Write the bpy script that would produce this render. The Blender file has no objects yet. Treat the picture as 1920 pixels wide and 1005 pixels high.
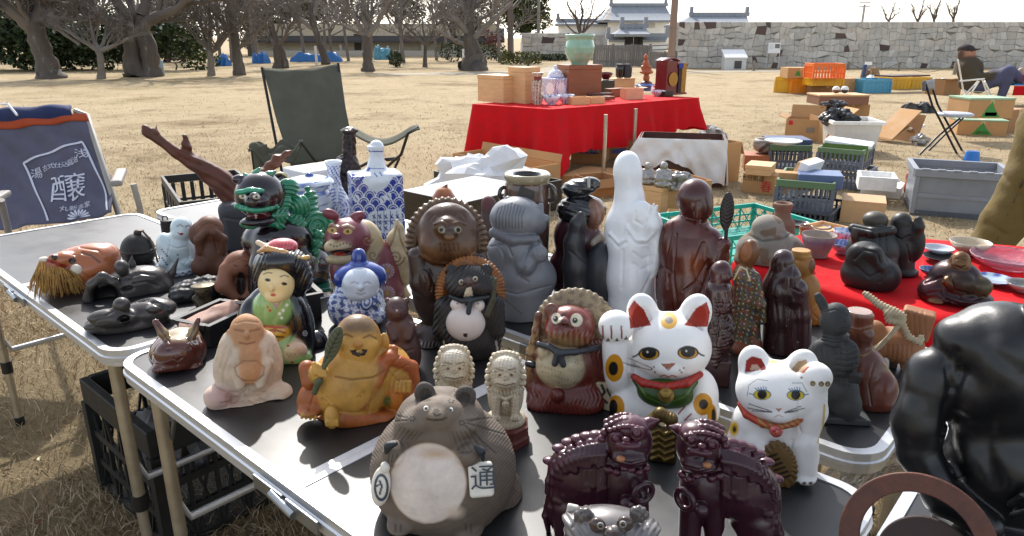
import bpy, math, random
import numpy as np
from mathutils import Vector, Matrix
random.seed(7); RNG = np.random.default_rng(7)
SC = bpy.context.scene
R = math.radians
# ---------------------------------------------------------------- camera, sky, sun, exposure
F, PIT, CH = 1330.0, R(18.0), 1.25
cam = bpy.data.cameras.new('camera'); co = bpy.data.objects.new('camera', cam); SC.collection.objects.link(co)
cam.sensor_width = 36.0; cam.lens = F / 1920 * 36.0; cam.clip_end = 2000; cam.clip_start = 0.05
co.location = (0, 0, CH); co.rotation_euler = (R(90) - PIT, 0, 0)
SC.camera = co
SUN_EL, SUN_AZ = 42.0, -12.0        # azimuth from +Y, negative = to the left
world = bpy.data.worlds.new('World'); SC.world = world; world.use_nodes = True
wn = world.node_tree
bgn = wn.nodes['Background']
sky = wn.nodes.new('ShaderNodeTexSky'); sky.sky_type = 'NISHITA'; sky.sun_disc = False
sky.sun_elevation = R(SUN_EL); sky.sun_rotation = R(SUN_AZ); sky.dust_density = 1.6; sky.air_density = 1.0; sky.ozone_density = 1.0
hs = wn.nodes.new('ShaderNodeHueSaturation'); hs.inputs['Saturation'].default_value = .45
wn.links.new(sky.outputs['Color'], hs.inputs['Color']); wn.links.new(hs.outputs['Color'], bgn.inputs['Color']); bgn.inputs['Strength'].default_value = 0.15
sl = bpy.data.lights.new('sun', 'SUN'); sl.energy = 2.6; sl.angle = R(1.0); sl.color = (1.0, 0.96, 0.90)
so = bpy.data.objects.new('sun', sl); SC.collection.objects.link(so)
sdir = Vector((math.sin(R(SUN_AZ)) * math.cos(R(SUN_EL)), math.cos(R(SUN_AZ)) * math.cos(R(SUN_EL)), math.sin(R(SUN_EL))))
so.rotation_euler = sdir.to_track_quat('Z', 'Y').to_euler()
SC.view_settings.view_transform = 'Standard'; SC.view_settings.look = 'None'
SC.view_settings.exposure = 1.0; SC.view_settings.gamma = 1.0; SC.view_settings.use_curve_mapping = False
SC.cycles.use_denoising = True
SC.cycles.max_bounces = 8; SC.cycles.transparent_max_bounces = 12
# ---------------------------------------------------------------- photo calibration: pixel of the 1920 x 1005 photo -> point in the world
def ray(x, y):
    u = (x - 960) / F; v = (y - 502.5) / F
    return np.array([u, math.cos(PIT) - v * math.sin(PIT), -(math.sin(PIT) + v * math.cos(PIT))])
CAM = np.array([0, 0, CH])
def P(x, y, z=0.0):
    r = ray(x, y); return CAM + r * ((z - CH) / r[2])
def PD(x, y, d):                       # point of that pixel at forward distance d (world Y)
    r = ray(x, y); return CAM + r * (d / r[1])
def fdep(p): return p[1] * math.cos(PIT) - (p[2] - CH) * math.sin(PIT)
def zat(p, ytop):                      # height of the vertical through p that shows at row ytop
    r = ray(960, ytop); return CH + p[1] * r[2] / r[1]
# ---------------------------------------------------------------- colour and materials
def lin(c):
    if isinstance(c, (tuple, list)): return tuple(c)
    s = [((c >> k) & 255) / 255 for k in (16, 8, 0)]
    return tuple(x / 12.92 if x <= .04045 else ((x + .055) / 1.055) ** 2.4 for x in s)
_M = {}
def mat(name, c=None, rough=.5, coat=0., metal=0., bump=0., bs=60., var=.12, vs=None, spec=.5, trans=0., fleck=None, alpha=1., aniso=None, stretch=None):
    """procedural material: colour (or the object's own 'Col' attribute) varied by noise, with noise bump. bs, vs in 1/m"""
    key = (name, c if not isinstance(c, list) else tuple(c))
    if key in _M: return _M[key]
    m = bpy.data.materials.new(name); m.use_nodes = True; nt = m.node_tree; N = nt.nodes; Lk = nt.links
    b = N['Principled BSDF']; b.inputs['Roughness'].default_value = rough; b.inputs['Metallic'].default_value = metal
    b.inputs['Specular IOR Level'].default_value = spec
    if coat: b.inputs['Coat Weight'].default_value = coat; b.inputs['Coat Roughness'].default_value = .12
    if trans: b.inputs['Transmission Weight'].default_value = trans
    if alpha < 1: b.inputs['Alpha'].default_value = alpha
    tc = N.new('ShaderNodeTexCoord'); vec = tc.outputs['Object']
    if stretch:
        mp = N.new('ShaderNodeMapping'); mp.inputs['Scale'].default_value = stretch; Lk.new(vec, mp.inputs['Vector']); vec = mp.outputs['Vector']
    if c is None:
        at = N.new('ShaderNodeAttribute'); at.attribute_name = 'Col'; src = at.outputs['Color']
    else:
        rgb = N.new('ShaderNodeRGB'); rgb.outputs[0].default_value = (*lin(c), 1); src = rgb.outputs[0]
    if var:
        n1 = N.new('ShaderNodeTexNoise'); n1.inputs['Scale'].default_value = vs or bs * .35; n1.inputs['Detail'].default_value = 6; n1.inputs['Roughness'].default_value = .65
        Lk.new(vec, n1.inputs['Vector'])
        r = N.new('ShaderNodeMapRange'); r.inputs[1].default_value = .3; r.inputs[2].default_value = .7; r.inputs[3].default_value = 1 - var; r.inputs[4].default_value = 1 + var
        Lk.new(n1.outputs['Fac'], r.inputs[0])
        mx = N.new('ShaderNodeMix'); mx.data_type = 'RGBA'; mx.blend_type = 'MULTIPLY'; mx.inputs[0].default_value = 1
        Lk.new(src, mx.inputs[6]); Lk.new(r.outputs[0], mx.inputs[7]); src = mx.outputs[2]
        rr = N.new('ShaderNodeMapRange'); rr.inputs[1].default_value = .3; rr.inputs[2].default_value = .7
        rr.inputs[3].default_value = max(.03, rough * .8); rr.inputs[4].default_value = min(1, rough * 1.2)
        Lk.new(n1.outputs['Fac'], rr.inputs[0]); Lk.new(rr.outputs[0], b.inputs['Roughness'])
    if fleck:                          # (colour, amount, scale) worn or stained patches with a shape of their own
        n3 = N.new('ShaderNodeTexNoise'); n3.inputs['Scale'].default_value = fleck[2]; n3.inputs['Detail'].default_value = 8; n3.inputs['Roughness'].default_value = .75
        Lk.new(vec, n3.inputs['Vector'])
        r3 = N.new('ShaderNodeMapRange'); r3.inputs[1].default_value = 1 - fleck[1]; r3.inputs[2].default_value = 1 - fleck[1] + .06
        Lk.new(n3.outputs['Fac'], r3.inputs[0])
        m3 = N.new('ShaderNodeMix'); m3.data_type = 'RGBA'; Lk.new(r3.outputs[0], m3.inputs[0]); Lk.new(src, m3.inputs[6]); m3.inputs[7].default_value = (*lin(fleck[0]), 1); src = m3.outputs[2]
    Lk.new(src, b.inputs['Base Color'])
    if bump:
        n2 = N.new('ShaderNodeTexNoise'); n2.inputs['Scale'].default_value = bs; n2.inputs['Detail'].default_value = 5
        Lk.new(vec, n2.inputs['Vector'])
        bp = N.new('ShaderNodeBump'); bp.inputs['Strength'].default_value = bump; bp.inputs['Distance'].default_value = .3 / bs
        Lk.new(n2.outputs['Fac'], bp.inputs['Height']); Lk.new(bp.outputs['Normal'], b.inputs['Normal'])
    _M[key] = m; return m
# ---------------------------------------------------------------- objects
LINK = SC.collection.objects.link
def tag(o, label=None, cat=None, group=None, kind=None):
    if label: o['label'] = label
    if cat: o['category'] = cat
    if group: o['group'] = group
    if kind: o['kind'] = kind
    return o
def empty(name, loc=(0, 0, 0), rz=0.0):
    o = bpy.data.objects.new(name, None); LINK(o); o.location = loc; o.rotation_euler = (0, 0, rz); o.empty_display_size = .05
    return o
def mesh_np(name, v, q, m=None, parent=None, col=None, smooth=True, tris=False):
    """mesh from numpy vertices and faces all of one size"""
    me = bpy.data.meshes.new(name); v = np.asarray(v, np.float32); q = np.asarray(q, np.int32); k = q.shape[1]
    me.vertices.add(len(v)); me.vertices.foreach_set('co', v.ravel())
    me.loops.add(q.size); me.loops.foreach_set('vertex_index', q.ravel())
    me.polygons.add(len(q)); me.polygons.foreach_set('loop_start', np.arange(0, q.size, k, dtype=np.int32))
    me.update(calc_edges=True)
    me.shade_smooth() if smooth else me.shade_flat()
    if col is not None:
        a = me.color_attributes.new('Col', 'FLOAT_COLOR', 'POINT')
        a.data.foreach_set('color', np.concatenate([col, np.ones((len(col), 1))], 1).astype(np.float32).ravel())
    if m: me.materials.append(m)
    o = bpy.data.objects.new(name, me); LINK(o)
    if parent: o.parent = parent
    return o
class MB:
    """collects boxes, tubes, lathes and sheets; build() links them as ONE mesh"""
    def __init__(s): s.v = []; s.f = []; s.sm = []
    def add(s, vs, fs, smooth=False):
        n = len(s.v); s.v += [tuple(map(float, p)) for p in vs]; s.f += [tuple(i + n for i in f) for f in fs]; s.sm += [smooth] * len(fs); return s
    def box(s, c, d, rz=0., rx=0., ry=0.):
        M = Matrix.Rotation(rz, 3, 'Z') @ Matrix.Rotation(ry, 3, 'Y') @ Matrix.Rotation(rx, 3, 'X'); c = Vector(c)
        vs = [c + M @ Vector((sx * d[0] / 2, sy * d[1] / 2, sz * d[2] / 2)) for sx in (-1, 1) for sy in (-1, 1) for sz in (-1, 1)]
        return s.add(vs, [(0, 1, 3, 2), (4, 6, 7, 5), (0, 4, 5, 1), (2, 3, 7, 6), (0, 2, 6, 4), (1, 5, 7, 3)])
    def frust(s, c, d0, d1, h, rz=0.):           # box that widens from d0 (bottom) to d1 (top)
        M = Matrix.Rotation(rz, 3, 'Z'); c = Vector(c); vs = []
        for d, z in ((d0, 0), (d1, h)):
            vs += [c + M @ Vector((sx * d[0] / 2, sy * d[1] / 2, z)) for sx, sy in ((-1, -1), (1, -1), (1, 1), (-1, 1))]
        return s.add(vs, [(3, 2, 1, 0), (4, 5, 6, 7), (0, 1, 5, 4), (1, 2, 6, 5), (2, 3, 7, 6), (3, 0, 4, 7)])
    def tube(s, pts, r, n=8, cap=True):
        pts = [Vector(p) for p in pts]; rs = r if isinstance(r, (list, tuple)) else [r] * len(pts); vs = []; fs = []
        up = None
        for i, p in enumerate(pts):
            t = (pts[min(i + 1, len(pts) - 1)] - pts[max(i - 1, 0)]).normalized()
            if up is None: up = t.orthogonal().normalized()
            up = (up - t * up.dot(t)); up = up.normalized() if up.length > 1e-6 else t.orthogonal().normalized()
            w = t.cross(up)
            vs += [p + (up * math.cos(a) + w * math.sin(a)) * rs[i] for a in [2 * math.pi * k / n for k in range(n)]]
        for i in range(len(pts) - 1):
            fs += [(i * n + k, i * n + (k + 1) % n, (i + 1) * n + (k + 1) % n, (i + 1) * n + k) for k in range(n)]
        s.add(vs, fs, True)
        if cap: s.add(vs[:n], [tuple(range(n - 1, -1, -1))]); s.add(vs[-n:], [tuple(range(n))])
        return s
    def lathe(s, prof, c=(0, 0, 0), n=32, sq=None):   # prof: (r, z) from the foot up and, if hollow, down inside
        c = Vector(c); vs = []; fs = []
        for r, z in prof:
            for k in range(n):
                a = 2 * math.pi * (k + .5) / n; vs.append(c + Vector((math.cos(a) * r, math.sin(a) * r, z)))
        for i in range(len(prof) - 1):
            fs += [(i * n + k, i * n + (k + 1) % n, (i + 1) * n + (k + 1) % n, (i + 1) * n + k) for k in range(n)]
        s.add(vs, fs, n > 8)
        s.add(vs[:n], [tuple(range(n - 1, -1, -1))]); s.add(vs[-n:], [tuple(range(n))]); return s
    def sheet(s, fn, nu, nv, smooth=True):            # fn(u, v) in 0..1 -> point
        vs = [fn(i / nu, j / nv) for i in range(nu + 1) for j in range(nv + 1)]
        fs = [(i * (nv + 1) + j, (i + 1) * (nv + 1) + j, (i + 1) * (nv + 1) + j + 1, i * (nv + 1) + j + 1) for i in range(nu) for j in range(nv)]
        return s.add(vs, fs, smooth)
    def poly(s, pts, h):                              # outline (list of 3-D points, counter-clockwise from above) raised by vector h
        n = len(pts); a = [Vector(p) for p in pts]; h = Vector(h); b = [p + h for p in a]
        return s.add(a + b, [tuple(range(n - 1, -1, -1)), tuple(range(n, 2 * n))] + [(k, (k + 1) % n, n + (k + 1) % n, n + k) for k in range(n)])
    def build(s, name, m=None, parent=None, bevel=0, solid=0, fn=None):
        me = bpy.data.meshes.new(name); me.from_pydata([fn(v) if fn else v for v in s.v], [], s.f); me.update()
        me.polygons.foreach_set('use_smooth', s.sm)
        if m: me.materials.append(m)
        o = bpy.data.objects.new(name, me); LINK(o)
        if parent: o.parent = parent
        if solid: k = o.modifiers.new('solid', 'SOLIDIFY'); k.thickness = solid; k.offset = 0
        if bevel: k = o.modifiers.new('bevel', 'BEVEL'); k.width = bevel; k.segments = 2; k.limit_method = 'ANGLE'
        return o
def text_mesh(body, size, depth=0., res=3):
    """flat lettering as (vertices, faces), centred, in the XZ plane facing -Y"""
    cu = bpy.data.curves.new('lettering', 'FONT'); cu.body = body; cu.size = size; cu.align_x = 'CENTER'; cu.align_y = 'CENTER'; cu.extrude = depth; cu.resolution_u = res
    o = bpy.data.objects.new('lettering', cu); LINK(o)
    dg = bpy.context.evaluated_depsgraph_get(); me = bpy.data.meshes.new_from_object(o.evaluated_get(dg))
    v = [(p.co.x, -p.co.z, p.co.y) for p in me.vertices]; f = [tuple(q.vertices) for q in me.polygons]
    bpy.data.objects.remove(o); bpy.data.curves.remove(cu); bpy.data.meshes.remove(me)
    return v, f
def lettering(name, body, size, m, parent, loc, rz=0., rx=0., fn=None):
    v, f = text_mesh(body, size)
    M = Matrix.Translation(loc) @ Matrix.Rotation(rz, 4, 'Z') @ Matrix.Rotation(rx, 4, 'X')
    mb = MB(); mb.add([fn(p) if fn else M @ Vector(p) for p in v], f); return mb.build(name, m, parent)
def copy_tree(o, parent=None):
    c = o.copy(); LINK(c)
    if parent: c.parent = parent; c.matrix_parent_inverse = o.matrix_parent_inverse
    for ch in list(o.children): copy_tree(ch, c)
    return c
# ---------------------------------------------------------------- sculpting: smooth blends of round shapes, meshed by surface nets
def snet(D, o, h):
    S = D < 0; sh = np.array(D.shape) - 1
    cnr = [(i, j, k) for i in (0, 1) for j in (0, 1) for k in (0, 1)]
    cnt = np.zeros(sh, np.uint8)
    for i, j, k in cnr: cnt += S[i:i + sh[0], j:j + sh[1], k:k + sh[2]]
    A = np.argwhere((cnt > 0) & (cnt < 8))
    idm = np.full(sh, -1, np.int32); idm[A[:, 0], A[:, 1], A[:, 2]] = np.arange(len(A))
    V = np.stack([D[A[:, 0] + i, A[:, 1] + j, A[:, 2] + k] for i, j, k in cnr], 1)
    ps = np.zeros((len(A), 3)); n = np.zeros(len(A))
    for a in range(8):
        for b in range(a + 1, 8):
            ca, cb = np.array(cnr[a]), np.array(cnr[b])
            if abs(ca - cb).sum() != 1: continue
            m = (V[:, a] < 0) != (V[:, b] < 0); t = V[m, a] / (V[m, a] - V[m, b])
            ps[m] += ca + t[:, None] * (cb - ca); n[m] += 1
    ps /= n[:, None]; v = (A + ps) * h + o
    fs = []
    for ax in range(3):
        u, w = [(1, 2), (2, 0), (0, 1)][ax]
        s0 = np.moveaxis(S, ax, 0); d = s0[:-1] != s0[1:]
        g = np.argwhere(np.moveaxis(d, 0, ax))
        g = g[(g[:, u] > 0) & (g[:, w] > 0) & (g[:, u] < sh[u]) & (g[:, w] < sh[w])]
        du = np.zeros(3, int); du[u] = 1; dw = np.zeros(3, int); dw[w] = 1
        q = np.stack([idm[tuple((g - e).T)] for e in (du + dw, dw, 0 * du, du)], 1)
        ins = S[tuple(g.T)]; q[~ins] = q[~ins][:, ::-1]; fs.append(q)
    return v, np.concatenate(fs)
def rotm(rot, yaw, tip):
    return np.array((Matrix.Rotation(R(yaw), 3, 'Z') @ Matrix.Rotation(R(-rot), 3, 'Y') @ Matrix.Rotation(R(tip), 3, 'X')))
class Prim:
    def __init__(s, kind, c, k, col, **a): s.kind = kind; s.c = np.array(c, float); s.k = k; s.col = col; s.op = 'u'; s.__dict__.update(a)
    def sd(s, p):
        if s.kind == 'cone':
            pa = p - s.a; ba = s.b - s.a; l2 = ba @ ba; t = np.clip(pa @ ba / l2, 0, 1)
            d = np.sqrt(((pa - t[..., None] * ba) ** 2).sum(-1)); return d - (s.ra + (s.rb - s.ra) * t)
        q = (p - s.c) @ s.R
        if s.kind == 'ell':
            a = np.sqrt(((q / s.r) ** 2).sum(-1)); b = np.sqrt(((q / s.r ** 2) ** 2).sum(-1)) + 1e-9; return a * (a - 1) / b
        if s.kind == 'box':
            w = np.abs(q) - (s.r - s.e); return np.sqrt((np.maximum(w, 0) ** 2).sum(-1)) + np.minimum(w.max(-1), 0) - s.e
        if s.kind == 'tor':
            return np.sqrt((np.sqrt(q[..., 0] ** 2 + q[..., 2] ** 2) - s.r[0]) ** 2 + q[..., 1] ** 2) - s.r[1]
        if s.kind == 'cyl':            # r = (radius, half height), axis z
            w = np.stack([np.sqrt(q[..., 0] ** 2 + q[..., 1] ** 2) - s.r[0] + s.e, np.abs(q[..., 2]) - s.r[1] + s.e], -1)
            return np.sqrt((np.maximum(w, 0) ** 2).sum(-1)) + np.minimum(w.max(-1), 0) - s.e
    def bb(s):
        if s.kind == 'cone': return np.minimum(s.a - s.ra, s.b - s.rb), np.maximum(s.a + s.ra, s.b + s.rb)
        r = np.max(s.r) if s.kind != 'tor' else s.r[0] + s.r[1]
        if s.kind == 'box': r = np.linalg.norm(s.r)
        if s.kind == 'cyl': r = np.hypot(*s.r)
        if s.kind == 'ell': e = np.sqrt(((s.R * s.r) ** 2).sum(1)); return s.c - e, s.c + e
        return s.c - r, s.c + r
class Fig:
    """one thing sculpted in the photo's own pixels: X, Y are pixels of the photo, d is how far (in pixels) towards the camera from the
    vertical plane through the thing's base (bx, by); everything becomes solid metres standing on the plane z0"""
    def __init__(s, name, bx, by, z0=0.63, cell=1.6, at=None):
        s.name = name; s.b = np.array(at, float) if at is not None else P(bx, by, z0); s.z0 = s.b[2]
        az = math.atan2(s.b[0], s.b[1]); s.fw = np.array([math.sin(az), math.cos(az), 0]); s.rt = np.array([math.cos(az), -math.sin(az), 0]); s.rz = -az
        s.D = s.b @ s.fw; s.f0 = fdep(s.b); s.m = s.f0 / F; s.cell = cell; s.parts = []; s.cur = None; s.k = 4.; s.part('body', None)
    def part(s, name, m, label=None, under=None, clip=True, cell=None):
        s.cur = dict(name=name, m=m, pr=[], dab=[], mb=None, label=label, under=under, clip=clip, cell=cell or s.cell); s.parts.append(s.cur); return s
    def W(s, X, Y, d=0.):
        r = ray(X, Y); w = CAM + r * ((s.D - d * s.m) / (r @ s.fw)) - s.b
        return np.array([w @ s.rt, -d * s.m, w[2]]) / s.m
    def sc(s, X, Y, d):
        w = s.W(X, Y, d) * s.m; return fdep(s.b + w[0] * s.rt + w[1] * s.fw + np.array([0, 0, w[2]])) / s.f0
    def img(s, v):                      # local vertices (metres) -> photo pixels
        w = s.b + v[:, :1] * s.rt + v[:, 1:2] * s.fw + v[:, 2:] * np.array([0, 0, 1]) - CAM
        f = w[:, 1] * math.cos(PIT) - w[:, 2] * math.sin(PIT); u = w[:, 1] * math.sin(PIT) + w[:, 2] * math.cos(PIT)
        return 960 + F * w[:, 0] / f, 502.5 - F * u / f
    def _a(s, p): s.cur['pr'].append(p); return s
    def E(s, X, Y, d, rx, rz, ry=None, rot=0, yaw=0, tip=0, c=None, k=None, op='u'):
        q = s.sc(X, Y, d); ry = ry or rx
        if tip == 0 and yaw == 0:       # rz is the half height as it shows from the camera's height
            r_ = ray(X, Y); S = -r_[2] / np.linalg.norm(r_); rz = math.sqrt(max(rz * rz - (ry * S) ** 2, (.4 * rz) ** 2)) / math.sqrt(1 - S * S)
        p = Prim('ell', s.W(X, Y, d), s.k if k is None else k, c, r=np.array([rx, ry or rx, rz], float) * q, R=rotm(rot, yaw, tip)); p.op = op; return s._a(p)
    def B(s, X, Y, d, rx, rz, ry, e=2., rot=0, yaw=0, tip=0, c=None, k=None, op='u'):
        p = Prim('box', s.W(X, Y, d), s.k if k is None else k, c, r=np.array([rx, ry, rz], float) * s.sc(X, Y, d), e=e, R=rotm(rot, yaw, tip)); p.op = op; return s._a(p)
    def T(s, X, Y, d, r0, r1, rot=0, yaw=0, tip=0, c=None, k=None, op='u'):   # ring facing the camera (tip 90: lying flat)
        p = Prim('tor', s.W(X, Y, d), s.k if k is None else k, c, r=np.array([r0, r1], float) * s.sc(X, Y, d), R=rotm(rot, yaw, tip)); p.op = op; return s._a(p)
    def Y(s, X, Y, d, r, hz, e=1.5, rot=0, yaw=0, tip=0, c=None, k=None, op='u'):
        p = Prim('cyl', s.W(X, Y, d), s.k if k is None else k, c, r=np.array([r, hz], float) * s.sc(X, Y, d), e=e, R=rotm(rot, yaw, tip)); p.op = op; return s._a(p)
    def C(s, pts, c=None, k=None, op='u'):          # chain of round cones through (X, Y, d, r)
        for a, b in zip(pts[:-1], pts[1:]):
            A, B_ = s.W(*a[:3]), s.W(*b[:3])
            p = Prim('cone', (A + B_) / 2, s.k if k is None else k, c, a=A, b=B_, ra=a[3] * s.sc(*a[:3]), rb=b[3] * s.sc(*b[:3])); p.op = op; s._a(p)
        return s
    def dab(s, X, Y, rx, ry, c, rot=0, soft=.8, back=False): s.cur['dab'].append(('e', (X, Y, rx, ry, R(rot)), c, soft, back)); return s
    def line(s, pts, w, c, soft=.7, back=False): s.cur['dab'].append(('l', (pts, w), c, soft, back)); return s
    def poly(s, pts, c, soft=.8, back=False): s.cur['dab'].append(('p', pts, c, soft, back)); return s
    def fill(s, fn, c): s.cur['dab'].append(('f', fn, c, 1, True)); return s        # fn(X, Y, v(local px), n) -> 0..1
    def groove(s, pts, w, dep, c=None): s.cur['dab'].append(('g', (pts, w, dep), c, w * .7, False)); return s
    def bumpy(s, fn): s.cur['dab'].append(('b', fn, None, 1, True)); return s       # fn(X, Y, v, n) -> outward px
    def lathe(s, X, prof, d=0., n=40, c=None):      # mesh of revolution: prof = (Y, r) outer foot to lip, then inside
        if s.cur['mb'] is None: s.cur['mb'] = MB()
        f = s.W(X, prof[0][0], d); pr = []
        fine = [prof[0]]
        for (y0, r0), (y1, r1) in zip(prof[:-1], prof[1:]):
            j = max(1, int(math.hypot(y1 - y0, r1 - r0) / 2.2)); fine += [(y0 + (y1 - y0) * q / j, r0 + (r1 - r0) * q / j) for q in range(1, j + 1)]
        prof = fine; n = max(n, 72) if n > 12 else n
        for Yp, r in prof: w = s.W(X, Yp, d); pr.append((r * s.sc(X, Yp, d) * s.m, w[2] * s.m))
        s.cur['mb'].lathe(pr, (f[0] * s.m, f[1] * s.m, 0), n); s.cur['col'] = c; return s
    def _mesh(s, pt, parent, name):
        pr = pt['pr']
        if not pr:
            o = pt['mb'].build(name, pt['m'], parent); me = o.data; v = np.zeros(len(me.vertices) * 3, np.float32); me.vertices.foreach_get('co', v); v = v.reshape(-1, 3)
            n = np.zeros(len(v) * 3, np.float32); me.vertices.foreach_get('normal', n); n = n.reshape(-1, 3)
            col = np.tile(np.array(lin(pt.get('col') or 0x888888)), (len(v), 1)); v, col = s._paint(pt, v / s.m, n, col)
            me.vertices.foreach_set('co', (v * s.m).astype(np.float32).ravel())
            a = me.color_attributes.new('Col', 'FLOAT_COLOR', 'POINT'); a.data.foreach_set('color', np.concatenate([col, np.ones((len(col), 1))], 1).astype(np.float32).ravel()); return o
        h = pt['cell']; U = [p for p in pr if p.op != 's']
        lo = np.min([p.bb()[0] for p in U], 0) - 4; hi = np.max([p.bb()[1] for p in U], 0) + 4
        base = pt['clip'] and s.clipz
        if base: lo[2] = max(lo[2], -3 * h)
        n = np.maximum(np.ceil((hi - lo) / h).astype(int) + 1, 3); D = np.full(n, 12., np.float32)
        ax = [lo[i] + np.arange(n[i]) * h for i in range(3)]
        for p in pr:
            a, b = p.bb(); pad = p.k + 2 * h + 1
            i0 = np.clip(((a - pad - lo) / h).astype(int), 0, n); i1 = np.clip(((b + pad - lo) / h).astype(int) + 2, 0, n)
            if (i1 <= i0).any(): continue
            sl_ = tuple(slice(x, y) for x, y in zip(i0, i1))
            g = np.stack(np.meshgrid(*[ax[i][sl_[i]] for i in range(3)], indexing='ij'), -1)
            e = p.sd(g).astype(np.float32); o = D[sl_]; k = max(p.k, .01)
            if p.op == 'u': w = np.clip(.5 + .5 * (o - e) / k, 0, 1); D[sl_] = o + (e - o) * w - k * w * (1 - w)
            else: w = np.clip(.5 - .5 * (o + e) / k, 0, 1); D[sl_] = o + (-e - o) * w + k * w * (1 - w)
        if base: D = np.maximum(D, -ax[2][None, None, :].astype(np.float32))
        v, q = snet(D, lo, h)
        e1 = v[q[:, 2]] - v[q[:, 0]]; e2 = v[q[:, 3]] - v[q[:, 1]]; fn = np.cross(e1, e2); nn = np.zeros_like(v)
        for i in range(4): np.add.at(nn, q[:, i], fn)
        nn /= np.linalg.norm(nn, axis=1, keepdims=True) + 1e-9
        W = np.zeros(len(v)); col = np.zeros((len(v), 3))
        dist = np.stack([p.sd(v) if p.op == 'u' else 1e3 + 0 * W for p in pr], 1)
        wt = np.exp(-np.clip((dist - dist.min(1, keepdims=True)) / max(1., h), 0, 30)); cc = np.array([lin(p.col if p.col is not None else 0x888888) for p in pr])
        col = (wt @ cc) / wt.sum(1, keepdims=True)
        v, col = s._paint(pt, v, nn, col)
        return mesh_np(name, v * s.m, q, pt['m'], parent, col)
    def _paint(s, pt, v, nn, col):
        X, Y = s.img(v * s.m); front = nn[:, 1] < .15; off = np.zeros(len(v))
        def near(pts):
            dm = np.full(len(v), 1e9)
            for (x0, y0), (x1, y1) in zip(pts[:-1], pts[1:]):
                bx, by = x1 - x0, y1 - y0; t = np.clip(((X - x0) * bx + (Y - y0) * by) / (bx * bx + by * by + 1e-9), 0, 1)
                dm = np.minimum(dm, np.hypot(X - x0 - t * bx, Y - y0 - t * by))
            return dm
        for kind, a, c, soft, back in pt['dab']:
            if kind == 'b': off += a(X, Y, v, nn); continue
            if kind == 'f': w = np.clip(a(X, Y, v, nn), 0, 1)
            elif kind == 'e':
                dx, dy = X - a[0], Y - a[1]; ca, sa = math.cos(a[4]), math.sin(a[4])
                rr = np.hypot((dx * ca + dy * sa) / a[2], (dy * ca - dx * sa) / a[3]); w = np.clip((1 - rr) * min(a[2], a[3]) / soft + .5, 0, 1)
            elif kind == 'l': w = np.clip((a[1] / 2 - near(a[0])) / soft + .5, 0, 1)
            elif kind == 'g':
                dm = near(a[0]); g = np.exp(-(dm / (a[1] * .55)) ** 2) * front; off -= a[2] * g
                if c is None: continue
                w = g * .8
            elif kind == 'p':
                ins = np.zeros(len(v), bool); n = len(a)
                for i in range(n):
                    x0, y0 = a[i]; x1, y1 = a[(i + 1) % n]
                    if y0 != y1: ins ^= ((y0 > Y) != (y1 > Y)) & (X < (x1 - x0) * (Y - y0) / (y1 - y0) + x0)
                w = ins.astype(float)
            if not back: w = w * front
            col = col * (1 - w[:, None]) + np.array(lin(c)) * w[:, None]
        return v + nn * off[:, None], col
    def build(s, label, cat, group=None, clip=True):
        s.clipz = clip; ps = [p for p in s.parts if p['pr'] or p['mb'] is not None]
        if len(ps) == 1: root = s._mesh(ps[0], None, s.name); ch = []
        else:
            root = empty(s.name); made = {}
            for p in ps:
                o = s._mesh(p, made.get(p['under'], root), p['name']); made[p['name']] = o
                if p['label']: o['label'] = p['label']
        root.location = s.b; root.rotation_euler = (0, 0, s.rz); s.root = root
        return tag(root, label, cat, group)
def wob(v, f, seed=0):                  # cheap smooth noise on local px
    a = np.sin(v @ np.array([1.3, .7, .9]) * f + seed) * np.sin(v @ np.array([-.6, 1.1, .8]) * f * 1.3 + seed * 2.1)
    return a + .5 * np.sin(v @ np.array([.4, -1.2, 1.5]) * f * 2.1 + seed * 1.7) * np.sin(v @ np.array([1.4, .5, -.9]) * f * 1.9)
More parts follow.
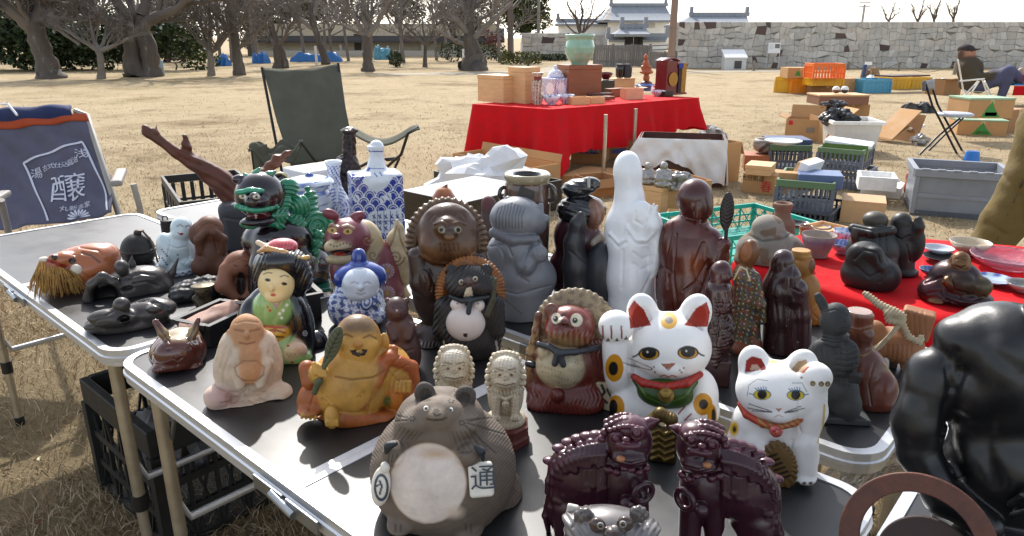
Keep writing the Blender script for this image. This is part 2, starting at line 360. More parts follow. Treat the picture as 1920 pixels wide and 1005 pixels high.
# ================================================================ ground
gm = bpy.data.materials.new('dry_lawn'); gm.use_nodes = True
def _ground():
    nt = gm.node_tree; N = nt.nodes; L = nt.links; b = N['Principled BSDF']; b.inputs['Roughness'].default_value = .95; b.inputs['Specular IOR Level'].default_value = .1
    g = N.new('ShaderNodeNewGeometry')
    def noise(sc, det=5, rough=.6):
        n = N.new('ShaderNodeTexNoise'); n.inputs['Scale'].default_value = sc; n.inputs['Detail'].default_value = det; n.inputs['Roughness'].default_value = rough
        L.new(g.outputs['Position'], n.inputs['Vector']); return n.outputs['Fac']
    def ramp(f, *st):
        r = N.new('ShaderNodeValToRGB'); L.new(f, r.inputs[0]); e = r.color_ramp.elements
        while len(e) < len(st): e.new(.5)
        for i, (p, c) in enumerate(st): e[i].position = p; e[i].color = (*lin(c), 1)
        return r.outputs[0]
    def mix(f, a, c, mode='MIX'):
        m = N.new('ShaderNodeMix'); m.data_type = 'RGBA'; m.blend_type = mode
        if isinstance(f, float): m.inputs[0].default_value = f
        else: L.new(f, m.inputs[0])
        L.new(a, m.inputs[6]); L.new(c, m.inputs[7]); return m.outputs[2]
    fine = ramp(noise(38, 8, .8), (.3, 0x8d7d60), (.5, 0xb09d7d), (.68, 0xc8b899))
    mid = ramp(noise(1.1, 6, .7), (.32, 0x9f8c6d), (.5, 0xb3a082), (.72, 0xc3b192))
    c = mix(.5, fine, mid)
    green = ramp(noise(.55, 5, .7), (.5, 0), (.66, 0xffffff))
    sx = N.new('ShaderNodeSeparateXYZ'); L.new(g.outputs['Position'], sx.inputs[0])
    mr = N.new('ShaderNodeMapRange'); L.new(sx.outputs['Y'], mr.inputs[0]); mr.inputs[1].default_value = 9; mr.inputs[2].default_value = 24; mr.inputs[3].default_value = .35; mr.inputs[4].default_value = 1
    mrx = N.new('ShaderNodeMapRange'); L.new(sx.outputs['X'], mrx.inputs[0]); mrx.inputs[1].default_value = 1; mrx.inputs[2].default_value = -7; mrx.inputs[3].default_value = .08; mrx.inputs[4].default_value = .8
    mu = N.new('ShaderNodeMath'); mu.operation = 'MULTIPLY'; L.new(mr.outputs[0], mu.inputs[0]); L.new(mrx.outputs[0], mu.inputs[1])
    mu2 = N.new('ShaderNodeMath'); mu2.operation = 'MULTIPLY'; L.new(mu.outputs[0], mu2.inputs[0]); L.new(green, mu2.inputs[1])
    gc = N.new('ShaderNodeRGB'); gc.outputs[0].default_value = (*lin(0x83774a), 1)
    c = mix(mu2.outputs[0], c, gc.outputs[0])
    dk = ramp(noise(3.1, 7, .75), (.55, 0xffffff), (.7, 0x85786a))
    c = mix(.75, c, ramp(noise(.33, 8, .72), (.52, 0xffffff), (.66, 0x9a8c78)), 'MULTIPLY')
    c = mix(.8, c, dk, 'MULTIPLY')
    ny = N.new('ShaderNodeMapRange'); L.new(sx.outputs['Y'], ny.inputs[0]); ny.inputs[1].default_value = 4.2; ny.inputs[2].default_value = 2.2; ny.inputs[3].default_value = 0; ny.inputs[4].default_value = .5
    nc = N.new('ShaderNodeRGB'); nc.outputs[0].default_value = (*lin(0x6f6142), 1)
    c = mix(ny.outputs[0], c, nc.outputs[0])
    L.new(c, b.inputs['Base Color'])
    bp = N.new('ShaderNodeBump'); bp.inputs['Strength'].default_value = .9; bp.inputs['Distance'].default_value = .03
    L.new(noise(45, 9, .8), bp.inputs['Height']); L.new(bp.outputs['Normal'], b.inputs['Normal'])
_ground()
gb = MB(); gb.add([(-900, -60, 0), (900, -60, 0), (900, 1500, 0), (-900, 1500, 0)], [(0, 1, 2, 3)])
tag(gb.build('ground', gm), kind='structure')
# pale gravel path far off
pth = MB(); pth.poly([P(700, 138), P(900, 135), P(1010, 131), P(1045, 121), P(1062, 116), P(1118, 117), P(1095, 127), P(1120, 131), P(1085, 135), P(905, 140), P(710, 141)][::-1], (0, 0, .006))
tag(pth.build('path', mat('gravel', 0x9a8f7c, .95, var=.25, bs=8, bump=.3)), kind='structure')
tag(MB().poly([P(1290, 133), P(1480, 131), P(1480, 134.5), P(1290, 137)][::-1], (0, 0, .005)).build('path', mat('gravel', 0x9a8f7c)), kind='structure')
# short dry grass: blades
def blades(n, x0, x1, y0, y1, h0, h1, w, keep=None):
    x = RNG.uniform(x0, x1, n); y = y0 + (y1 - y0) * RNG.random(n) ** 1.25
    if keep: k = keep(x, y); x, y = x[k], y[k]; n = len(x)
    a = RNG.uniform(0, 2 * np.pi, n); h = RNG.uniform(h0, h1, n); ln = RNG.uniform(.2, 1.5, n) * h; b = RNG.uniform(0, 2 * np.pi, n)
    p = np.stack([x, y, 0 * x], 1); s = np.stack([np.cos(a), np.sin(a), 0 * a], 1) * (w * RNG.uniform(.6, 1.4, n))[:, None]
    tip = p + np.stack([np.cos(b) * ln, np.sin(b) * ln, h * RNG.uniform(.25, 1, n)], 1); md = (p + tip) / 2 + np.stack([0 * x, 0 * x, h * .18], 1)
    v = np.stack([p - s, p + s, md + s * .7, md - s * .7, tip + s * .2, tip - s * .2], 1).reshape(-1, 3)
    i = np.arange(n)[:, None] * 6; q = np.concatenate([i + [0, 1, 2, 3], i + [3, 2, 4, 5]])
    pal = np.array([lin(c) for c in (0xb39a76, 0xc8b08c, 0x97805f, 0xdac6a4, 0xa89070, 0x7f6b4e)])
    gr = np.array([lin(c) for c in (0x74793e, 0x8a8a4c, 0x5f6a30)])
    c = pal[RNG.integers(0, 6, n)] * np.clip(.76 + .09 * (y - 1.5), .76, 1)[:, None]; f = (np.sin(x * 2.3 + 1) * np.sin(y * 1.9 + x) + .4 * np.sin(x * 7 + y * 5)) > .55; f &= RNG.random(n) < .55
    c[f] = gr[RNG.integers(0, 3, f.sum())]
    return v, q, np.repeat(c, 6, 0)
def fade(x0, x1, ya, yb, yc, yd): return lambda x, y: RNG.random(len(x)) < np.clip((x - x0) / .8, 0, 1) * np.clip((x1 - x) / .8, 0, 1) * np.clip((y - ya) / (yb - ya + .01), 0, 1) * np.clip((yd - y) / (yd - yc), 0, 1) * (.45 + .55 * (np.sin(x * 1.7 + 2 * np.sin(y)) * np.sin(y * 1.3 + x * .6) > -.3))
_g = [blades(170000, -3.6, 1.4, 1.1, 5.2, .015, .055, .0013, fade(-9, 1.4, 0, 1, 3, 5.2)), blades(110000, -5.5, 7.5, 2.6, 11, .012, .036, .0022, fade(-6, 8, 2.6, 4.2, 5, 11)), blades(30000, -12, 14, 6, 20, .012, .03, .004, fade(-13, 15, 6, 10, 10, 20))]
o_ = np.cumsum([0] + [len(g[0]) for g in _g])
tag(mesh_np('dry_grass', np.concatenate([g[0] for g in _g]), np.concatenate([g[1] + o_[i] for i, g in enumerate(_g)]), mat('grass_blade', None, .85, var=0, spec=.2), col=np.concatenate([g[2] for g in _g]), smooth=False), kind='stuff')
_n = 1700; _x = RNG.uniform(-5, 6, _n); _y = 1.3 + 9 * RNG.random(_n) ** 1.7; _a = RNG.uniform(0, 6.28, _n); _s = RNG.uniform(.008, .022, _n) * .7; _ca, _sa = np.cos(_a) * _s, np.sin(_a) * _s; _z = RNG.uniform(.008, .03, _n)
_v = np.stack([np.stack([_x - _ca, _y - _sa, _z], 1), np.stack([_x + _sa * .5, _y - _ca * .5, _z + _s * .6], 1), np.stack([_x + _ca, _y + _sa, _z], 1), np.stack([_x - _sa * .5, _y + _ca * .5, _z], 1)], 1).reshape(-1, 3)
_pc = np.array([lin(k) for k in (0x6b4a2c, 0x84603a, 0x50392a, 0xa88a5c, 0xd6c6a6)])[RNG.integers(0, 5, _n)]
tag(mesh_np('fallen_leaves', _v, np.arange(4 * _n).reshape(-1, 4), mat('leaf_litter', None, .9, var=0), None, np.repeat(_pc, 4, 0), smooth=False), kind='stuff')
# ================================================================ trees
bark = mat('bark', 0x554d46, .9, bump=.9, bs=14, var=.35, vs=5, stretch=(1, 1, .35), fleck=(0x84867a, .4, 4.5))
bark_pale = mat('bark_pale', 0x716a60, .9, bump=.6, bs=14, var=.3, vs=5)
twig_m = mat('twigs', 0x625a54, .9, var=.2, vs=2)
twig_p = mat('twigs_pale', 0x77706a, .9, var=.2, vs=2)
def grow(mb, p, d, ln, r, lev, rng, up=.12, nch=5, wig=.32):
    pts = [Vector(p)]; rs = [r]; n = 5 if lev > 1 else 3; d = Vector(d).normalized()
    for i in range(n):
        d = (d + Vector((rng.uniform(-1, 1), rng.uniform(-1, 1), rng.uniform(-.7, .9) + up)) * wig * .6).normalized()
        pts.append(pts[-1] + d * ln / n); rs.append(r * (1 - .72 * (i + 1) / n))
    mb.tube(pts, rs, 6 if lev > 2 else (4 if lev > 1 else 3), cap=False)
    if lev == 0: return
    for j in range(nch):
        t = rng.uniform(.25, 1); i = min(int(t * n), n - 1); q = pts[i].lerp(pts[i + 1], t * n - i)
        a = (pts[i + 1] - pts[i]).normalized(); s = Vector((rng.uniform(-1, 1), rng.uniform(-1, 1), rng.uniform(-.4, .8))); s = (s - a * s.dot(a)).normalized()
        grow(mb, q, a * .75 + s * rng.uniform(.5, 1), ln * rng.uniform(.4, .68), max(rs[i] * .55, .006), lev - 1, rng, up, nch, wig)
def bare_tree(label, base, trunk, limbs, seed, dep=3, nch=6, bm=bark, tm=twig_m, y=None, group='bare trees round the lawn', up=.12):
    """trunk: photo points (X, Y, radius m) above base; limbs: (start X, Y, r, end X, Y, side metres in depth)"""
    rng = random.Random(seed); b0 = P(*base) if y is None else PD(base[0], base[1], y); dist = b0[1]
    t = empty('bare_tree', (b0[0], b0[1], 0)); tag(t, label, 'tree', group)
    fn = lambda v: Vector(v) - Vector((b0[0], b0[1], 0))
    tr = MB(); sc = fdep(b0) / F
    for st in trunk:
        pts = [PD(X, Y, dist + (q[0] if q else 0)) for X, Y, r, *q in st]; rs = [r * .86 for X, Y, r, *q in st]
        fine, fr = [], []
        for i in range(len(pts) - 1):
            for k in range(4):
                u = k / 4; fine.append(pts[i] * (1 - u) + pts[i + 1] * u + (RNG.normal(0, .05, 3) * rs[i] if i + k else 0)); fr.append((rs[i] * (1 - u) + rs[i + 1] * u) * (1 + .1 * rng.uniform(-1, 1)))
        fine.append(pts[-1]); fr.append(rs[-1]); fine[0] = fine[0] * 1.; fine[0][2] = max(fine[0][2], 0) if y is None else fine[0][2]
        if y is None: fine[0][2] = -.02
        tr.tube(fine, fr, 12)
    tr.build('trunk', bm, t, fn=fn)
    cr = MB()
    for X0, Y0, r, X1, Y1, dd in limbs:
        a = Vector(PD(X0, Y0, dist)); b = Vector(PD(X1, Y1, dist + dd)); L = (b - a).length
        n = 6; pts = [a.lerp(b, k / n) + Vector((rng.uniform(-1, 1), rng.uniform(-1, 1), rng.uniform(-1, 1) - (0 if 0 < k < n else 0))) * (L * .035 if 0 < k < n else 0) for k in range(n + 1)]
        rs = [r * (1 - .6 * k / n) for k in range(n + 1)]; cr.tube(pts, rs, 8, cap=False)
        for k in range(nch + 3):
            i = rng.randint(1, n); s = Vector((rng.uniform(-1, 1), rng.uniform(-1, 1), rng.uniform(-.3, 1)))
            grow(cr, pts[i], (b - a).normalized() * .6 + s * .8, L * rng.uniform(.35, .65), rs[i] * .5, dep - 1, rng, up, nch)
    cr.build('crown', tm, t, fn=fn)
    return t
bare_tree('old leaning tree with scaly bark at the left end of the row', (92, 147),
    [[(95, 150, .56), (92, 135, .43), (84, 110, .36), (72, 75, .33), (62, 42, .34)]],
    [(62, 48, .27, -15, -10, -.6), (62, 48, .26, 125, -60, .5), (62, 45, .12, 70, -60, 1), (66, 55, .1, 10, -25, -1), (66, 40, .12, 180, 30, -.5)], 1)
bare_tree('largest bare tree, two thick fused trunks with dark mossy bark', (268, 144),
    [[(258, 147, .5), (250, 125, .36), (248, 90, .3), (244, 55, .3), (240, 25, .24)], [(284, 147, .48, .15), (284, 125, .36, .1), (280, 90, .32, 0), (266, 62, .3, 0), (268, 30, .26, 0)]],
    [(238, 55, .2, 110, 5, -1), (262, 55, .2, 370, -8, -1), (240, 30, .18, 160, -60, .5), (266, 30, .2, 290, -80, .5), (250, 35, .14, 230, -70, 1), (350, 8, .1, 440, -2, -.5), (200, 38, .12, 90, 28, .5)], 2)
bare_tree('small pale forked tree between two big trunks', (190, 148), [[(190, 149, .17), (190, 130, .13), (188, 105, .12), (184, 92, .11)]],
    [(184, 95, .09, 120, 55, -.5), (186, 95, .08, 150, 0, .5), (188, 95, .08, 250, 70, 0), (186, 92, .07, 210, 40, .8), (150, 85, .05, 95, 45, 0)], 3, bm=bark_pale, tm=twig_p)
bare_tree('slender grey tree with branches spread like a fan', (397, 142), [[(396, 143, .18), (396, 130, .14), (395, 108, .12), (394, 95, .1)]],
    [(394, 100, .08, 330, 30, 0), (394, 98, .08, 395, -5, .6), (395, 98, .08, 465, 25, -.6), (394, 100, .06, 360, 0, .5), (396, 100, .06, 430, 50, -.5)], 4, bm=bark_pale)
bare_tree('upright dark tree in front of the blue tarpaulins', (447, 141), [[(450, 143, .26), (446, 115, .19), (440, 70, .16), (434, 20, .13)]],
    [(440, 70, .1, 380, -10, 0), (436, 40, .1, 480, -40, 1), (434, 25, .1, 425, -60, 0), (444, 95, .07, 500, 40, -.6)], 5)
bare_tree('tree with a wavy trunk left of the olive camping chair', (523, 128), [[(522, 130, .3), (522, 115, .24), (520, 85, .2)], [(536, 122, .16), (528, 95, .14), (512, 58, .13), (500, 10, .12)]],
    [(520, 90, .12, 480, 10, .3), (505, 30, .1, 540, -50, .5), (500, 12, .09, 470, -50, 0), (520, 88, .1, 560, 30, -.4)], 6)
bare_tree('tree leaning to the left behind the camping chair back', (612, 121), [[(613, 122, .3), (607, 105, .22), (598, 75, .19), (588, 48, .18), (582, 5, .15)]],
    [(590, 55, .13, 536, 15, -.4), (586, 30, .12, 620, -40, .5), (582, 6, .12, 570, -60, 0), (560, 35, .09, 530, -30, .4), (594, 62, .06, 655, 30, .3)], 7, tm=twig_p)
bare_tree('straight dark trunked tree standing alone near the lawn edge', (691, 134), [[(691, 136, .33), (689, 115, .21), (688, 90, .18), (687, 66, .17)]],
    [(686, 68, .11, 645, -5, 0), (687, 68, .12, 676, -45, .6), (688, 68, .12, 735, 0, -.3), (686, 66, .07, 622, 40, .2), (688, 66, .09, 705, -20, .5)], 8, tm=twig_p)
bare_tree('low umbrella shaped bare tree between bush and big rooted tree', (797, 126), [[(797, 128, .14), (797, 105, .09), (798, 82, .08)]],
    [(798, 84, .06, 745, 35, 0), (798, 84, .06, 850, 45, 0), (798, 82, .05, 790, 20, .8), (798, 84, .05, 715, 52, -.5), (798, 82, .05, 840, 20, .5), (798, 84, .05, 760, 60, -.8)], 9, nch=6, up=0)
bare_tree('big grey tree with flared gnarled roots beside the hedge', (886, 132), [[(888, 135, .85), (886, 124, .5), (884, 100, .33), (880, 70, .26), (878, 40, .24)], [(905, 131, .2, .2), (896, 100, .22, .1), (886, 75, .2)]],
    [(880, 60, .16, 835, 22, -.5), (879, 42, .16, 860, -30, .5), (878, 42, .16, 900, -45, .4), (888, 70, .14, 960, 5, -.4), (876, 88, .09, 812, 55, -.7), (880, 50, .1, 930, 20, .5)], 10, tm=twig_p)
bare_tree('leafless tree in front of the castle gate, behind the celadon pot', (1085, 104), [[(1090, 105, .17), (1090, 85, .13), (1089, 62, .12)]],
    [(1089, 66, .1, 1062, -5, 0), (1089, 64, .1, 1092, -20, .6), (1089, 66, .1, 1135, 18, -.5), (1090, 70, .07, 1050, 35, 0), (1090, 68, .07, 1118, -8, 0)], 11, tm=mat('twigs_dark', 0x5a4f48, .9, var=.2, vs=2), dep=3, nch=4)
for k, (x, yb, h, lb) in enumerate([(1667, 44, 40, 'leftmost dark bare tree poking above the stone wall top'), (1722, 43, 46, 'bushy bare tree above the wall, second in its row'), (1752, 42, 48, 'straight bare tree above the wall with upright branches'), (1788, 41, 44, 'thin bare sapling at the right of the row above the wall')]):
    bare_tree(lb, (x, 96), [[(x, 86, .1), (x, yb + 8, .1), (x - 1, yb - 8, .08)]],
        [(x, yb, .06, x - 14, yb - h * .8, 0), (x, yb - 5, .06, x + 12, yb - h, .4), (x, yb - 5, .06, x + 20 - 6 * k, yb - h * .55, -.3)], 30 + k, y=48, group='bare trees beyond the stone wall', dep=2, nch=4, tm=mat('twigs_dark', 0x5a4f48))
# ---- leaf masses
leaf_m = mat('leaves', None, .7, var=0, spec=.3)
def leafcloud(blobs, dens, size, pal, flat=1.):
    V = []; Cc = []
    pal = np.array([lin(c) for c in pal])
    for (x, y, z, rx, ry, rz) in blobs:
        n = int(dens * (rx * ry * rz) ** (2 / 3)); u = RNG.normal(0, 1, (n, 3)); u /= np.linalg.norm(u, axis=1, keepdims=True)
        p = np.array([x, y, z]) + u * np.array([rx, ry, rz]) * (RNG.random(n) ** .28 * (1 + .16 * np.sin(u[:, 0] * 5 + x) * np.sin(u[:, 2] * 6 + y)))[:, None]
        p[:, 2] = np.maximum(p[:, 2], .02)
        a = RNG.normal(0, 1, (n, 3)); a /= np.linalg.norm(a, axis=1, keepdims=True); b = np.cross(a, RNG.normal(0, 1, (n, 3))); b /= np.linalg.norm(b, axis=1, keepdims=True)
        s = size * RNG.uniform(.6, 1.4, n)[:, None]; a = a * s; b = b * s * .6
        V.append(np.stack([p - a, p + b, p + a, p - b], 1).reshape(-1, 3))
        Cc.append(np.repeat(pal[RNG.integers(0, len(pal), n)] * RNG.uniform(.75, 1.25, (n, 1)) * RNG.uniform(.8, 1.2), 4, 0))
    v = np.concatenate(V); return v, np.arange(len(v)).reshape(-1, 4), np.concatenate(Cc)
DG = (0x2c3a1e, 0x37482a, 0x24301a, 0x46552f); BG = (0x55592f, 0x6d6d35, 0x454a26)
def bush(name, label, cat, base, blobs, dens, size, pal, group=None, trunk=None):
    b = P(*base); t = empty(name, tuple(b)); tag(t, label, cat, group)
    v, q, c = leafcloud(blobs, dens, size, pal); mesh_np('crown' if trunk else 'foliage', v, q, leaf_m, t, c, smooth=False)
    st = MB()
    for (x0, y0, z0, x1, y1, z1, r) in (trunk or [(0, 0, 0, 0, 0, .3, .04)]):
        st.tube([(x0, y0, z0), ((x0 + x1) / 2 + .06, (y0 + y1) / 2, (z0 + z1) / 2), (x1, y1, z1)], [r, r * .8, r * .45], 8)
    st.build('trunk' if trunk else 'stem', bark, t); return t
for k, (x, w, h, lb) in enumerate([(-30, 3.2, 3.0, 'dark evergreen shrub thicket at the far left edge of the park'), (45, 2.6, 2.5, 'dark evergreen shrub behind the leaning old tree'), (135, 2.4, 2.3, 'deep green shrub between the two old tree trunks'), (205, 1.9, 2.2, 'dark rounded shrub just left of the fused double trunk'), (330, 1.7, 2.0, 'evergreen shrub right of the fused double trunk')]):
    bush('evergreen_shrub', lb, 'shrub', (x, 131), [(RNG.uniform(-.7, .7) * w, RNG.uniform(-.4, .4) * w, h * RNG.uniform(.25, .75), w * .5, w * .45, h * .35) for _ in range(7)], 620, .09, DG, 'evergreen shrubs under the left trees')
bush('evergreen_shrub', 'yellowish green shrub between bare trunks left of the tarpaulins', 'shrub', (352, 124), [(0, 0, 1.5, .7, .6, .9), (.4, 0, .9, .8, .6, .8)], 800, .08, (0x6b6a25, 0x555a24, 0x7d7830))
bush('round_bush', 'clipped ball shaped bush on bare earth', 'bush', (742, 126), [(0, 0, .38, .34, .34, .36), (0, 0, .33, .36, .34, .32)], 5200, .035, DG)
bush('round_bush', 'tiny round bush in front of the clipped hedge', 'bush', (990, 124), [(0, 0, .18, .2, .2, .18)], 4200, .03, BG)
for lb, x0, x1, yb, yt in (('long brown green clipped hedge beside the gravel path', 937, 1013, 121, 97), ('lower dark clipped hedge behind the celadon pot', 1014, 1062, 115, 101)):
    a, c = P(x0, yb), P(x1, yb); h = zat(a, yt); n = 9
    bush('clipped_hedge', lb, 'hedge', ((x0 + x1) / 2, yb), [((k / (n - 1) - .5) * (c[0] - a[0]) * .9, 0.3, h * z, (c[0] - a[0]) / n * .8, .35, h * .3) for k in range(n) for z in (.3, .72)], 2400, .045, BG if x0 < 1000 else DG)
# evergreen trees
for lb, x, yb, blobs, pal in (
    ('broad evergreen tree behind the brown utility poles', 985, 107, [(-.8, 0, 3.1, 1.2, 1, 1.1), (.3, 0, 3.6, 1.2, 1, 1.2), (.9, .2, 2.4, .9, .9, .9), (-.3, 0, 2.2, 1.1, 1, .8), (.3, 0, 5.2, 1.2, 1, 1), (-1.2, 0, 4.4, 1, 1, 1), (1, 0, 4.2, .7, .8, 1)], (0x39451f, 0x4a5527, 0x2c371a, 0x626631)),
    ('dark evergreen crown behind the tree leaning left', 560, 103, [(0, 0, 3.4, 1.5, 1, 1.1), (-1.3, 0, 2.9, 1, 1, .8), (1.2, 0, 3.2, 1.1, 1, .9), (.4, 0, 4.8, 1.5, 1, 1)], (0x4a4f28, 0x39401f, 0x5e5a30)),
    ('tall evergreen left of the wavy trunk', 470, 105, [(0, 0, 3.3, 1.1, 1, 1.4), (.6, 0, 2.2, .9, .9, .8), (-.8, 0, 4.4, 1.2, 1, 1)], (0x464b28, 0x33391d, 0x5a5630)),
    ('evergreen tree rising behind the fused double trunk', 320, 104, [(-.6, 0, 2.9, 1.3, 1, .9), (.9, 0, 3.5, 1.2, 1, 1), (0, 0, 4.9, 1.6, 1, 1)], (0x3f4426, 0x51502e, 0x30351d)),
    ('dense evergreen behind the small forked tree', 130, 104, [(-1.2, 0, 3.1, 1.5, 1, 1.1), (.9, 0, 3.4, 1.6, 1, 1), (0, 0, 4.9, 2, 1, 1)], (0x3f4227, 0x4c4a2d, 0x33361f)),
    ('evergreen tree above the building roof, right of the straight trunk', 745, 103, [(0, 0, 3.5, 1.2, 1, .9), (1.3, 0, 3.2, .9, .9, .8), (.6, 0, 4.6, 1.5, 1, .9)], (0x4c4f2c, 0x3b4023, 0x625d36)),
    ('evergreen tree behind the big rooted tree', 850, 104, [(0, 0, 3.0, 1.2, 1, 1), (1.2, 0, 2.3, .9, .9, .8), (.9, 0, 4.2, 1.3, 1, 1)], (0x474c28, 0x363d20, 0x5d5b33))):
    bush('evergreen_tree', lb, 'tree', (x, yb), blobs, 1000, .1, pal, 'evergreen trees behind the bare ones', [(0, 0, 0, 0, 0, 3.4, .2), (0, 0, 1.4, -.8, 0, 3, .1), (0, 0, 1.6, .8, 0, 3.2, .1)])
bush('red_leaf_bush', 'shrub with dull red leaves right of the rooted tree', 'bush', (921, 112), [(0, 0, 1.25, .55, .5, .45), (.3, 0, .8, .5, .5, .5)], 900, .07, (0x6d3038, 0x84404a, 0x4e3a2c))
for x, lb in ((905, 'low dark green shrub behind the gnarled roots'), (845, 'low shrub left of the gnarled roots by the white post')):
    bush('evergreen_shrub', lb, 'shrub', (x, 116), [(0, 0, .55, .8, .5, .5), (.8, 0, .45, .6, .5, .42)], 1100, .06, DG, 'low shrubs by the rooted tree')
# far woods: fine brown twigs that read as one mass
wb = MB(); rg = random.Random(5)
for k in range(28):
    x = -30 + 30.5 * (k + rg.random()) / 28; y = 38 + rg.uniform(0, 6)
    wb.tube([(x, y, 0), (x + rg.uniform(-.3, .3), y, 3.5)], [.1, .05], 5, cap=False)
    for j in range(7):
        z = rg.uniform(1.2, 3.4); grow(wb, (x, y, z), (rg.uniform(-1, 1), rg.uniform(-.6, .6), rg.uniform(.2, 1)), rg.uniform(1.6, 3.0), .05, 2, rg, .1, 7)
tag(wb.build('woods', mat('twigs_far', 0x726a64, .9, var=.2, vs=1)), kind='stuff')
_bl = [(-42 + 43 * (k + rg.random()) / 78, 55 + rg.uniform(0, 3), rg.uniform(1.2, 8), rg.uniform(1.5, 2.8), .9, rg.uniform(.9, 1.7)) for k in range(78)] + [(-31 + 15 * k / 18, 38 + rg.uniform(0, 2), .7, 1.1, .6, rg.uniform(.6, 1)) for k in range(18)]
_v, _q, _c = leafcloud(_bl, 330, .12, (0x5c4e46, 0x4a4038, 0x6b5c52, 0x3d4228, 0x4a4a2e)); tag(mesh_np('woods', _v, _q, leaf_m, None, _c, smooth=False), kind='stuff')
# ================================================================ long park building behind the trees, tarpaulins
bd = P(700, 104); t = empty('park_building', (bd[0], bd[1], 0)); tag(t, 'long low beige building with dark roof behind bare trees', 'building')
fn = lambda v: Vector(v) - Vector((bd[0], bd[1], 0))
m = MB(); x0, x1 = PD(478, 100, bd[1])[0], PD(930, 100, bd[1])[0]; m.box(((x0 + x1) / 2, bd[1] + 1.5, 1.1), (x1 - x0, 3, 2.2)); m.build('wall', mat('plaster_beige', 0xc9bda4, .9, var=.12, vs=2), t, fn=fn)
m = MB(); zt = PD(600, 52, bd[1])[2]; ze = PD(600, 76, bd[1])[2]
m.add([(x0 - .6, bd[1] - .9, ze), (x1 + .6, bd[1] - .9, ze), (x1 + .6, bd[1] + 1.5, zt), (x0 - .6, bd[1] + 1.5, zt), (x0 - .6, bd[1] + 4, ze), (x1 + .6, bd[1] + 4, ze), (x0 - .6, bd[1] - .9, ze - .15), (x1 + .6, bd[1] - .9, ze - .15), (x1 + .6, bd[1] + 4, ze - .15), (x0 - .6, bd[1] + 4, ze - .15)],
      [(0, 1, 2, 3), (3, 2, 5, 4), (0, 6, 7, 1), (6, 9, 8, 7), (0, 3, 4, 9, 6), (1, 7, 8, 5, 2)]); m.build('roof', mat('roof_dark', 0x4a4745, .85, var=.2, vs=3), t, fn=fn)
for X in (520, 640, 752, 793, 850): q = PD(X, 100, bd[1] - .5); MB().box((q[0], q[1], ze / 2 - .1), (.2, .2, ze - .2)).build('post', mat('concrete_pale', 0xbdb5a8, .9, var=.15), t, fn=fn)
MB().box((PD(672, 100, bd[1])[0], bd[1] - .02, .75), (.5, .08, 1.5)).build('door', mat('door_dark', 0x4d453c, .7), t, fn=fn)
MB().box(((x0 + x1) / 2, bd[1] - .5, .18), (x1 - x0, 1, .36)).build('plinth', mat('concrete_pale', 0xbdb5a8), t, fn=fn)
tarp = mat('tarpaulin', 0x2f6fb0, .45, var=.2, vs=6, bump=.5, bs=10)
tarp2 = mat('tarpaulin_pale', 0x5f9db4, .5, var=.35, vs=6, bump=.5, bs=10)
def heap(name, label, cat, xa, xb, yb, yt, m, dp=.6, group=None, seed=0):
    a, b = P(xa, yb), P(xb, yb); h = zat(a, yt); w = b[0] - a[0]; c = (a + b) / 2; rr = np.random.default_rng(seed)
    n1, n2 = 22, 12; ph = rr.uniform(0, 6, 6)
    def f(u, v):
        e = min(1, min(u, 1 - u) * 6, min(v, 1 - v) * 4) ** .5
        z = h * e * (.8 + .13 * math.sin(u * 9 + ph[0]) + .08 * math.sin(u * 23 + v * 7 + ph[1]) + .07 * math.sin(v * 11 + ph[2]))
        return (w * (u - .5) + .03 * math.sin(v * 15 + ph[3]), dp * (v - .5) + .05 * math.sin(u * 17 + ph[4]), max(z, 0))
    o = MB().sheet(f, n1 * 2, n2).build(name, m); o.location = (c[0], c[1] + dp / 2, .004); return tag(o, label, cat, group)
heap('tarpaulin', 'small blue tarpaulin heap beside the slender grey tree', 'tarpaulin', 405, 426, 124, 100, tarp, seed=1)
heap('tarpaulin', 'blue tarpaulin heap between the upright and wavy trees', 'tarpaulin', 472, 500, 119, 97, tarp, seed=2)
heap('tarpaulin', 'longest blue tarpaulin heap in front of the building', 'tarpaulin', 543, 640, 116, 98, tarp, seed=3)
heap('tarpaulin', 'faded pale blue tarpaulin bundle near the ball bush', 'tarpaulin', 700, 733, 112, 86, tarp2, seed=4)
# low stone edging and white posts among the trees
def post(name, label, cat, X, yb, yt, w, c, group=None, dpt=None, rough=.7):
    p = P(X, yb); h = zat(p, yt); o = MB().frust((0, 0, 0), (w, dpt or w), (w * .94, (dpt or w) * .94), h).build(name, mat(name + '_%x' % c, c, rough, var=.15, bs=20, bump=.3), bevel=w * .12); o.location = p; return tag(o, label, cat, group)
post('white_post', 'white signpost in front of the tree leaning left', 'signpost', 594, 123, 86, .1, 0xd9d6d0)
post('white_post', 'white stone post between ball bush and rooted tree', 'post', 869, 124, 92, .1, 0xcfd0d0)
post('white_post', 'short white signpost beyond the hedge by the poles', 'signpost', 978, 112, 79, .12, 0xd8d8d6)
post('blue_sign', 'small pale blue sign right of the double trunk', 'sign', 305, 141, 113, .16, 0x9fc0d4, dpt=.03)
def pole(label, X, yb, yt, r, c, y=None):
    p = P(X, yb) if y is None else PD(X, yb, y); h = zat(p, yt) if y is None else PD(X, yt, y)[2]
    t = empty('utility_pole', (p[0], p[1], 0)); tag(t, label, 'pole', 'poles')
    MB().tube([(0, 0, 0), (0, 0, h)], [r, r * .86], 16).build('shaft', mat('pole_%x' % c, c, .85, var=.15, vs=3, bump=.2, bs=30, stretch=(1, 1, .15)), t)
    b = MB()
    for z in (.5, 1.6): b.tube([(0, 0, z), (0, 0, z + .03)], r * 1.03, 16)
    b.build('band', mat('metal_dull', 0x77736e, .5, metal=.6), t); return t
pole('thick brown utility pole in front of the castle gate', 1257, 131, -60, .155, 0x8d7568)
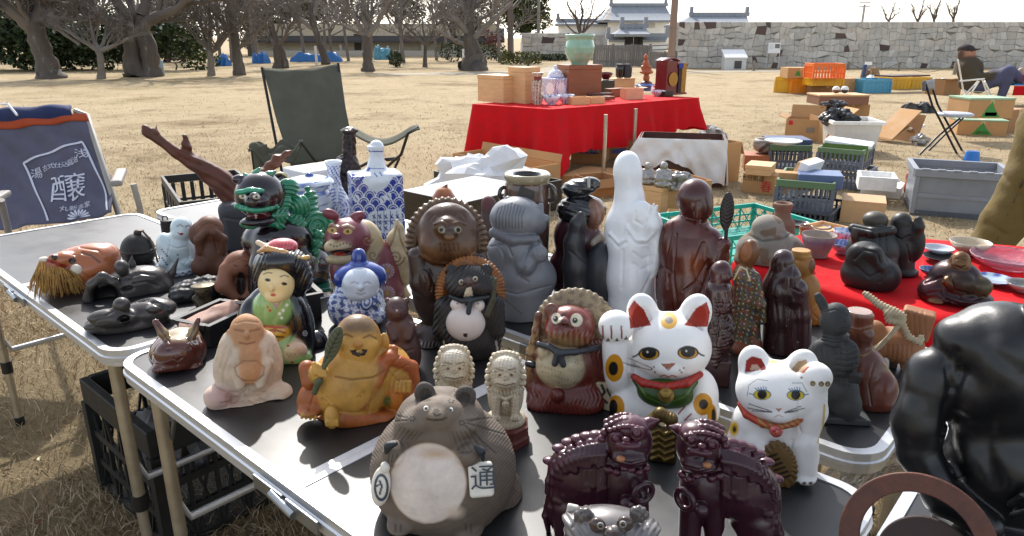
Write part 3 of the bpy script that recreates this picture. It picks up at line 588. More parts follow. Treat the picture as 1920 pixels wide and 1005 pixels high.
pole('brown pole standing in the evergreen left of the gate', 956, 112, -50, .14, 0x6e5f58)
pole('slim grey pole beside the evergreen tree', 1009, 110, -40, .1, 0x8a867f)
t = pole('distant faint utility pole with crossarms above the stone wall', 1614, 60, 8, .1, 0xa9a6a2, 60)
for z in (3.6, 3.9): MB().box((0, 0, z), (.9, .08, .08)).build('crossarm', mat('pole_far', 0xa9a6a2, .9), t)
# ================================================================ stone castle wall: cut stones as real blocks
stone_m = mat('granite', None, .9, bump=.5, bs=9, var=.16, vs=3)
def stonewall(label, xa, xb, yb, ytop, rows, cols, seed, thick=1.2):
    a, b = P(xa, yb), P(xb, yb); h = zat(a, ytop); rr = random.Random(seed); L = b - a; n = len(range(cols + 1))
    G = [[None] * (cols + 1) for _ in range(rows + 1)]
    for j in range(rows + 1):
        off = .5 * (j % 2)
        for i in range(cols + 1):
            u = (i + (rr.uniform(-.3, .3) + off * .5 if 0 < i < cols else 0)) / cols; w = (j + (rr.uniform(-.34, .34) if 0 < j < rows else 0)) / rows
            G[j][i] = (u, w)
    V = []; Q = []; Cc = []
    pal = [0xbdb9b1, 0xb3b0a9, 0xc4c0b8, 0xaaa7a0, 0xb8b1a7, 0xb2b0aa, 0xb3b0a9]
    def pt(u, w, d): return np.array([a[0] + L[0] * u, a[1] + L[1] * u + w * .35 * 0 - d, h * w])
    for j in range(rows):
        i = 0
        while i < cols:
            span = 2 if rr.random() < .3 and i + 2 <= cols else 1
            ring = [G[j][i], G[j][i + span], G[j + 1][i + span], G[j + 1][i]]; i += span
            cx = sum(p[0] for p in ring) / 4; cw = sum(p[1] for p in ring) / 4
            c = np.array(lin(rr.choice(pal))) * rr.uniform(.95, 1.05)
            if rr.random() < .032: c = np.array(lin(rr.choice([0x4e4140, 0x5a4a45])))
            k = len(V); pr = rr.uniform(.02, .05)
            for sh, d in ((1.0, 0), (.93, pr * .7), (.78, pr)):
                for p in ring: V.append(pt(cx + (p[0] - cx) * (1 - (1 - sh) * .5), cw + (p[1] - cw) * sh, d)); Cc.append(c)
            for s in (0, 4):
                for e in range(4): Q.append((k + s + e, k + s + (e + 1) % 4, k + s + 4 + (e + 1) % 4, k + s + 4 + e))
            Q.append((k + 8, k + 9, k + 10, k + 11))
    t = empty('stone_wall', (0, 0, 0)); tag(t, label, 'wall')
    mesh_np('facing', V, Q, stone_m, t, np.array(Cc), smooth=False)
    MB().poly([(a[0], a[1] + .01, 0), (b[0], b[1] + .01, 0), (b[0], b[1] + thick, 0), (a[0], a[1] + thick, 0)], (0, 0, h * .985)).build('core', mat('wall_core', 0x7b776f, .95, var=.3, vs=4, bump=.4, bs=10), t)
    return t
stonewall('long pale stone castle wall across the right background', 1268, 2050, 128, 41, 8, 84, 3)
stonewall('stretch of stone wall between evergreen and castle gate', 978, 1112, 112, 62, 6, 14, 4)
# ---- castle gate, far behind
D = 90.; white = mat('white_plaster', 0xf2f0ea, .9, var=.06, vs=1); tile = mat('roof_tile', 0x8b9097, .95, var=.15, vs=1, bump=.7, bs=6, stretch=(3, 1, .4)); dark = mat('timber_dark', 0x3d3a38, .8)
t = empty('castle_gate', tuple(PD(1190, 90, D) * [1, 1, 0])); tag(t, 'white castle gatehouse with a grey tiled hip and gable roof', 'gatehouse'); gx, gy = t.location[0], t.location[1]
fn = lambda v: Vector(v) - Vector((gx, gy, 0))
def q(X, Y, d): return Vector(PD(X, Y, d))
def wallbox(name, X0, X1, Yt, d0, d1, m, par, Yb=None):
    a, b = q(X0, Yt, d0), q(X1, Yt, d0); z0 = q(X0, Yb, d0).z if Yb else 0
    MB().box(((a.x + b.x) / 2, (d0 + d1) / 2, (a.z + z0) / 2), (b.x - a.x, d1 - d0, a.z - z0)).build(name, m, par, fn=fn)
def hiproof(name, Xr0, Xr1, Yr, Xe0, Xe1, Ye, d0, d1, par, gable=True):
    dm = (d0 + d1) / 2; r0, r1 = q(Xr0, Yr, dm), q(Xr1, Yr, dm); e0, e1 = q(Xe0, Ye, d0), q(Xe1, Ye, d0); zz = e0.z
    f0, f1 = Vector((e0.x, d1, zz)), Vector((e1.x, d1, zz)); mb = MB()
    def curve(a, b, c, d_, n=5):      # sagging roof plane between eave a-b and ridge d-c
        mb.sheet(lambda u, v: (a.lerp(b, u)).lerp(d_.lerp(c, u), v) - Vector((0, 0, .35 * math.sin(v * math.pi) * (r0.z - zz) * .35)), 8, n)
    curve(e0, e1, r1, r0); curve(f1, f0, r0, r1); curve(e1, f1, r1, r1); curve(f0, e0, r0, r0)
    mb.box(((r0.x + r1.x) / 2, dm, r0.z + .12), (r1.x - r0.x + .5, .5, .4))
    for p in (r0, r1): mb.box((p.x, dm, r0.z + .5), (.35, .4, .8))
    mb.box(((e0.x + e1.x) / 2, (d0 + d1) / 2, zz - .12), (e1.x - e0.x - .2, d1 - d0 - .2, .2))
    mb.build(name, tile, par, fn=fn)
wallbox('wall', 1140, 1256, 34, D, D + 5, white, t)
hiproof('roof', 1146, 1248, 11, 1122, 1268, 38, D - 1.4, D + 6.4, t)
m = MB(); a = q(1132, 37, D - 1.5); b = q(1143, 37, D - 1.5); c = q(1147, 13, D - 1.5); m.poly([a, b, c], (0, .3, 0)).build('gable', white, t, fn=fn)
for X in (1190, 1222): a = q(X, 48, D - .03); MB().box((a.x, a.y, a.z), (.8, .06, .55)).build('window', mat('plaster_grey', 0xc9c6c0, .9), t, fn=fn)
wallbox('side_wall', 1048, 1140, 46, D + 1, D + 3, white, t)
hiproof('side_roof', 1046, 1140, 40, 1042, 1148, 45, D, D + 4, t)
wallbox('rampart', 1040, 1142, 66, D - .2, D + .9, mat('rampart_stone', 0xa8a49c, .95, var=.3, vs=.8, bump=.4, bs=3), t)
t = empty('small_gate', tuple(PD(1185, 90, 70) * [1, 1, 0])); tag(t, 'small roofed gate with dark doors before the gatehouse', 'gate'); gx, gy = t.location[0], t.location[1]
hiproof('roof', 1166, 1210, 51, 1152, 1220, 64, 69, 73, t)
wallbox('wall', 1141, 1172, 73, 70.4, 71, white, t); wallbox('wall', 1206, 1250, 73, 70.4, 71, white, t)
hiproof('coping', 1140, 1172, 70, 1140, 1174, 74, 70, 71.4, t); hiproof('coping', 1206, 1250, 69, 1204, 1251, 74, 70, 71.4, t)
for X in (1174, 1203): wallbox('gate_post', X - 2.5, X + 2.5, 62, 70.4, 71, dark, t)
wallbox('door', 1176.5, 1188, 68, 70.6, 70.8, dark, t); wallbox('door', 1189, 1200.5, 68, 70.6, 70.8, dark, t)
t = empty('storehouse', tuple(PD(1330, 90, 80) * [1, 1, 0])); tag(t, 'long grey roofed storehouse peeking over the stone wall', 'building'); gx, gy = t.location[0], t.location[1]
hiproof('roof', 1296, 1400, 29, 1268, 1408, 46, 79, 86, t); wallbox('wall', 1275, 1402, 46, 80, 85, white, t)
# ---- grey board fence, rails, kiosk, sign, rope posts
grey = mat('weathered_board', 0x77736f, .9, var=.3, vs=9, bump=.6, bs=22, stretch=(1, 1, .12))
def boards(label, xa, xb, yb, yt, n):
    a, b = P(xa, yb), P(xb, yb); h = zat(a, yt); t = empty('board_fence', tuple(a)); tag(t, label, 'fence', 'grey board fences'); L = (b - a)
    m = MB()
    for k in range(n): m.box(((k + .5) / n * L[0], RNG.uniform(-.008, .008), h / 2 + RNG.uniform(-.02, .01)), (L[0] / n * .93, .03, h))
    m.build('board_panel', grey, t)
    for z in (.25, .8): MB().box((L[0] / 2, .045, h * z), (L[0], .05, .09)).build('rail', grey, t)
    for k in range(4): MB().box((L[0] * k / 3, .1, h * .52), (.1, .08, h * 1.04)).build('post', grey, t)
boards('taller section of the grey board fence below the gate', 1114, 1218, 125, 84, 26)
boards('lower section of the grey board fence right of the thick pole', 1219, 1362, 128, 97, 36)
t = empty('stair_rail', tuple(P(1250, 127))); tag(t, 'thin grey wooden handrail sloping beside the stone wall', 'railing'); o0 = Vector(t.location)
dd = o0.y + .3
for X, Y in ((1222, 86), (1262, 84), (1302, 83), (1355, 84), (1380, 102), (1400, 117)):
    MB().tube([Vector(PD(X, Y, dd)) - o0, Vector((PD(X, Y, dd)[0], dd, 0)) - o0], .03, 6).build('post', grey, t)
m = MB()
for oy in (0, 8): m.tube([Vector(PD(X, Y + oy, dd)) - o0 for X, Y in ((1216, 86), (1262, 84), (1302, 83), (1357, 84), (1402, 119))], .025, 6)
m.build('handrail', grey, t)
p = P(1378, 131); t = empty('information_kiosk', tuple(p)); tag(t, 'squat white information kiosk with a sloping top', 'kiosk')
kw = mat('kiosk_white', 0xc9cac8, .8, var=.1); m = MB(); w, d_ = .86, .5
m.add([(-w / 2, 0, 0), (w / 2, 0, 0), (w / 2, d_, 0), (-w / 2, d_, 0), (-w / 2, 0, .46), (w / 2, 0, .46), (w / 2, d_, .72), (-w / 2, d_, .72)], [(3, 2, 1, 0), (4, 5, 6, 7), (0, 1, 5, 4), (1, 2, 6, 5), (2, 3, 7, 6), (3, 0, 4, 7)]); m.build('body', kw, t)
m = MB(); m.add([(-w * .54, -.05, .45), (w * .54, -.05, .45), (w * .54, d_ + .04, .745), (-w * .54, d_ + .04, .745)] + [(-w * .54, -.05, .49), (w * .54, -.05, .49), (w * .54, d_ + .04, .785), (-w * .54, d_ + .04, .785)], [(3, 2, 1, 0), (4, 5, 6, 7), (0, 1, 5, 4), (1, 2, 6, 5), (2, 3, 7, 6), (3, 0, 4, 7)]); m.build('sloping_top', mat('kiosk_top', 0xdfe0e2, .4), t)
MB().box((.1, -.01, .2), (.28, .04, .3)).build('dark_opening', mat('opening', 0x4f4a48, .8), t)
p = P(1447, 129); t = empty('information_board', tuple(p)); tag(t, 'white information board on two posts before the stone wall', 'sign'); h = zat(p, 80)
for s in (-1, 1): MB().tube([(s * .26, 0, 0), (s * .26, 0, h)], .018, 8).build('post', mat('post_grey', 0xb9bab8, .5), t)
MB().box((0, -.03, h * .8), (.5, .03, h * .4)).build('board', mat('sign_white', 0xe6e7e8, .5), t)
MB().box((.12, -.047, h * .87), (.2, .006, h * .16)).build('photo_panel', mat('sign_print', 0x6e706f, .6, var=.5, vs=40), t)
m = MB()
for k in range(4): m.box((-.12, -.047, h * (.92 - k * .05)), (.18, .004, .012))
m.build('text_block', mat('sign_text', 0x9a9b9b, .6), t)
PX = [(1413, 133, 114), (1483, 127, 116), (1590, 131, 115), (1684, 133, 115), (1789, 140, 118), (1900, 135, 116)]
for k, (X, yb, yt) in enumerate(PX):
    post('rope_post', ['grey rope post nearest the information kiosk', 'leaning grey rope post beside the cardboard stack', 'grey rope post behind the orange crate', 'grey rope post beyond the yellow crates', 'grey rope post just behind the seated man', 'grey rope post at the far right edge'][k], 'post', X, yb, yt, .09, 0x7a7468, 'rope fence posts')
m = MB()
for (a, b) in zip(PX[2:-1], PX[3:]):
    A, B_ = Vector(P(a[0], a[1])), Vector(P(b[0], b[1])); A.z = zat(A, a[2] + 3); B_.z = zat(B_, b[2] + 3)
    m.tube([A.lerp(B_, k / 12) - Vector((0, 0, .3 * math.sin(math.pi * k / 12))) for k in range(13)], .012, 5)
tag(m.build('sagging_rope', mat('rope_dark', 0x5c564d, .9)), 'dark rope sagging between the grey posts by the wall', 'rope')
# ================================================================ folding tables
TZ = .63
A_ = Vector((.745, -.667, 0)).normalized(); B_ = Vector((-A_.y, A_.x, 0)); C0 = Vector((-.806, 1.308, 0))
def ab(a, b, z=0.): return C0 + A_ * a + B_ * b + Vector((0, 0, z))
alu = mat('brushed_aluminium', 0xd0d2d4, .42, metal=.75, bump=.06, bs=260, var=.08, vs=9, stretch=(1, 1, 8), fleck=(0x8f9193, .33, 30))
alu_leg = mat('anodised_leg', 0xb3a894, .42, metal=.75, var=.1, vs=20)
lam = mat('black_laminate', 0x191a1c, .42, bump=.12, bs=900, var=.25, vs=7, spec=.7, fleck=(0x2a2b2d, .34, 26))
lam_w = mat('grey_laminate', 0x34373b, .42, bump=.1, bs=700, var=.2, vs=7, spec=.8)
plast = mat('black_plastic', 0x141414, .5, var=.2)
zinc = mat('zinc_steel', 0x9a9fa3, .35, metal=.9, var=.2)
def rrect(x0, x1, y0, y1, r, n=7):
    return [(cx + r * math.cos(R(a0 + 90 * k / n)), cy + r * math.sin(R(a0 + 90 * k / n))) for cx, cy, a0 in ((x1 - r, y1 - r, 0), (x0 + r, y1 - r, 90), (x0 + r, y0 + r, 180), (x1 - r, y0 + r, 270)) for k in range(n + 1)]
def table(label, a0, a1, b0, b1, top, z=TZ, legs=True, rot=0):
    o = ab(a0, b0); t = empty('folding_table', (o.x, o.y, 0), math.atan2(A_.y, A_.x) + rot); L, W = a1 - a0, b1 - b0; tag(t, label, 'folding table', 'aluminium folding tables'); mid = L / 2
    out = rrect(0, L, 0, W, .06); inn = rrect(.016, L - .016, .016, W - .016, .046); n = len(out); m = MB()
    pr = [(inn, z - .004), (inn, z + .002), (out, z + .002), ([(x, y) for x, y in out], z - .012), (rrect(-.003, L + .003, -.003, W + .003, .063), z - .014), (rrect(-.003, L + .003, -.003, W + .003, .063), z - .020), (out, z - .022), (out, z - .034), (inn, z - .036)]
    vs = [(x, y, h) for lp, h in pr for x, y in lp]; fs = [(j * n + k, j * n + (k + 1) % n, (j + 1) * n + (k + 1) % n, (j + 1) * n + k) for j in range(len(pr) - 1) for k in range(n)]
    m.add(vs, [f[::-1] for f in fs]); m.build('rim', alu, t)
    for s in (0, 1):
        k = [(x, y) for x, y in rrect(.014, L - .014, .014, W - .014, .046) if (x < mid) == (s == 0)]
        k = ([(mid - .004, .014)] + [p for p in k if p[1] < W / 2][::1] if 0 else k)
        xs = mid - .014 if s == 0 else mid + .014; k = k + ([(xs, .014), (xs, W - .014)] if s == 0 else [(xs, .014), (xs, W - .014)])
        c = (sum(p[0] for p in k) / len(k), W / 2); k.sort(key=lambda p: math.atan2(p[1] - c[1], p[0] - c[0]))
        MB().poly([(x, y, z - .014) for x, y in k], (0, 0, .0135)).build('panel', top, t)
    for s in (-1, 1): MB().box((mid + s * .0075, W / 2, z - .0073), (.0146, W - .03, .0165)).build('seam_strip', mat('satin_strip', 0xd4d5d7, .4, metal=.3, var=.08), t)
    lm = MB()
    for y in (-.008, W + .008):
        pl = MB(); pl.box((mid - .045, y, z - .02), (.08, .004, .022)); pl.box((mid + .045, y, z - .02), (.08, .004, .022)); pl.tube([(mid - .03, y - .004, z - .016), (mid + .03, y - .004, z - .024)], .007, 8)
        pl.build('latch', zinc, t, bevel=.001)
    if legs:
        for x in (.1, L - .1):
            for y in (.035, W - .035):
                lg = MB().tube([(x, y, z - .03), (x, y, .2)], .0135, 14).tube([(x, y, .22), (x, y, 0.012)], .0115, 14).build('leg', alu_leg, t)
                MB().tube([(x, y, .195), (x, y, .235)], .0165, 14).build('collar', plast, lg); MB().tube([(x, y, 0), (x, y, .03)], .0145, 14).build('rubber_foot', plast, lg)
                sx = 1 if x < mid else -1
                MB().tube([(x, y + .012, z - .17), (x + sx * .075, y + .012, z - .035)], .005, 6).build('folding_brace', zinc, t)
            MB().tube([(x, .035, .33), (x, .06, .27), (x, W - .06, .27), (x, W - .035, .33)], .009, 10).build('cross_bar', alu, t)
    return t
T_L = table('folding table with black top carrying the dark masks', -1.29, -.02, 0, .55, mat('worn_laminate', 0x1a1b1e, .42, bump=.1, bs=800, var=.2, vs=7, spec=1.0, fleck=(0x2c2d30, .33, 24)))
T_N = table('nearest folding table, carrying rabbit, fat raccoon dog and maroon lions', 0, 1.295, 0, .55, lam)
T_W = table('folding table with grey top carrying driftwood and porcelain jars', -1.27, -.03, .595, 1.145, lam_w)
T_M = table('folding table under the pig, white goddess and kneeling soldier', 0, 1.262, .632, 1.16, lam)
T_S = table('dark table under the muscular black statue and the iron ring', 1.312, 2.35, -.15, 1.02, lam)
# red cloth over a table on the right
red = mat('red_felt', 0xc4121a, .9, var=.14, vs=14, bump=.25, bs=500, spec=.2)
def on(px, py, z=TZ): return Vector(P(px, py, z))
t = empty('market_table', tuple(on(1600, 520) * 1.0 - Vector((0, 0, TZ)))); o0 = Vector(t.location); tag(t, 'low table hidden under the near red cloth', 'table')
pl = [on(1376, 490), on(1748, 602), on(2050, 560), on(2010, 470), on(1520, 432)]
MB().poly([p - o0 - Vector((0, 0, .035)) for p in pl], (0, 0, .03)).build('table_board', mat('plywood', 0x9a7f5c, .8), t)
for p in pl: q = p.lerp(pl[2].lerp(pl[0], .5), .12) - o0; MB().tube([(q.x, q.y, 0), (q.x, q.y, TZ - .03)], .02, 8).build('leg', alu_leg, t)
cl = MB(); ctr = sum(pl, Vector()) / 5
rp = [(pl[k].lerp(pl[(k + 1) % 5], j / 14)) for k in range(5) for j in range(14)]
N_ = len(rp); rings = []
for k in range(9): rings.append([ctr.lerp(p, k / 8) + Vector((0, 0, (.0035 * math.sin(p.x * 31 + k * 1.9) * math.sin(p.y * 23 + k) if 0 < k < 8 else .001))) for p in rp])
for j, (dz, fl) in enumerate(((.006, .004), (.02, .008), (.06, .014), (.1, .02))):
    rings.append([p + (p - ctr).normalized() * (fl + .012 * (j / 3) * math.sin(i * .9)) - Vector((0, 0, dz * (1 + .12 * math.sin(i * .37)))) for i, p in enumerate(rp)])
vs = [p for r_ in rings for p in r_]; fs = [(j * N_ + i, (j + 1) * N_ + i, (j + 1) * N_ + (i + 1) % N_, j * N_ + (i + 1) % N_) for j in range(len(rings) - 1) for i in range(N_)]
cl.add(vs, fs, True); tag(cl.build('red_tablecloth', red), 'near red felt cloth under the black statuettes and bowls', 'tablecloth')
# ================================================================ boxes
card = mat('cardboard', 0xb58c5e, .85, var=.1, vs=7, bump=.1, bs=120)
card_d = mat('cardboard_dark', 0x9c744c, .85, var=.1, vs=7)
wood_l = mat('paulownia_wood', 0xd3a877, .6, var=.14, vs=6, stretch=(1, 1, 9), bump=.1, bs=60)
wood_m = mat('brown_wood', 0x8a5637, .55, var=.2, vs=6, stretch=(1, 1, 9))
wood_p = mat('pinkish_wood', 0xd9a480, .6, var=.12, vs=6)
whitep = mat('white_paper', 0xe4e4e6, .8, var=.05, vs=8)
blk = mat('black_lacquer', 0x121212, .3, coat=.3, var=.1)
def frame3(A, B, z0, ytop):
    a, b = Vector(P(*A, z0)), Vector(P(*B, z0)); L = (b - a).length; rz = math.atan2((b - a).y, (b - a).x)
    h = zat((a + b) / 2, ytop) - z0; return a, L, h, rz
def box(name, label, cat, A, B, dep, ytop, m, z0=0., lid=None, open_=0, flaps=(), group=None, bevel=.003, feet=0, th=.006, inner=None):
    """closed or open box whose front bottom edge shows from photo point A to B; dep = depth in metres, ytop = row of the top of its front"""
    a, L, h, rz = frame3(A, B, z0, ytop); t = empty(name, tuple(a), rz); tag(t, label, cat, group); t['h'] = h; t['L'] = L
    if not open_:
        if lid is None and m in (wood_l, wood_m, wood_p): lid = (.14, m)
        if m in (card, card_d): MB().box((L / 2, dep / 2 - .001, h + .0005), (.05, dep + .004, .002)).box((L / 2, -.0012, h * .86), (.05, .002, h * .28)).build('packing_tape', mat('tape', 0xc2a274, .3, var=.08), t)
        hl = h * (lid[0] if lid else 0); MB().box((L / 2, dep / 2, (h - hl) / 2), (L, dep, h - hl)).build('body', m, t, bevel=bevel)
        if lid: MB().box((L / 2, dep / 2, h - hl / 2 + .001), (L * 1.02, dep * 1.02, hl)).build('lid', lid[1], t, bevel=bevel)
    else:
        mb = MB()
        mb.box((L / 2, th / 2, h / 2), (L, th, h)); mb.box((L / 2, dep - th / 2, h / 2), (L, th, h)); mb.box((th / 2, dep / 2, h / 2), (th, dep - 2 * th, h)); mb.box((L - th / 2, dep / 2, h / 2), (th, dep - 2 * th, h)); mb.box((L / 2, dep / 2, th / 2 + .001), (L - th, dep - th, th))
        mb.build('walls', m, t)
        for s, ang, ln in flaps:
            c, s_ = math.cos(R(ang)) * ln, math.sin(R(ang)) * ln
            q = {'f': [(0, 0, h), (L, 0, h), (L, -c, h + s_), (0, -c, h + s_)], 'b': [(L, dep, h), (0, dep, h), (0, dep + c, h + s_), (L, dep + c, h + s_)], 'l': [(0, dep, h), (0, 0, h), (-c, 0, h + s_), (-c, dep, h + s_)], 'r': [(L, 0, h), (L, dep, h), (L + c, dep, h + s_), (L + c, 0, h + s_)]}[s]
            MB().add([Vector(p) + Vector((0, 0, .002)) for p in q], [(0, 1, 2, 3)]).build('flap', m, t, solid=.004)
    return t
def sticker(t, name, m, u0, u1, v0, v1, shape=None):
    L, h = t['L'], t['h']; p = shape or [(u0, v0), (u1, v0), (u1, v1), (u0, v1)]
    return MB().poly([(u * L, -.0035, v * h) for u, v in p], (0, .003, 0)).build(name, m, t)
def boxtext(t, body, size, m, u, v): return lettering('lettering', body, size * t['h'], m, t, (u * t['L'], -.005, v * t['h']))
def crate(label, A, B, dep, ytop, m, z0=0., n=(9, 6), rimh=.22, style='slat', mrim=None, group=None, wall=.012, name='plastic_crate', taper=0):
    a, L, h, rz = frame3(A, B, z0, ytop); t = empty(name, tuple(a), rz); tag(t, label, 'crate', group); t['h'] = h; t['L'] = L; w = wall
    rm = MB(); rh = h * rimh
    for (c, d) in (((L / 2, 0, h - rh / 2), (L + w, w * 1.6, rh)), ((L / 2, dep, h - rh / 2), (L + w, w * 1.6, rh)), ((0, dep / 2, h - rh / 2), (w * 1.6, dep - w * 1.7, rh)), ((L, dep / 2, h - rh / 2), (w * 1.6, dep - w * 1.7, rh))): rm.box(c, d)
    rm.build('rim', mrim or m, t, bevel=w * .2)
    s = MB(); hb = h - rh
    for (x, y) in ((0, 0), (L, 0), (0, dep), (L, dep)): s.box((x, y, hb / 2), (w * 2.2, w * 2.2, hb))
    for (p, q, k) in (((0, 0), (L, 0), n[0]), ((0, dep), (L, dep), n[0]), ((0, 0), (0, dep), n[1]), ((L, 0), (L, dep), n[1])):
        p, q = Vector((*p, 0)), Vector((*q, 0)); r_ = (q - p).length; an = math.atan2((q - p).y, (q - p).x); md = (p + q) / 2
        for z in ([.06, .5] if style == 'slat' else [.05, .36, .68]): s.box(md + Vector((0, 0, hb * z)), (r_ - w * 2, w * .9, h * .06), rz=an)
        if style == 'slat':
            for i in range(1, k): s.box(p.lerp(q, i / k) + Vector((0, 0, hb * .5)), (r_ / k * .42, w * .7, hb * .98), rz=an)
        elif style == 'lattice':
            for i in range(0, k):
                c = p.lerp(q, (i + .5) / k); s.box(c + (q - p) * (.5 / k) + Vector((0, 0, hb * .5)), (w * .7, w * .8, hb * .97), rz=an)
                for g in (-1, 1): s.box(c + Vector((0, 0, hb * .5)), (math.hypot(r_ / k, hb) * .98, w * .5, w * .45), rz=an, ry=g * math.atan2(hb, r_ / k))
        else:
            s.box(md + Vector((0, 0, hb * .5)), (r_ - w * 2, w * .5, hb * .97), rz=an)
            for i in range(1, k): s.box(p.lerp(q, i / k) + Vector((0, 0, hb * .5)), (w * .8, w * 1.1, hb * .97), rz=an)
    s.box((L / 2, dep / 2, w / 2), (L - w, dep - w, w)); s.build('lattice', m, t); return t
ink_b = mat('blue_print', 0x3c4a86, .7, var=.1); ink_k = mat('black_print', 0x2a2420, .7, var=.1); ink_r = mat('red_print', 0xc0242a, .7, var=.1); ink_g = mat('green_print', 0x3c8a3f, .7, var=.1)
# ---- the middle red table
rt = [Vector(P(888, 196, TZ)), Vector(P(1032, 206, TZ)), Vector(P(1309, 184, TZ))]; rt.append(rt[0] + rt[2] - rt[1])
t = empty('market_table', (rt[1].x, rt[1].y, 0)); tag(t, 'trestle table under the far red cloth full of boxes', 'table'); o0 = Vector(t.location)
MB().poly([p - o0 - Vector((0, 0, .03)) for p in (rt[0], rt[1], rt[2], rt[3])], (0, 0, .025)).build('table_board', mat('plywood', 0x9a7f5c), t)
cc = (rt[0] + rt[2]) / 2
for px, py in ((1131, 340), (1186, 320)): q = Vector(P(px, py)) - o0; MB().tube([(q.x, q.y, 0), (q.x, q.y, TZ - .03)], .018, 10).build('leg', alu_leg, t)
for p in (rt[0], rt[3]): q = p.lerp(cc, .12) - o0; MB().tube([(q.x, q.y, 0), (q.x, q.y, TZ - .03)], .018, 10).build('leg', alu_leg, t)
path = []; n1, n2, n3, n4 = 26, 60, 30, 60
def seg(p, q, n, d0, d1, o): 
    for k in range(n): u = k / n; path.append((p.lerp(q, u), d0 + (d1 - d0) * u, o))
e1 = (rt[2] - rt[1]).normalized(); e2 = (rt[0] - rt[1]).normalized()
seg(rt[0], rt[1], n1, .5, .48, -e1); seg(rt[1], rt[2], n2, .44, .3, -e2); seg(rt[2], rt[3], n3, .33, .36, e1); seg(rt[3], rt[0], n4, .36, .5, e2)
vs = []; J = 12; npth = len(path)
for j in range(J + 1):
    for i, (p, d, o) in enumerate(path):
        u = j / J; s = 0
        ci = min(abs(i - n1), abs(i - n1 - n2), abs(i - n1 - n2 - n3), i, npth - i)
        near = math.exp(-(abs(i - n1) / 3.0) ** 2); oc = -(e1 + e2) if abs(i - n1) < 12 else o
        corner = math.exp(-(ci / 3.) ** 2)
        fold = .034 * math.sin(i * .52 + 1) + .02 * math.sin(i * 1.13) + .05 * math.sin(i * .21 + 2)
        dd = d + .02 * math.sin(i * .3) + .012 * math.sin(i * .9) + .12 * near + .06 * math.exp(-((i - n1 + 5) / 3.) ** 2)
        q = p + o * (.015 + (.05 + fold) * u) + (oc * .1 * u * near if near > .01 else Vector())
        q = q - Vector((0, 0, dd * u + (0 if j else -.006))); q.z = max(q.z, .012); vs.append(q)
fs = [(j * npth + i, (j + 1) * npth + i, (j + 1) * npth + (i + 1) % npth, j * npth + (i + 1) % npth) for j in range(J) for i in range(npth)]
m = MB(); m.add(vs, fs, True); m.add([q + Vector((0, 0, .0)) for q in vs[:npth]], [tuple(range(npth))]); tag(m.build('red_tablecloth', red), 'far red cloth hanging to the grass at its corner', 'tablecloth')
# ================================================================ chairs behind the tables
navy = mat('indigo_cotton', 0x5d5c6c, .9, var=.16, vs=9, bump=.3, bs=300, spec=.2); navy2 = mat('navy_canvas', 0x1d2a52, .85, var=.12, vs=9); orange = mat('orange_braid', 0xa8441d, .8, var=.25, vs=60, stretch=(1, 1, 14), bump=.5, bs=160)
prt = mat('white_dye', 0xc9cbd8, .9, var=.08, vs=50)
q4 = [Vector(PD(-75, 238, 3.1)), Vector(PD(161, 214, 3.1)), Vector(PD(216, 402, 2.82)), Vector(PD(-20, 436, 2.82))]
t = empty('folding_chair', tuple((q4[2] + q4[3]) / 2 * 1.0 - Vector((0, 0, ((q4[2] + q4[3]) / 2).z)))); tag(t, 'folding armchair draped with an indigo printed apron', 'chair'); o0 = Vector(t.location); fn = lambda v: Vector(v) - o0
nrm = (q4[1] - q4[0]).cross(q4[3] - q4[0]).normalized(); nrm = nrm if nrm.y < 0 else -nrm
def apron(u, v, off=0.):
    p = q4[0].lerp(q4[1], u).lerp(q4[3].lerp(q4[2], u), v); s = .055 * math.sin(math.pi * v) * (1 - .3 * u) - .012 * math.sin(u * 9 + v * 5) * v + .007 * math.sin((u * 1.3 - v) * 16) + .006 * math.sin(u * 27 + v * 3) * v
    return p - nrm * s + nrm * off
MB().sheet(apron, 40, 34).build('apron', navy, t, solid=.002, fn=fn)
MB().sheet(lambda u, v: apron(u, -.01 + v * .07, .004), 40, 3).build('orange_waistband', orange, t, solid=.006, fn=fn)
MB().sheet(lambda u, v: apron(u * .9, -.14 * (1 - .25 * u) + v * .14, -.012 + .02 * math.sin(v * 3)), 24, 6).build('back_top', navy2, t, solid=.012, fn=fn)
MB().tube([apron(.4, -.15, .0), apron(.47, -.12, .022), apron(.5, -.02, .018)], .005, 6).build('white_tie', whitep, t, fn=fn)
for a, b in (((.36, .36), (.885, .24)), ((.885, .24), (.97, .97)), ((.36, .36), (.475, .97))):
    MB().sheet(lambda u, v: apron(a[0] + (b[0] - a[0]) * u + (.016 * (v - .5) if a[0] != .36 or b[0] < .5 else 0), a[1] + (b[1] - a[1]) * u + (.018 * (v - .5) if b[1] < .3 else 0), .006), 16, 1).build('border_line', prt, t, fn=fn)
def ap_text(body, size, u0, v0, sx=1.): lettering('lettering', body, size, prt, t, (0, 0, 0), fn=lambda p: apron(u0 + p[0] * sx - (p[2]) * -.12, v0 - p[2] - p[0] * .1, .006) - o0)
for body, size, u0, v0 in (('湯', .105, .44, .48), ('浅', .1, .85, .36), ('古', .058, .535, .455), ('式', .058, .59, .445), ('仕', .058, .64, .44), ('込', .058, .69, .43), ('醤', .058, .735, .42), ('油', .058, .785, .41), ('醸', .29, .67, .68), ('丸新本家', .06, .7, .865)): ap_text(body, size, u0, v0)
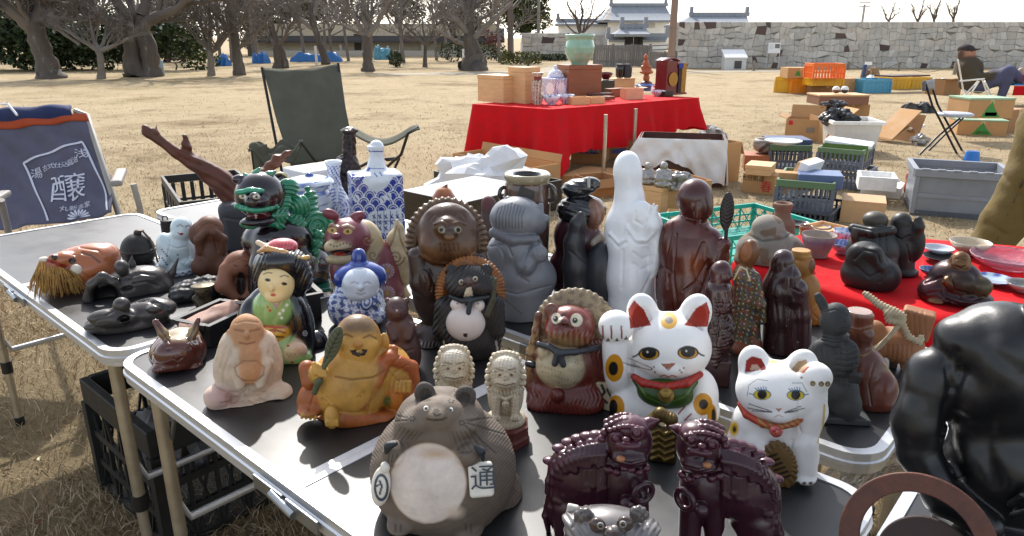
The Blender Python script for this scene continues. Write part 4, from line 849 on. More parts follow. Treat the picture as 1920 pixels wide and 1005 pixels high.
for k in range(9):
    an = math.pi * (k + .5) / 9; m = MB(); c = (.71, .985)
    pts = [(c[0] + r_ * math.cos(an + da) * .9, c[1] - r_ * math.sin(an + da)) for r_, da in ((.02, 0), (.075, -.14), (.1, -.08), (.105, 0), (.1, .08), (.075, .14))]
    m.add([apron(u, v, .006) for u, v in pts], [tuple(range(6))]); m.build('flower_petal', prt, t, fn=fn)
fr = mat('grey_tube', 0x9d978f, .45, metal=.4, var=.1)
def T3(X, Y, d): return Vector(PD(X, Y, d))
MB().box(fn((T3(200, 326, 2.95) + T3(248, 338, 2.75)) / 2), (.04, .3, .025), rz=.42).build('armrest', mat('grey_armrest', 0x8f8984, .6), t, bevel=.008)
MB().box(fn(T3(-6, 372, 2.6)), (.04, .2, .025), rz=.3).build('armrest', mat('grey_armrest', 0x8f8984), t, bevel=.008)
for pts in ([(250, 345, 2.78), (262, 388, 2.78), (285, 560, 2.8)], [(2, 375, 2.55), (14, 425, 2.6), (40, 560, 2.6)], [(140, 208, 3.12), (163, 216, 3.12), (225, 410, 2.85), (235, 470, 2.8)], [(205, 330, 2.97), (150, 420, 3.1), (120, 470, 3.2)]):
    MB().tube([fn(T3(*p)) for p in pts], .012, 10).build('frame_tube', fr, t)
MB().sheet(lambda u, v: fn(q4[3].lerp(q4[2], u) + Vector((0, -.02 - .35 * v, -.07 - .02 * math.sin(v * 3)))), 8, 6).build('seat', navy2, t, solid=.01)
# olive camping chair
olive = mat('olive_canvas', 0x56564a, .9, var=.2, vs=5, bump=.35, bs=200, spec=.2); steel_k = mat('dark_steel', 0x2b2622, .4, metal=.4)
D5 = 5.4; t = empty('camping_chair', tuple(T3(580, 330, D5) * 1.0 - Vector((0, 0, T3(580, 330, D5).z)))); tag(t, 'olive green canvas camping chair standing on the lawn', 'camping chair'); o0 = Vector(t.location); fn = lambda v: Vector(v) - o0
qb = [T3(491, 127, 5.6), T3(634, 119, 5.75), T3(665, 300, 5.2), T3(545, 312, 5.1)]
def cback(u, v):
    p = qb[0].lerp(qb[1], u).lerp(qb[3].lerp(qb[2], u), v); return p + Vector((0, 1, 0)) * (.1 * math.sin(math.pi * u) * (.3 + .7 * v) + .012 * math.sin(u * 14 + v * 9)) + Vector((0, 0, -.03 * math.sin(math.pi * u) * (1 - v)))
MB().sheet(cback, 26, 26).build('backrest', olive, t, solid=.006, fn=fn)
qs = [T3(545, 312, 5.1), T3(668, 300, 5.2), T3(640, 330, 4.85), T3(520, 345, 4.75)]
MB().sheet(lambda u, v: qs[0].lerp(qs[1], u).lerp(qs[3].lerp(qs[2], u), v) - Vector((0, 0, .06 * math.sin(math.pi * u) + .05)), 14, 8).build('seat', olive, t, solid=.006, fn=fn)
MB().sheet(lambda u, v: T3(664, 246, 5.3).lerp(T3(786, 239, 5.0), u) + Vector((0, 0, -.1 * math.sin(math.pi * min(1, u * 1.1)) * .9)) + Vector((.02, -.09, -.02)) * (v - .5) * (2 - u), 16, 4).build('armrest', olive, t, solid=.006, fn=fn)
MB().sheet(lambda u, v: T3(472, 275, 5.0).lerp(T3(566, 266, 5.1), u) + Vector((.0, .02 - .1 * v, -.02 * math.sin(v * 9) - .13 * math.sin(u * 2.9) * v + .03 * math.sin(u * 13))), 18, 10).build('armrest', olive, t, solid=.012, fn=fn)
MB().sheet(lambda u, v: T3(474, 276, 4.98).lerp(T3(500, 270, 5.0), u) + Vector((0, -.03 * math.sin(math.pi * u), -.16 * v)), 8, 8).build('side_pocket', olive, t, solid=.01, fn=fn)
for pts in ([(491, 127, 5.6), (520, 280, 5.3), (530, 330, 5.2)], [(634, 119, 5.75), (650, 235, 5.5), (662, 300, 5.3)], [(640, 330, 4.9), (700, 300, 5.1), (748, 296, 5.3)], [(786, 239, 5.0), (765, 250, 5.0), (752, 290, 5.1), (700, 335, 5.4)], [(566, 268, 5.05), (590, 300, 5.05), (640, 345, 5.2)], [(472, 276, 5.0), (480, 340, 5.0)], [(520, 345, 4.8), (560, 320, 5.3), (640, 315, 5.7)], [(725, 300, 5.2), (748, 298, 5.3), (738, 320, 5.35)]):
    MB().tube([fn(T3(*p)) for p in pts], .011, 8).build('frame_tube', steel_k, t)
crate('black folding crate on the grass left of the driftwood', (316, 408), (352, 470), .5, 352, mat('crate_black', 0x2c2b28, .6, var=.2), n=(6, 8), rimh=.18, group=None)
# crate under the near tables
kb = mat('crate_black2', 0x1b1b1a, .55, var=.25, vs=14, fleck=(0x3a3a38, .36, 18))
c1, c2, c3 = Vector(P(205, 905)), Vector(P(318, 1020)), Vector(P(520, 860)); dep = (c3 - c2).length
crate('black mesh crate full of rubbish under the nearest table', (200, 915), (322, 1040), .5, 905 - 150, kb, n=(4, 7), rimh=.2, style='lattice', wall=.014)
rub = MB(); rr = random.Random(4); a, L, h, rz = frame3((200, 915), (322, 1040), 0, 755); M4 = Matrix.Translation(a) @ Matrix.Rotation(rz, 4, 'Z')
def crumple(c, r, seed, sq=(1, 1, 1), amp=.35, n=14):
    rr = random.Random(seed); ph = [rr.uniform(0, 6) for _ in range(8)]
    def f(u, v):
        a, b = u * 2 * math.pi, (v - .5) * math.pi; d = Vector((math.cos(a) * math.cos(b), math.sin(a) * math.cos(b), math.sin(b)))
        k = 1 + amp * (abs(math.sin(d.x * 4 + ph[0]) + math.sin(d.y * 5 + ph[1]) + math.sin(d.z * 6 + ph[2])) * .4 - .3 + .25 * math.sin(d.x * 11 + ph[3]) * math.sin(d.y * 9 + ph[4]))
        return Vector(c) + Vector((d.x * sq[0], d.y * sq[1], d.z * sq[2])) * r * k
    return f
for k in range(10):
    p = M4 @ Vector((L * rr.uniform(.2, .8), .5 * rr.uniform(.2, .8), h * rr.uniform(.35, .8)))
    o = MB().sheet(crumple((0, 0, 0), rr.uniform(.05, .09), k), 16, 10, False).build('crumpled_paper', [mat('grey_wrap', 0x77777c, .5, var=.3), mat('grey_wrap2', 0x4b4c52, .5, var=.3), mat('shell_wrap', 0x9c8d74, .6, var=.4, vs=40)][k % 3]); o.location = p
    tag(o, ['pale grey', 'dark slate grey', 'brownish'][k % 3] + ' crumpled wrapping in the black mesh crate', 'wrapping', 'crumpled wrapping in the crate')
# ================================================================ things on the far red table
G_far = 'wares on the far red table'
def tb(*a, **k): k.setdefault('z0', TZ + .006); return box(*a, **k)
tb('wooden_box', 'low pale wooden box at the left end of the far red table', 'wooden box', (896, 189), (944, 194), .27, 141, wood_l)
tb('wooden_box', 'tall pale wooden box beside the gilt vase', 'wooden box', (953, 192), (984, 195), .2, 126, wood_l)
bb = tb('wooden_box', 'big brown wooden chest under the celadon pot', 'wooden box', (1066, 182), (1127, 180), .3, 122, wood_m)
def pot(label, cat, X, prof, m, z0, col=None, name='pot', group=None, sides=40, dabs=None, at=None):
    f = Fig(name, X, prof[0][0], z0, at=at); f.part('body', m); f.lathe(X, prof, n=sides, c=col)
    if dabs: dabs(f)
    return f, lambda: f.build(label, cat, group)
glaze = mat('glaze', None, .15, coat=.5, var=.1, vs=30)
matte_c = mat('painted_clay', None, .55, var=.12, vs=40, bump=.25, bs=150)
pz = TZ + bb['h'] + .008
cp = Vector(bb.location) + Vector((bb['L'] * .38, .15, 0)); cp.z = pz
f = Fig('celadon_pot', 0, 0, at=cp); X0, Yb = 1086, 122
f.part('body', mat('celadon', 0x86b39b, .2, coat=.5, var=.14, vs=16)); f.lathe(X0, [(122, 15), (118, 16), (110, 22), (99, 27), (88, 28), (80, 26), (75, 24.5), (72, 25), (69, 28), (65, 28), (64, 27), (67, 24), (74, 22.5), (95, 24), (117, 15)]); f.build('big round celadon green pot on the brown chest', 'pot')
f = Fig('gilt_vase', 1008, 196, TZ + .004, cell=1); f.part('body', matte_c); f.lathe(1008, [(196, 8), (192, 9), (180, 10.5), (165, 12), (155, 11), (149, 7), (142, 7.5), (138, 11), (136, 11), (140, 6.5), (150, 6), (170, 9)], c=0xb5a592)
f.fill(lambda X, Y, v, n: (wob(v, .5) > .35) * 1., 0x8a3a28); f.fill(lambda X, Y, v, n: (wob(v, .55, 4) > .5) * 1., 0xe0d8c8); f.fill(lambda X, Y, v, n: (Y < 150) * (Y > 144) * 1., 0x7a2e22); f.build('gilt vase with red and cream painted flowers on the red cloth', 'vase')
f = Fig('covered_jar', 1042, 181, TZ + .004, cell=1.0); f.part('body', glaze); f.B(1042, 164, 0, 21, 18, 21, e=2, yaw=40, c=0xdfe3ee)
f.fill(lambda X, Y, v, n: (wob(v, .8) > .2) * .9, 0x5a63a8); f.fill(lambda X, Y, v, n: (wob(v, .8, 3) > 1.0) * .9, 0xa85a5a)
for x in (1031, 1053): f.dab(x, 166, 7.5, 11, 0xe9eaf2)
f.part('lid', glaze); f.E(1042, 146, 0, 16, 16, c=0xe6e9f2); f.Y(1042, 147, 0, 19, 2, c=0x4a58a0); f.E(1042, 127, 0, 4, 5, c=0xdde2ef); f.fill(lambda X, Y, v, n: (wob(v, .9) > .45) * .8, 0x4a58a0); f.build('square blue and white covered jar with a domed lid', 'jar')
def bowl(label, X, Yb, r, h, col, z0, cat='bowl', group=None, pat=None, inner=None, ht=1, foot=.45, n=36, m=None, cell=None):
    """Yb = row of the front of the foot"""
    f = Fig('bowl', X, Yb - foot * r * .35, z0); f.part('body', m or glaze); dep = math.sin(math.atan2(CH - z0, f.D)); H = h
    f.cur['mb'] = MB(); k = f.m; pr = [(r * foot, 0), (r * foot, h * .1), (r * .74, h * .34), (r * .93, h * .7), (r, h), (r * .96, h), (r * .88, h * .7), (r * .68, h * .36), (r * .3, h * .2)]
    f.cur['mb'].lathe([(a * k, b * k) for a, b in pr], (0, 0, 0), n); f.cur['col'] = col
    if pat: f.fill(pat, 0x3a4f96)
    if inner: f.fill(lambda X, Y, v, n: ((np.hypot(v[:, 0], v[:, 1]) < r * .95) & (v[:, 2] > h * .15) & (n[:, 2] > .1)) * 1., inner)
    return f.build(label, cat, group)
bowl('left porcelain bowl with painted flowers by the square jar', 1034, 199, 17, 17, 0xdcdde6, TZ + .004, pat=lambda X, Y, v, n: (wob(v, .7) > .5) * .9)
bowl('right porcelain bowl with a dark rim by the square jar', 1061, 197, 16, 17, 0xd8d9e4, TZ + .004, pat=lambda X, Y, v, n: (wob(v, .6, 2) > .3) * .9)
for k, (A, B, d, y, lb, m) in enumerate([((1073, 197), (1106, 196), .12, 182, 'shallow open wooden tray nearest the porcelain bowls', wood_l), ((1108, 195), (1134, 194), .12, 182, 'shallow brown wooden tray in the middle of the far table', wood_l)]):
    tb('wooden_tray', lb, 'tray', A, B, d, y, m, open_=1, th=.008)
tb('wooden_box', 'flat dark wooden box under a smaller one', 'wooden box', (1112, 189), (1153, 186), .14, 182, wood_m); tb('wooden_box', 'small dark wooden box lying on the flat one', 'wooden box', (1113, 181), (1151, 179), .13, 175, mat('dark_wood', 0x4d3024, .5, var=.2), z0=TZ + .028)
b2 = tb('lacquer_box', 'black lacquer box carrying a red lacquer bowl', 'box', (1126, 175), (1152, 173), .16, 151, blk)
bowl('red lacquer bowl on the black box', 1136, 151, 13, 13, 0x5f1a20, TZ + b2['h'] + .01)
b3 = tb('wooden_box', 'pale box under two dark tea caddies', 'wooden box', (1150, 167), (1190, 165), .2, 147, wood_l)
for X, lb, c in ((1162, 'glossy black tea caddy, left of two', 0x151412), (1176, 'matt charcoal tea caddy, right of two', 0x34343a)):
    f = Fig('tea_caddy', X, 147, at=Vector(b3.location) + Vector((b3['L'] * ((X - 1150) / 40), .08, b3['h'] + .002))); f.part('body', glaze if X < 1170 else matte_c); f.lathe(X, [(146, 6), (143, 8), (128, 8.5), (124, 7)], c=c); f.part('lid', glaze if X < 1170 else matte_c); f.lathe(X, [(124, 6.5), (122, 7), (120, 6.5)], c=c); f.build(lb, 'tea caddy')
tb('wooden_box', 'small reddish wooden box before the tea caddies', 'wooden box', (1146, 182), (1174, 180), .1, 166, wood_m)
tb('wooden_box', 'open pinkish box with its lid laid askew', 'wooden box', (1174, 187), (1206, 186), .14, 166, wood_p, open_=1, th=.008, flaps=(('r', 5, .05),))
dish = Fig('blue_dish', 1212, 170, TZ + .004); dish.part('body', glaze); dish.lathe(1212, [(170, 14), (168, 16), (159, 22), (158, 20), (166, 14)], c=0x3f5fa8); dish.build('blue dish under the carved red figure', 'dish')
f = Fig('carved_figure', 1212, 164, TZ + .022, cell=.8); cr_ = 0xa8552c; f.k = 2; f.part('body', mat('boxwood', None, .45, var=.15, vs=60))
f.E(1212, 157, 0, 11, 6, c=0x6b3418).E(1212, 146, 0, 6, 8, c=cr_).E(1212, 135, 0, 13, 4.5, c=cr_).E(1212, 131, 0, 10, 4, c=cr_).E(1211, 121, 0, 6.5, 8.5, c=cr_).E(1205, 126, 4, 4, 3, c=cr_).E(1218, 126, 4, 4, 3, c=cr_).E(1211, 108, 1, 4.2, 4.8, c=cr_).E(1211, 103, 0, 2.2, 2.2, c=cr_); f.build('carved reddish buddha seated on a lotus stand', 'statuette')
heap('pink_cloth', 'crumpled pink cloth beside the blue dish', 'cloth', 1226, 1246, 173, 157, mat('pink_cloth', 0xd79a9c, .8, var=.2), dp=.1); bpy.data.objects['pink_cloth'].location.z = TZ + .004; bpy.data.objects['pink_cloth'].location = Vector(P(1236, 172, TZ + .004)); bpy.data.objects['pink_cloth'].scale = (.7, .7, .5)
bowl('shallow porcelain bowl near the red shrine', 1234, 183, 14, 11, 0xd2cfd6, TZ + .004, pat=lambda X, Y, v, n: (wob(v, .7) > .6) * .8)
tb('lacquer_box', 'small low black lacquer box against the red shrine', 'box', (1246, 182), (1262, 181), .1, 171, blk)
a, L, h, rz = frame3((1251, 179), (1278, 177), TZ + .006, 112); t = empty('household_shrine', tuple(a), rz); tag(t, 'red lacquered shrine cabinet with open gilt doors', 'shrine cabinet'); lr = mat('red_lacquer', 0x6a1420, .22, coat=.4, var=.1); gold = mat('gilt', 0xa87a35, .4, metal=.5, var=.2, vs=40)
MB().box((L * .3, .09, h * .48), (L * .75, .16, h * .96)).build('cabinet', lr, t, bevel=.006); MB().sheet(lambda u, v: (L * (-.1 + .85 * u), .18 * v, h * (.96 + .08 * math.sin(math.pi * u))), 10, 2).build('domed_top', lr, t, solid=.012)
MB().box((L * .95, .02, h * .46), (L * .5, .012, h * .86), rz=-.25).build('door', gold, t); MB().box((L * 1.35, .12, h * .46), (.012, .16, h * .86), rz=.3).build('door', gold, t)
MB().box((L * .82, .05, h * .45), (L * .22, .1, h * .8)).build('dark_interior', mat('shrine_inside', 0x2b1a12, .6), t); MB().box((L * .82, -.004, h * .83), (L * .3, .006, h * .14)).build('blue_curtain', mat('blue_silk', 0x2f3f9a, .7), t); m = MB(); m.tube([(L * .35, .005, h * .45), (L * .35, -.002, h * .45)], h * .2, 18); m.build('gilt_emblem', gold, t); MB().box((L * .6, .08, .012), (L * 1.3, .2, .022)).build('plinth', lr, t)
# ================================================================ boxes round the far red table
t = box('cardboard_box', 'tall cardboard box with a blue printed label under the red table', 'cardboard box', (1070, 306), (1132, 309), .5, 268, card, bevel=.004)
sticker(t, 'blue_label', ink_b, .25, .82, .5, .78); boxtext(t, 'えひめ中央', .22, whitep and whitep, .54, .64)
t = box('cardboard_box', 'cardboard box with a dark blue label behind the table legs', 'cardboard box', (1136, 300), (1188, 290), .4, 258, card_d); sticker(t, 'blue_label', ink_b, .2, .7, .25, .45)
box('cardboard_sheet', 'flat opened cardboard lying under the red table', 'cardboard', (1052, 342), (1150, 352), .55, 333, card, bevel=0)
box('cardboard_box', 'open brown carton with dark slots right of the flat cardboard', 'cardboard box', (1112, 372), (1166, 366), .3, 336, card_d, open_=1, flaps=(('f', -50, .08),))
t = box('cardboard_box', 'long open cardboard box behind the white paper heap', 'cardboard box', (850, 340), (995, 374), .34, 300, card, open_=1, flaps=(('b', 75, .07),)); 
a, L, h, rz = frame3((812, 352), (955, 392), .12, 326); z = .3
b = box('black_tray', 'shallow black plastic tray holding crumpled white paper', 'tray', (815, 372), (962, 412), .5, 336, plast, open_=1, th=.012)
for k, (X, Y, r_, sq, lb) in enumerate([(905, 350, .24, (1.3, .7, .8), 'large heap of crumpled white paper in the black tray'), (985, 342, .1, (1.5, .5, .5), 'curled sheet of white paper hanging by the red cloth corner'), (940, 352, .12, (1, .7, .7), 'small crumpled white paper heap beside the larger one')]):
    p = Vector(P(X, Y, .18)); o = MB().sheet(crumple((0, 0, .05), r_, 40 + k, sq, .7, 20), 24, 15, False).build('crumpled_paper', whitep); o.location = p; tag(o, lb, 'paper')
    m_ = MB(); 
lb_ = box('lacquer_table', 'low black lacquer table with a glossy top behind the horned hats', 'low table', (756, 432), (870, 462), .5, 368, mat('black_lacquer2', 0x111111, .25, coat=.6, var=.1), z0=.36)
# white cloth over a brown box
a, L, h, rz = frame3((1196, 345), (1352, 352), 0, 262); t = empty('covered_box', tuple(a), rz); tag(t, 'deep brown box with white cloth draped over its sides', 'box')
bx = MB(); th = .012; dp = .5
for c, d in (((L / 2, 0, h / 2), (L, th, h)), ((L / 2, dp, h / 2), (L, th, h)), ((0, dp / 2, h / 2), (th, dp - th, h)), ((L, dp / 2, h / 2), (th, dp - th, h)), ((L / 2, dp / 2, .02), (L - th, dp - th, .03))): bx.box(c, d)
bx.build('walls', mat('dark_box', 0x4d2c22, .5, var=.2), t)
wc = mat('white_cloth', 0xd9d6d2, .85, var=.1, vs=9, bump=.4, bs=30)
o = empty('white_cloth', tuple(a), rz); tag(o, 'crumpled white cloth hanging over the deep brown box', 'cloth')
def hang(u, v): return Vector((L * (-.03 + 1.06 * u) - .12 * v * (1 - u), -.012 - (.05 + .02 * math.sin(u * 17 + v * 5) + .016 * math.sin(u * 31 - v * 9)) * (v ** .6), h + .008 - (h * (.5 + .1 * math.sin(u * 7) + .05 * math.sin(u * 25) + .42 * min(1, max(0, (u - .55) / .16)))) * v + (.012 * math.sin(u * 21) * v)))
MB().sheet(hang, 60, 26).build('front_fold', wc, o); MB().sheet(lambda u, v: Vector((L + .012 + .03 * v + .02 * math.sin(u * 14) * v, -.01 + (dp + .02) * u, h + .008 - h * .97 * v)), 20, 14).build('side_fold', wc, o)
MB().sheet(lambda u, v: Vector((-.012 - .12 * v - .02 * math.sin(u * 14) * v, -.01 + (dp + .02) * u, h + .008 - h * .6 * v)), 20, 14).build('side_fold', wc, o)
box('cardboard_box', 'cardboard box hidden behind the white draped box', 'cardboard box', (1345, 345), (1384, 340), .3, 268, card, open_=1, flaps=(('r', -70, .12),))
heap('crumpled_paper', 'crumpled grey newspaper behind the white draped box', 'paper', 1318, 1362, 262, 238, mat('newsprint', 0x9d9a97, .85, var=.4, vs=30), dp=.3)
# wooden box with silvery figures, open carton
b5 = box('wooden_box', 'pale wooden box with silver figures standing on top', 'wooden box', (1168, 400), (1236, 412), .3, 348, wood_l)
silver = mat('silver_metal', 0xa09c98, .35, metal=.8, var=.25, vs=30, bump=.3, bs=60)
for X, Yb_, s, lb in ((1214, 345, 1, 'left silver seated figure on the pale wooden box'), (1244, 350, 1.15, 'right silver seated figure with bowed head on the wooden box')):
    f = Fig('silver_figure', X, Yb_, b5['h'] + .002, cell=1.2, at=P(X, Yb_, b5['h'] + .002)); f.k = 4; f.part('body', silver); f.E(X, Yb_ - 5 * s, 0, 15 * s, 8 * s); f.E(X, Yb_ - 17 * s, -1, 11 * s, 14 * s); f.E(X + 1, Yb_ - 34 * s, 2, 6.5 * s, 7 * s); f.C([(X - 9 * s, Yb_ - 24 * s, 2, 4 * s), (X - 11 * s, Yb_ - 13 * s, 7, 3.5 * s), (X, Yb_ - 12 * s, 11, 3 * s)]); f.C([(X + 9 * s, Yb_ - 24 * s, 2, 4 * s), (X + 10 * s, Yb_ - 12 * s, 8, 3.5 * s), (X, Yb_ - 14 * s, 10, 3 * s)]); f.bumpy(lambda X_, Y_, v, n: .5 * wob(v, .5)); f.build(lb, 'statuette')
o = MB().sheet(crumple((0, 0, .03), .09, 77, (1.2, .7, .7), .6), 30, 18, False).build('silver_wrapping', silver); o.location = P(1270, 348, b5['h']); tag(o, 'crumpled silvery wrapping beside the bowed silver figure', 'wrapping')
box('cardboard_box', 'open cardboard box right of the silver figures', 'cardboard box', (1238, 408), (1330, 398), .5, 342, card, open_=1)
box('wooden_box', 'small open wooden tray before the open cardboard box', 'tray', (1246, 432), (1300, 436), .2, 405, wood_l, open_=1, th=.01)
teal = mat('teal_plastic', 0x1d9c8a, .4, var=.08)
crate('big teal green lattice crate left of the red cloth', (1338, 500), (1540, 470), .62, 432, teal, n=(7, 6), rimh=.16, style='lattice', wall=.012)
# ================================================================ the field on the right
gc = mat('grey_crate', 0x5d626e, .5, var=.1); gg = mat('green_rim', 0x5a7352, .5, var=.1); Gc = 'grey crates with green rims'
g1 = crate('grey crate with green rim holding a navy box and plates', (1440, 320), (1516, 322), .45, 272, gc, n=(10, 6), mrim=gg, group=Gc)
g2 = crate('grey crate with green rim holding a green box, highest of the pile', (1530, 316), (1612, 324), .5, 279, gc, z0=.16, n=(10, 6), mrim=gg, group=Gc)
g3 = crate('grey crate under the one holding a green box', (1530, 348), (1610, 358), .5, 322, gc, n=(10, 6), mrim=gc, group=Gc)
g4 = crate('grey crate with green rim nearest, holding a blue case', (1452, 392), (1556, 402), .55, 340, gc, z0=.06, n=(11, 7), mrim=gg, group=Gc)
g5 = crate('dark grey crate under the nearest grey crate', (1452, 410), (1556, 424), .55, 395, mat('crate_dark', 0x3d4048, .5, var=.1), n=(11, 7), group=Gc)
b = box('wooden_box', 'pale wooden box under the striped pot', 'wooden box', (1394, 320), (1440, 322), .3, 292, mat('red_wood', 0xa5603c, .6, var=.2))
f = Fig('striped_pot', 1434, 290, at=Vector(b.location) + Vector((.24, .14, b['h'] + .002))); f.part('body', matte_c); f.lathe(1434, [(284, 15), (280, 20), (272, 23), (264, 22), (260, 19), (262, 15), (272, 16)], c=0x9d948c); f.line([(1425, 282), (1450, 264)], 7, 0x4c4642); f.line([(1410, 268), (1460, 266)], 3, 0x77706a); f.build('squat grey striped pot standing on a reddish box', 'pot')
def inbox(cr, name, label, cat, u, v, zf, d, m, rz=0, **k):
    h, L = cr['h'], cr['L']; o = MB().box((0, 0, d[2] / 2), d).build(name, m, bevel=.006); M_ = cr.matrix_basis if 0 else Matrix.Translation(cr.location) @ Matrix.Rotation(cr.rotation_euler.z, 4, 'Z'); o.location = M_ @ Vector((u * L, v, zf * h)); o.rotation_euler = (k.get('rx', 0), k.get('ry', 0), cr.rotation_euler.z + rz); return tag(o, label, cat)
nb = mat('navy_box', 0x3a4568, .5, var=.1); gb_ = mat('green_box', 0x56702e, .6); pb = mat('pale_blue_case', 0x55678f, .4, var=.1)
inbox(g1, 'navy_box', 'flat navy box filling the grey crate', 'box', .5, .22, .7, (.4, .34, .12), nb, .08); bowl('white plate lying on the navy box', 1468, 276, 34, 8, 0xd5d8de, g1['h'] * .7 + .125, cat='plate')
inbox(g2, 'green_box', 'green box with a pale lid in the highest grey crate', 'box', .5, .24, .45, (.36, .3, .13), gb_, .1); inbox(g2, 'white_plastic_cover', 'white rounded cover resting on the green box', 'lid', .54, .26, 1.08, (.38, .32, .025), mat('plate_white', 0xd8dce2, .4), .1, ry=.08)
inbox(g4, 'blue_case', 'blue flat case in the nearest grey crate', 'case', .7, .2, .72, (.3, .25, .1), pb, .15); inbox(g4, 'white_carton', 'white carton leaning in the nearest grey crate', 'carton', .34, .36, .3, (.07, .3, .26), whitep, -.3, ry=.3); inbox(g4, 'cardboard_carton', 'small cardboard carton lying in the nearest grey crate', 'carton', .3, .16, .6, (.26, .1, .12), card, .1); inbox(g4, 'wooden_board', 'pale board leaning beside the white carton', 'board', .2, .38, .3, (.03, .3, .27), wood_l, -.3, ry=.35)
b = box('cardboard_box', 'cardboard box printed with a red character and black writing', 'cardboard box', (1390, 360), (1450, 367), .34, 327, card); boxtext(b, '春', .62, ink_r, .75, .38); boxtext(b, '大分県産', .3, ink_k, .32, .76)
w = box('wooden_box', 'pale wooden box on the cardboard box with red writing', 'wooden box', (1396, 327), (1444, 331), .26, 311, wood_l, z0=b['h'] + .003, lid=(.4, wood_l))
box('wooden_box', 'plain tan cardboard box in front of the grey crates', 'cardboard box', (1573, 416), (1656, 424), .28, 378, mat('tan_board', 0xc29a70, .7, var=.1))
box('styrofoam_tray', 'white foam tray with papers, lower of two', 'tray', (1612, 366), (1686, 374), .3, 350, mat('foam', 0xe6e6e4, .7)); box('styrofoam_tray', 'white foam tray with loose papers, upper of two', 'tray', (1608, 355), (1680, 360), .3, 333, mat('foam', 0xe6e6e4, .7), z0=.11, open_=1, th=.02)
heap('crumpled_paper', 'crumpled white paper on the upper foam tray', 'paper', 1640, 1690, 352, 328, whitep, dp=.2); bpy.data.objects['crumpled_paper.003' if 'crumpled_paper.003' in bpy.data.objects else 'crumpled_paper'].location.z = .16
f = Fig('terracotta_jug', 1706, 372, 0, cell=1.6); f.part('body', matte_c); f.E(1708, 350, 0, 12, 20, c=0xa85a3a).E(1706, 330, 0, 7, 9, c=0xa85a3a).T(1716, 335, 0, 9, 2, c=0xa85a3a); f.build('orange terracotta jug beside the big grey container', 'jug')
# translucent tub, cartons behind
tubm = mat('translucent_tub', 0xe2e0da, .45, var=.05, trans=.35); a, L, h, rz = frame3((1558, 288), (1646, 290), 0, 231); t = empty('plastic_tub', tuple(a), rz); tag(t, 'translucent white plastic tub with contents showing through', 'tub')
m = MB(); dp = .5
m.add([(.04, .03, 0), (L - .04, .03, 0), (L - .04, dp, 0), (.04, dp, 0), (0, 0, h), (L, 0, h), (L, dp + .04, h), (0, dp + .04, h)], [(3, 2, 1, 0), (0, 1, 5, 4), (1, 2, 6, 5), (2, 3, 7, 6), (3, 0, 4, 7)]); m.build('shell', tubm, t, solid=.006)
m = MB(); 
for c, d in (((L / 2, -.01, h), (L + .06, .03, .035)), ((L / 2, dp + .05, h), (L + .06, .03, .035)), ((-.012, dp / 2 + .02, h), (.03, dp + .03, .035)), ((L + .012, dp / 2 + .02, h), (.03, dp + .03, .035))): m.box(c, d)
m.build('rim', mat('tub_rim', 0xe9e7e2, .45), t)
for k in range(3): o = MB().sheet(crumple((0, 0, 0), .1, 60 + k, (1, 1, .8)), 18, 12).build('wrapped_parcel', [card, wood_l, whitep][k]); o.location = Vector(a) + Vector((.14 + .17 * k, .24 + .08 * k, .12)); tag(o, ['brown', 'tan', 'white'][k] + ' wrapped parcel inside the translucent tub', 'parcel')
t = box('cardboard_box', 'cardboard box with a red mark and grey seal, flaps open', 'cardboard box', (1470, 262), (1535, 266), .4, 224, card, open_=1, flaps=(('l', 20, .1), ('b', 70, .15))); sticker(t, 'red_mark', ink_r, .08, .2, .72, .92); sticker(t, 'grey_print', mat('grey_print', 0x8a7a6a, .8), .6, .85, .4, .65)
t = box('cardboard_box', 'cardboard box with a dark printed panel and open flaps', 'cardboard box', (1537, 268), (1585, 268), .4, 220, card, open_=1, flaps=(('f', -35, .12), ('r', 40, .15))); sticker(t, 'dark_print', mat('brown_print', 0x5a3028, .7, var=.4, vs=20), .2, .95, .2, .75)
b = box('cardboard_box', 'plain carton supporting the flat brown furniture box', 'cardboard box', (1565, 222), (1628, 224), .45, 195, card)
b = box('brown_box', 'flat brown furniture box with two masks on its top', 'box', (1535, 197), (1628, 197), .5, 178, mat('brown_carton', 0x7d5540, .6, var=.12), z0=b['h'] + .002, lid=(.15, wood_l))
for X, lb, c in ((1568, 'small white and brown ornament on the flat brown box, left one', 0x5a2f22), (1584, 'small white and black ornament on the flat brown box, right one', 0x1c1c22)):
    f = Fig('ornament', X, 175, at=Vector(b.location) + Vector(((X - 1535) / 93 * b['L'], .2, b['h'] + .004)), cell=.9); f.part('body', glaze); f.E(X, 168, 0, 7, 6.5, c=0xe4e0da); f.part('lower_half', glaze); f.E(X, 170, .6, 7, 5, c=c); f.build(lb, 'ornament')
bagm = mat('black_bag', 0x101012, .25, var=.2, bump=.5, bs=25)
for X, Y, lb, s in ((1563, 205, 'black plastic bag bulging out of an open carton, upper', 1), (1572, 222, 'black plastic bag stuffed between open cartons, lower', 1.1)):
    o = MB().sheet(crumple((0, 0, 0), .15 * s, int(X), (1.1, .8, .7), .5), 26, 16, False).build('plastic_bag', bagm); o.location = P(X, Y, .36); tag(o, lb, 'plastic bag', 'black plastic bags')
a, b_ = Vector(P(1665, 268)), Vector(P(1722, 275)); t = empty('tipped_carton', tuple(a), .25); tag(t, 'cardboard carton tipped on its side behind the white tub', 'cardboard box')
MB().box((.17, .1, .22), (.5, .35, .015), ry=-.75).build('walls', card, t); MB().box((.38, .1, .16), (.02, .35, .36), ry=.25).build('flap', card_d, t); MB().box((.1, .1, .12), (.3, .35, .015), ry=-.6).build('flap', card, t); MB().box((.46, .1, .17), (.2, .12, .03), ry=-.2).build('white_insert', whitep, t)
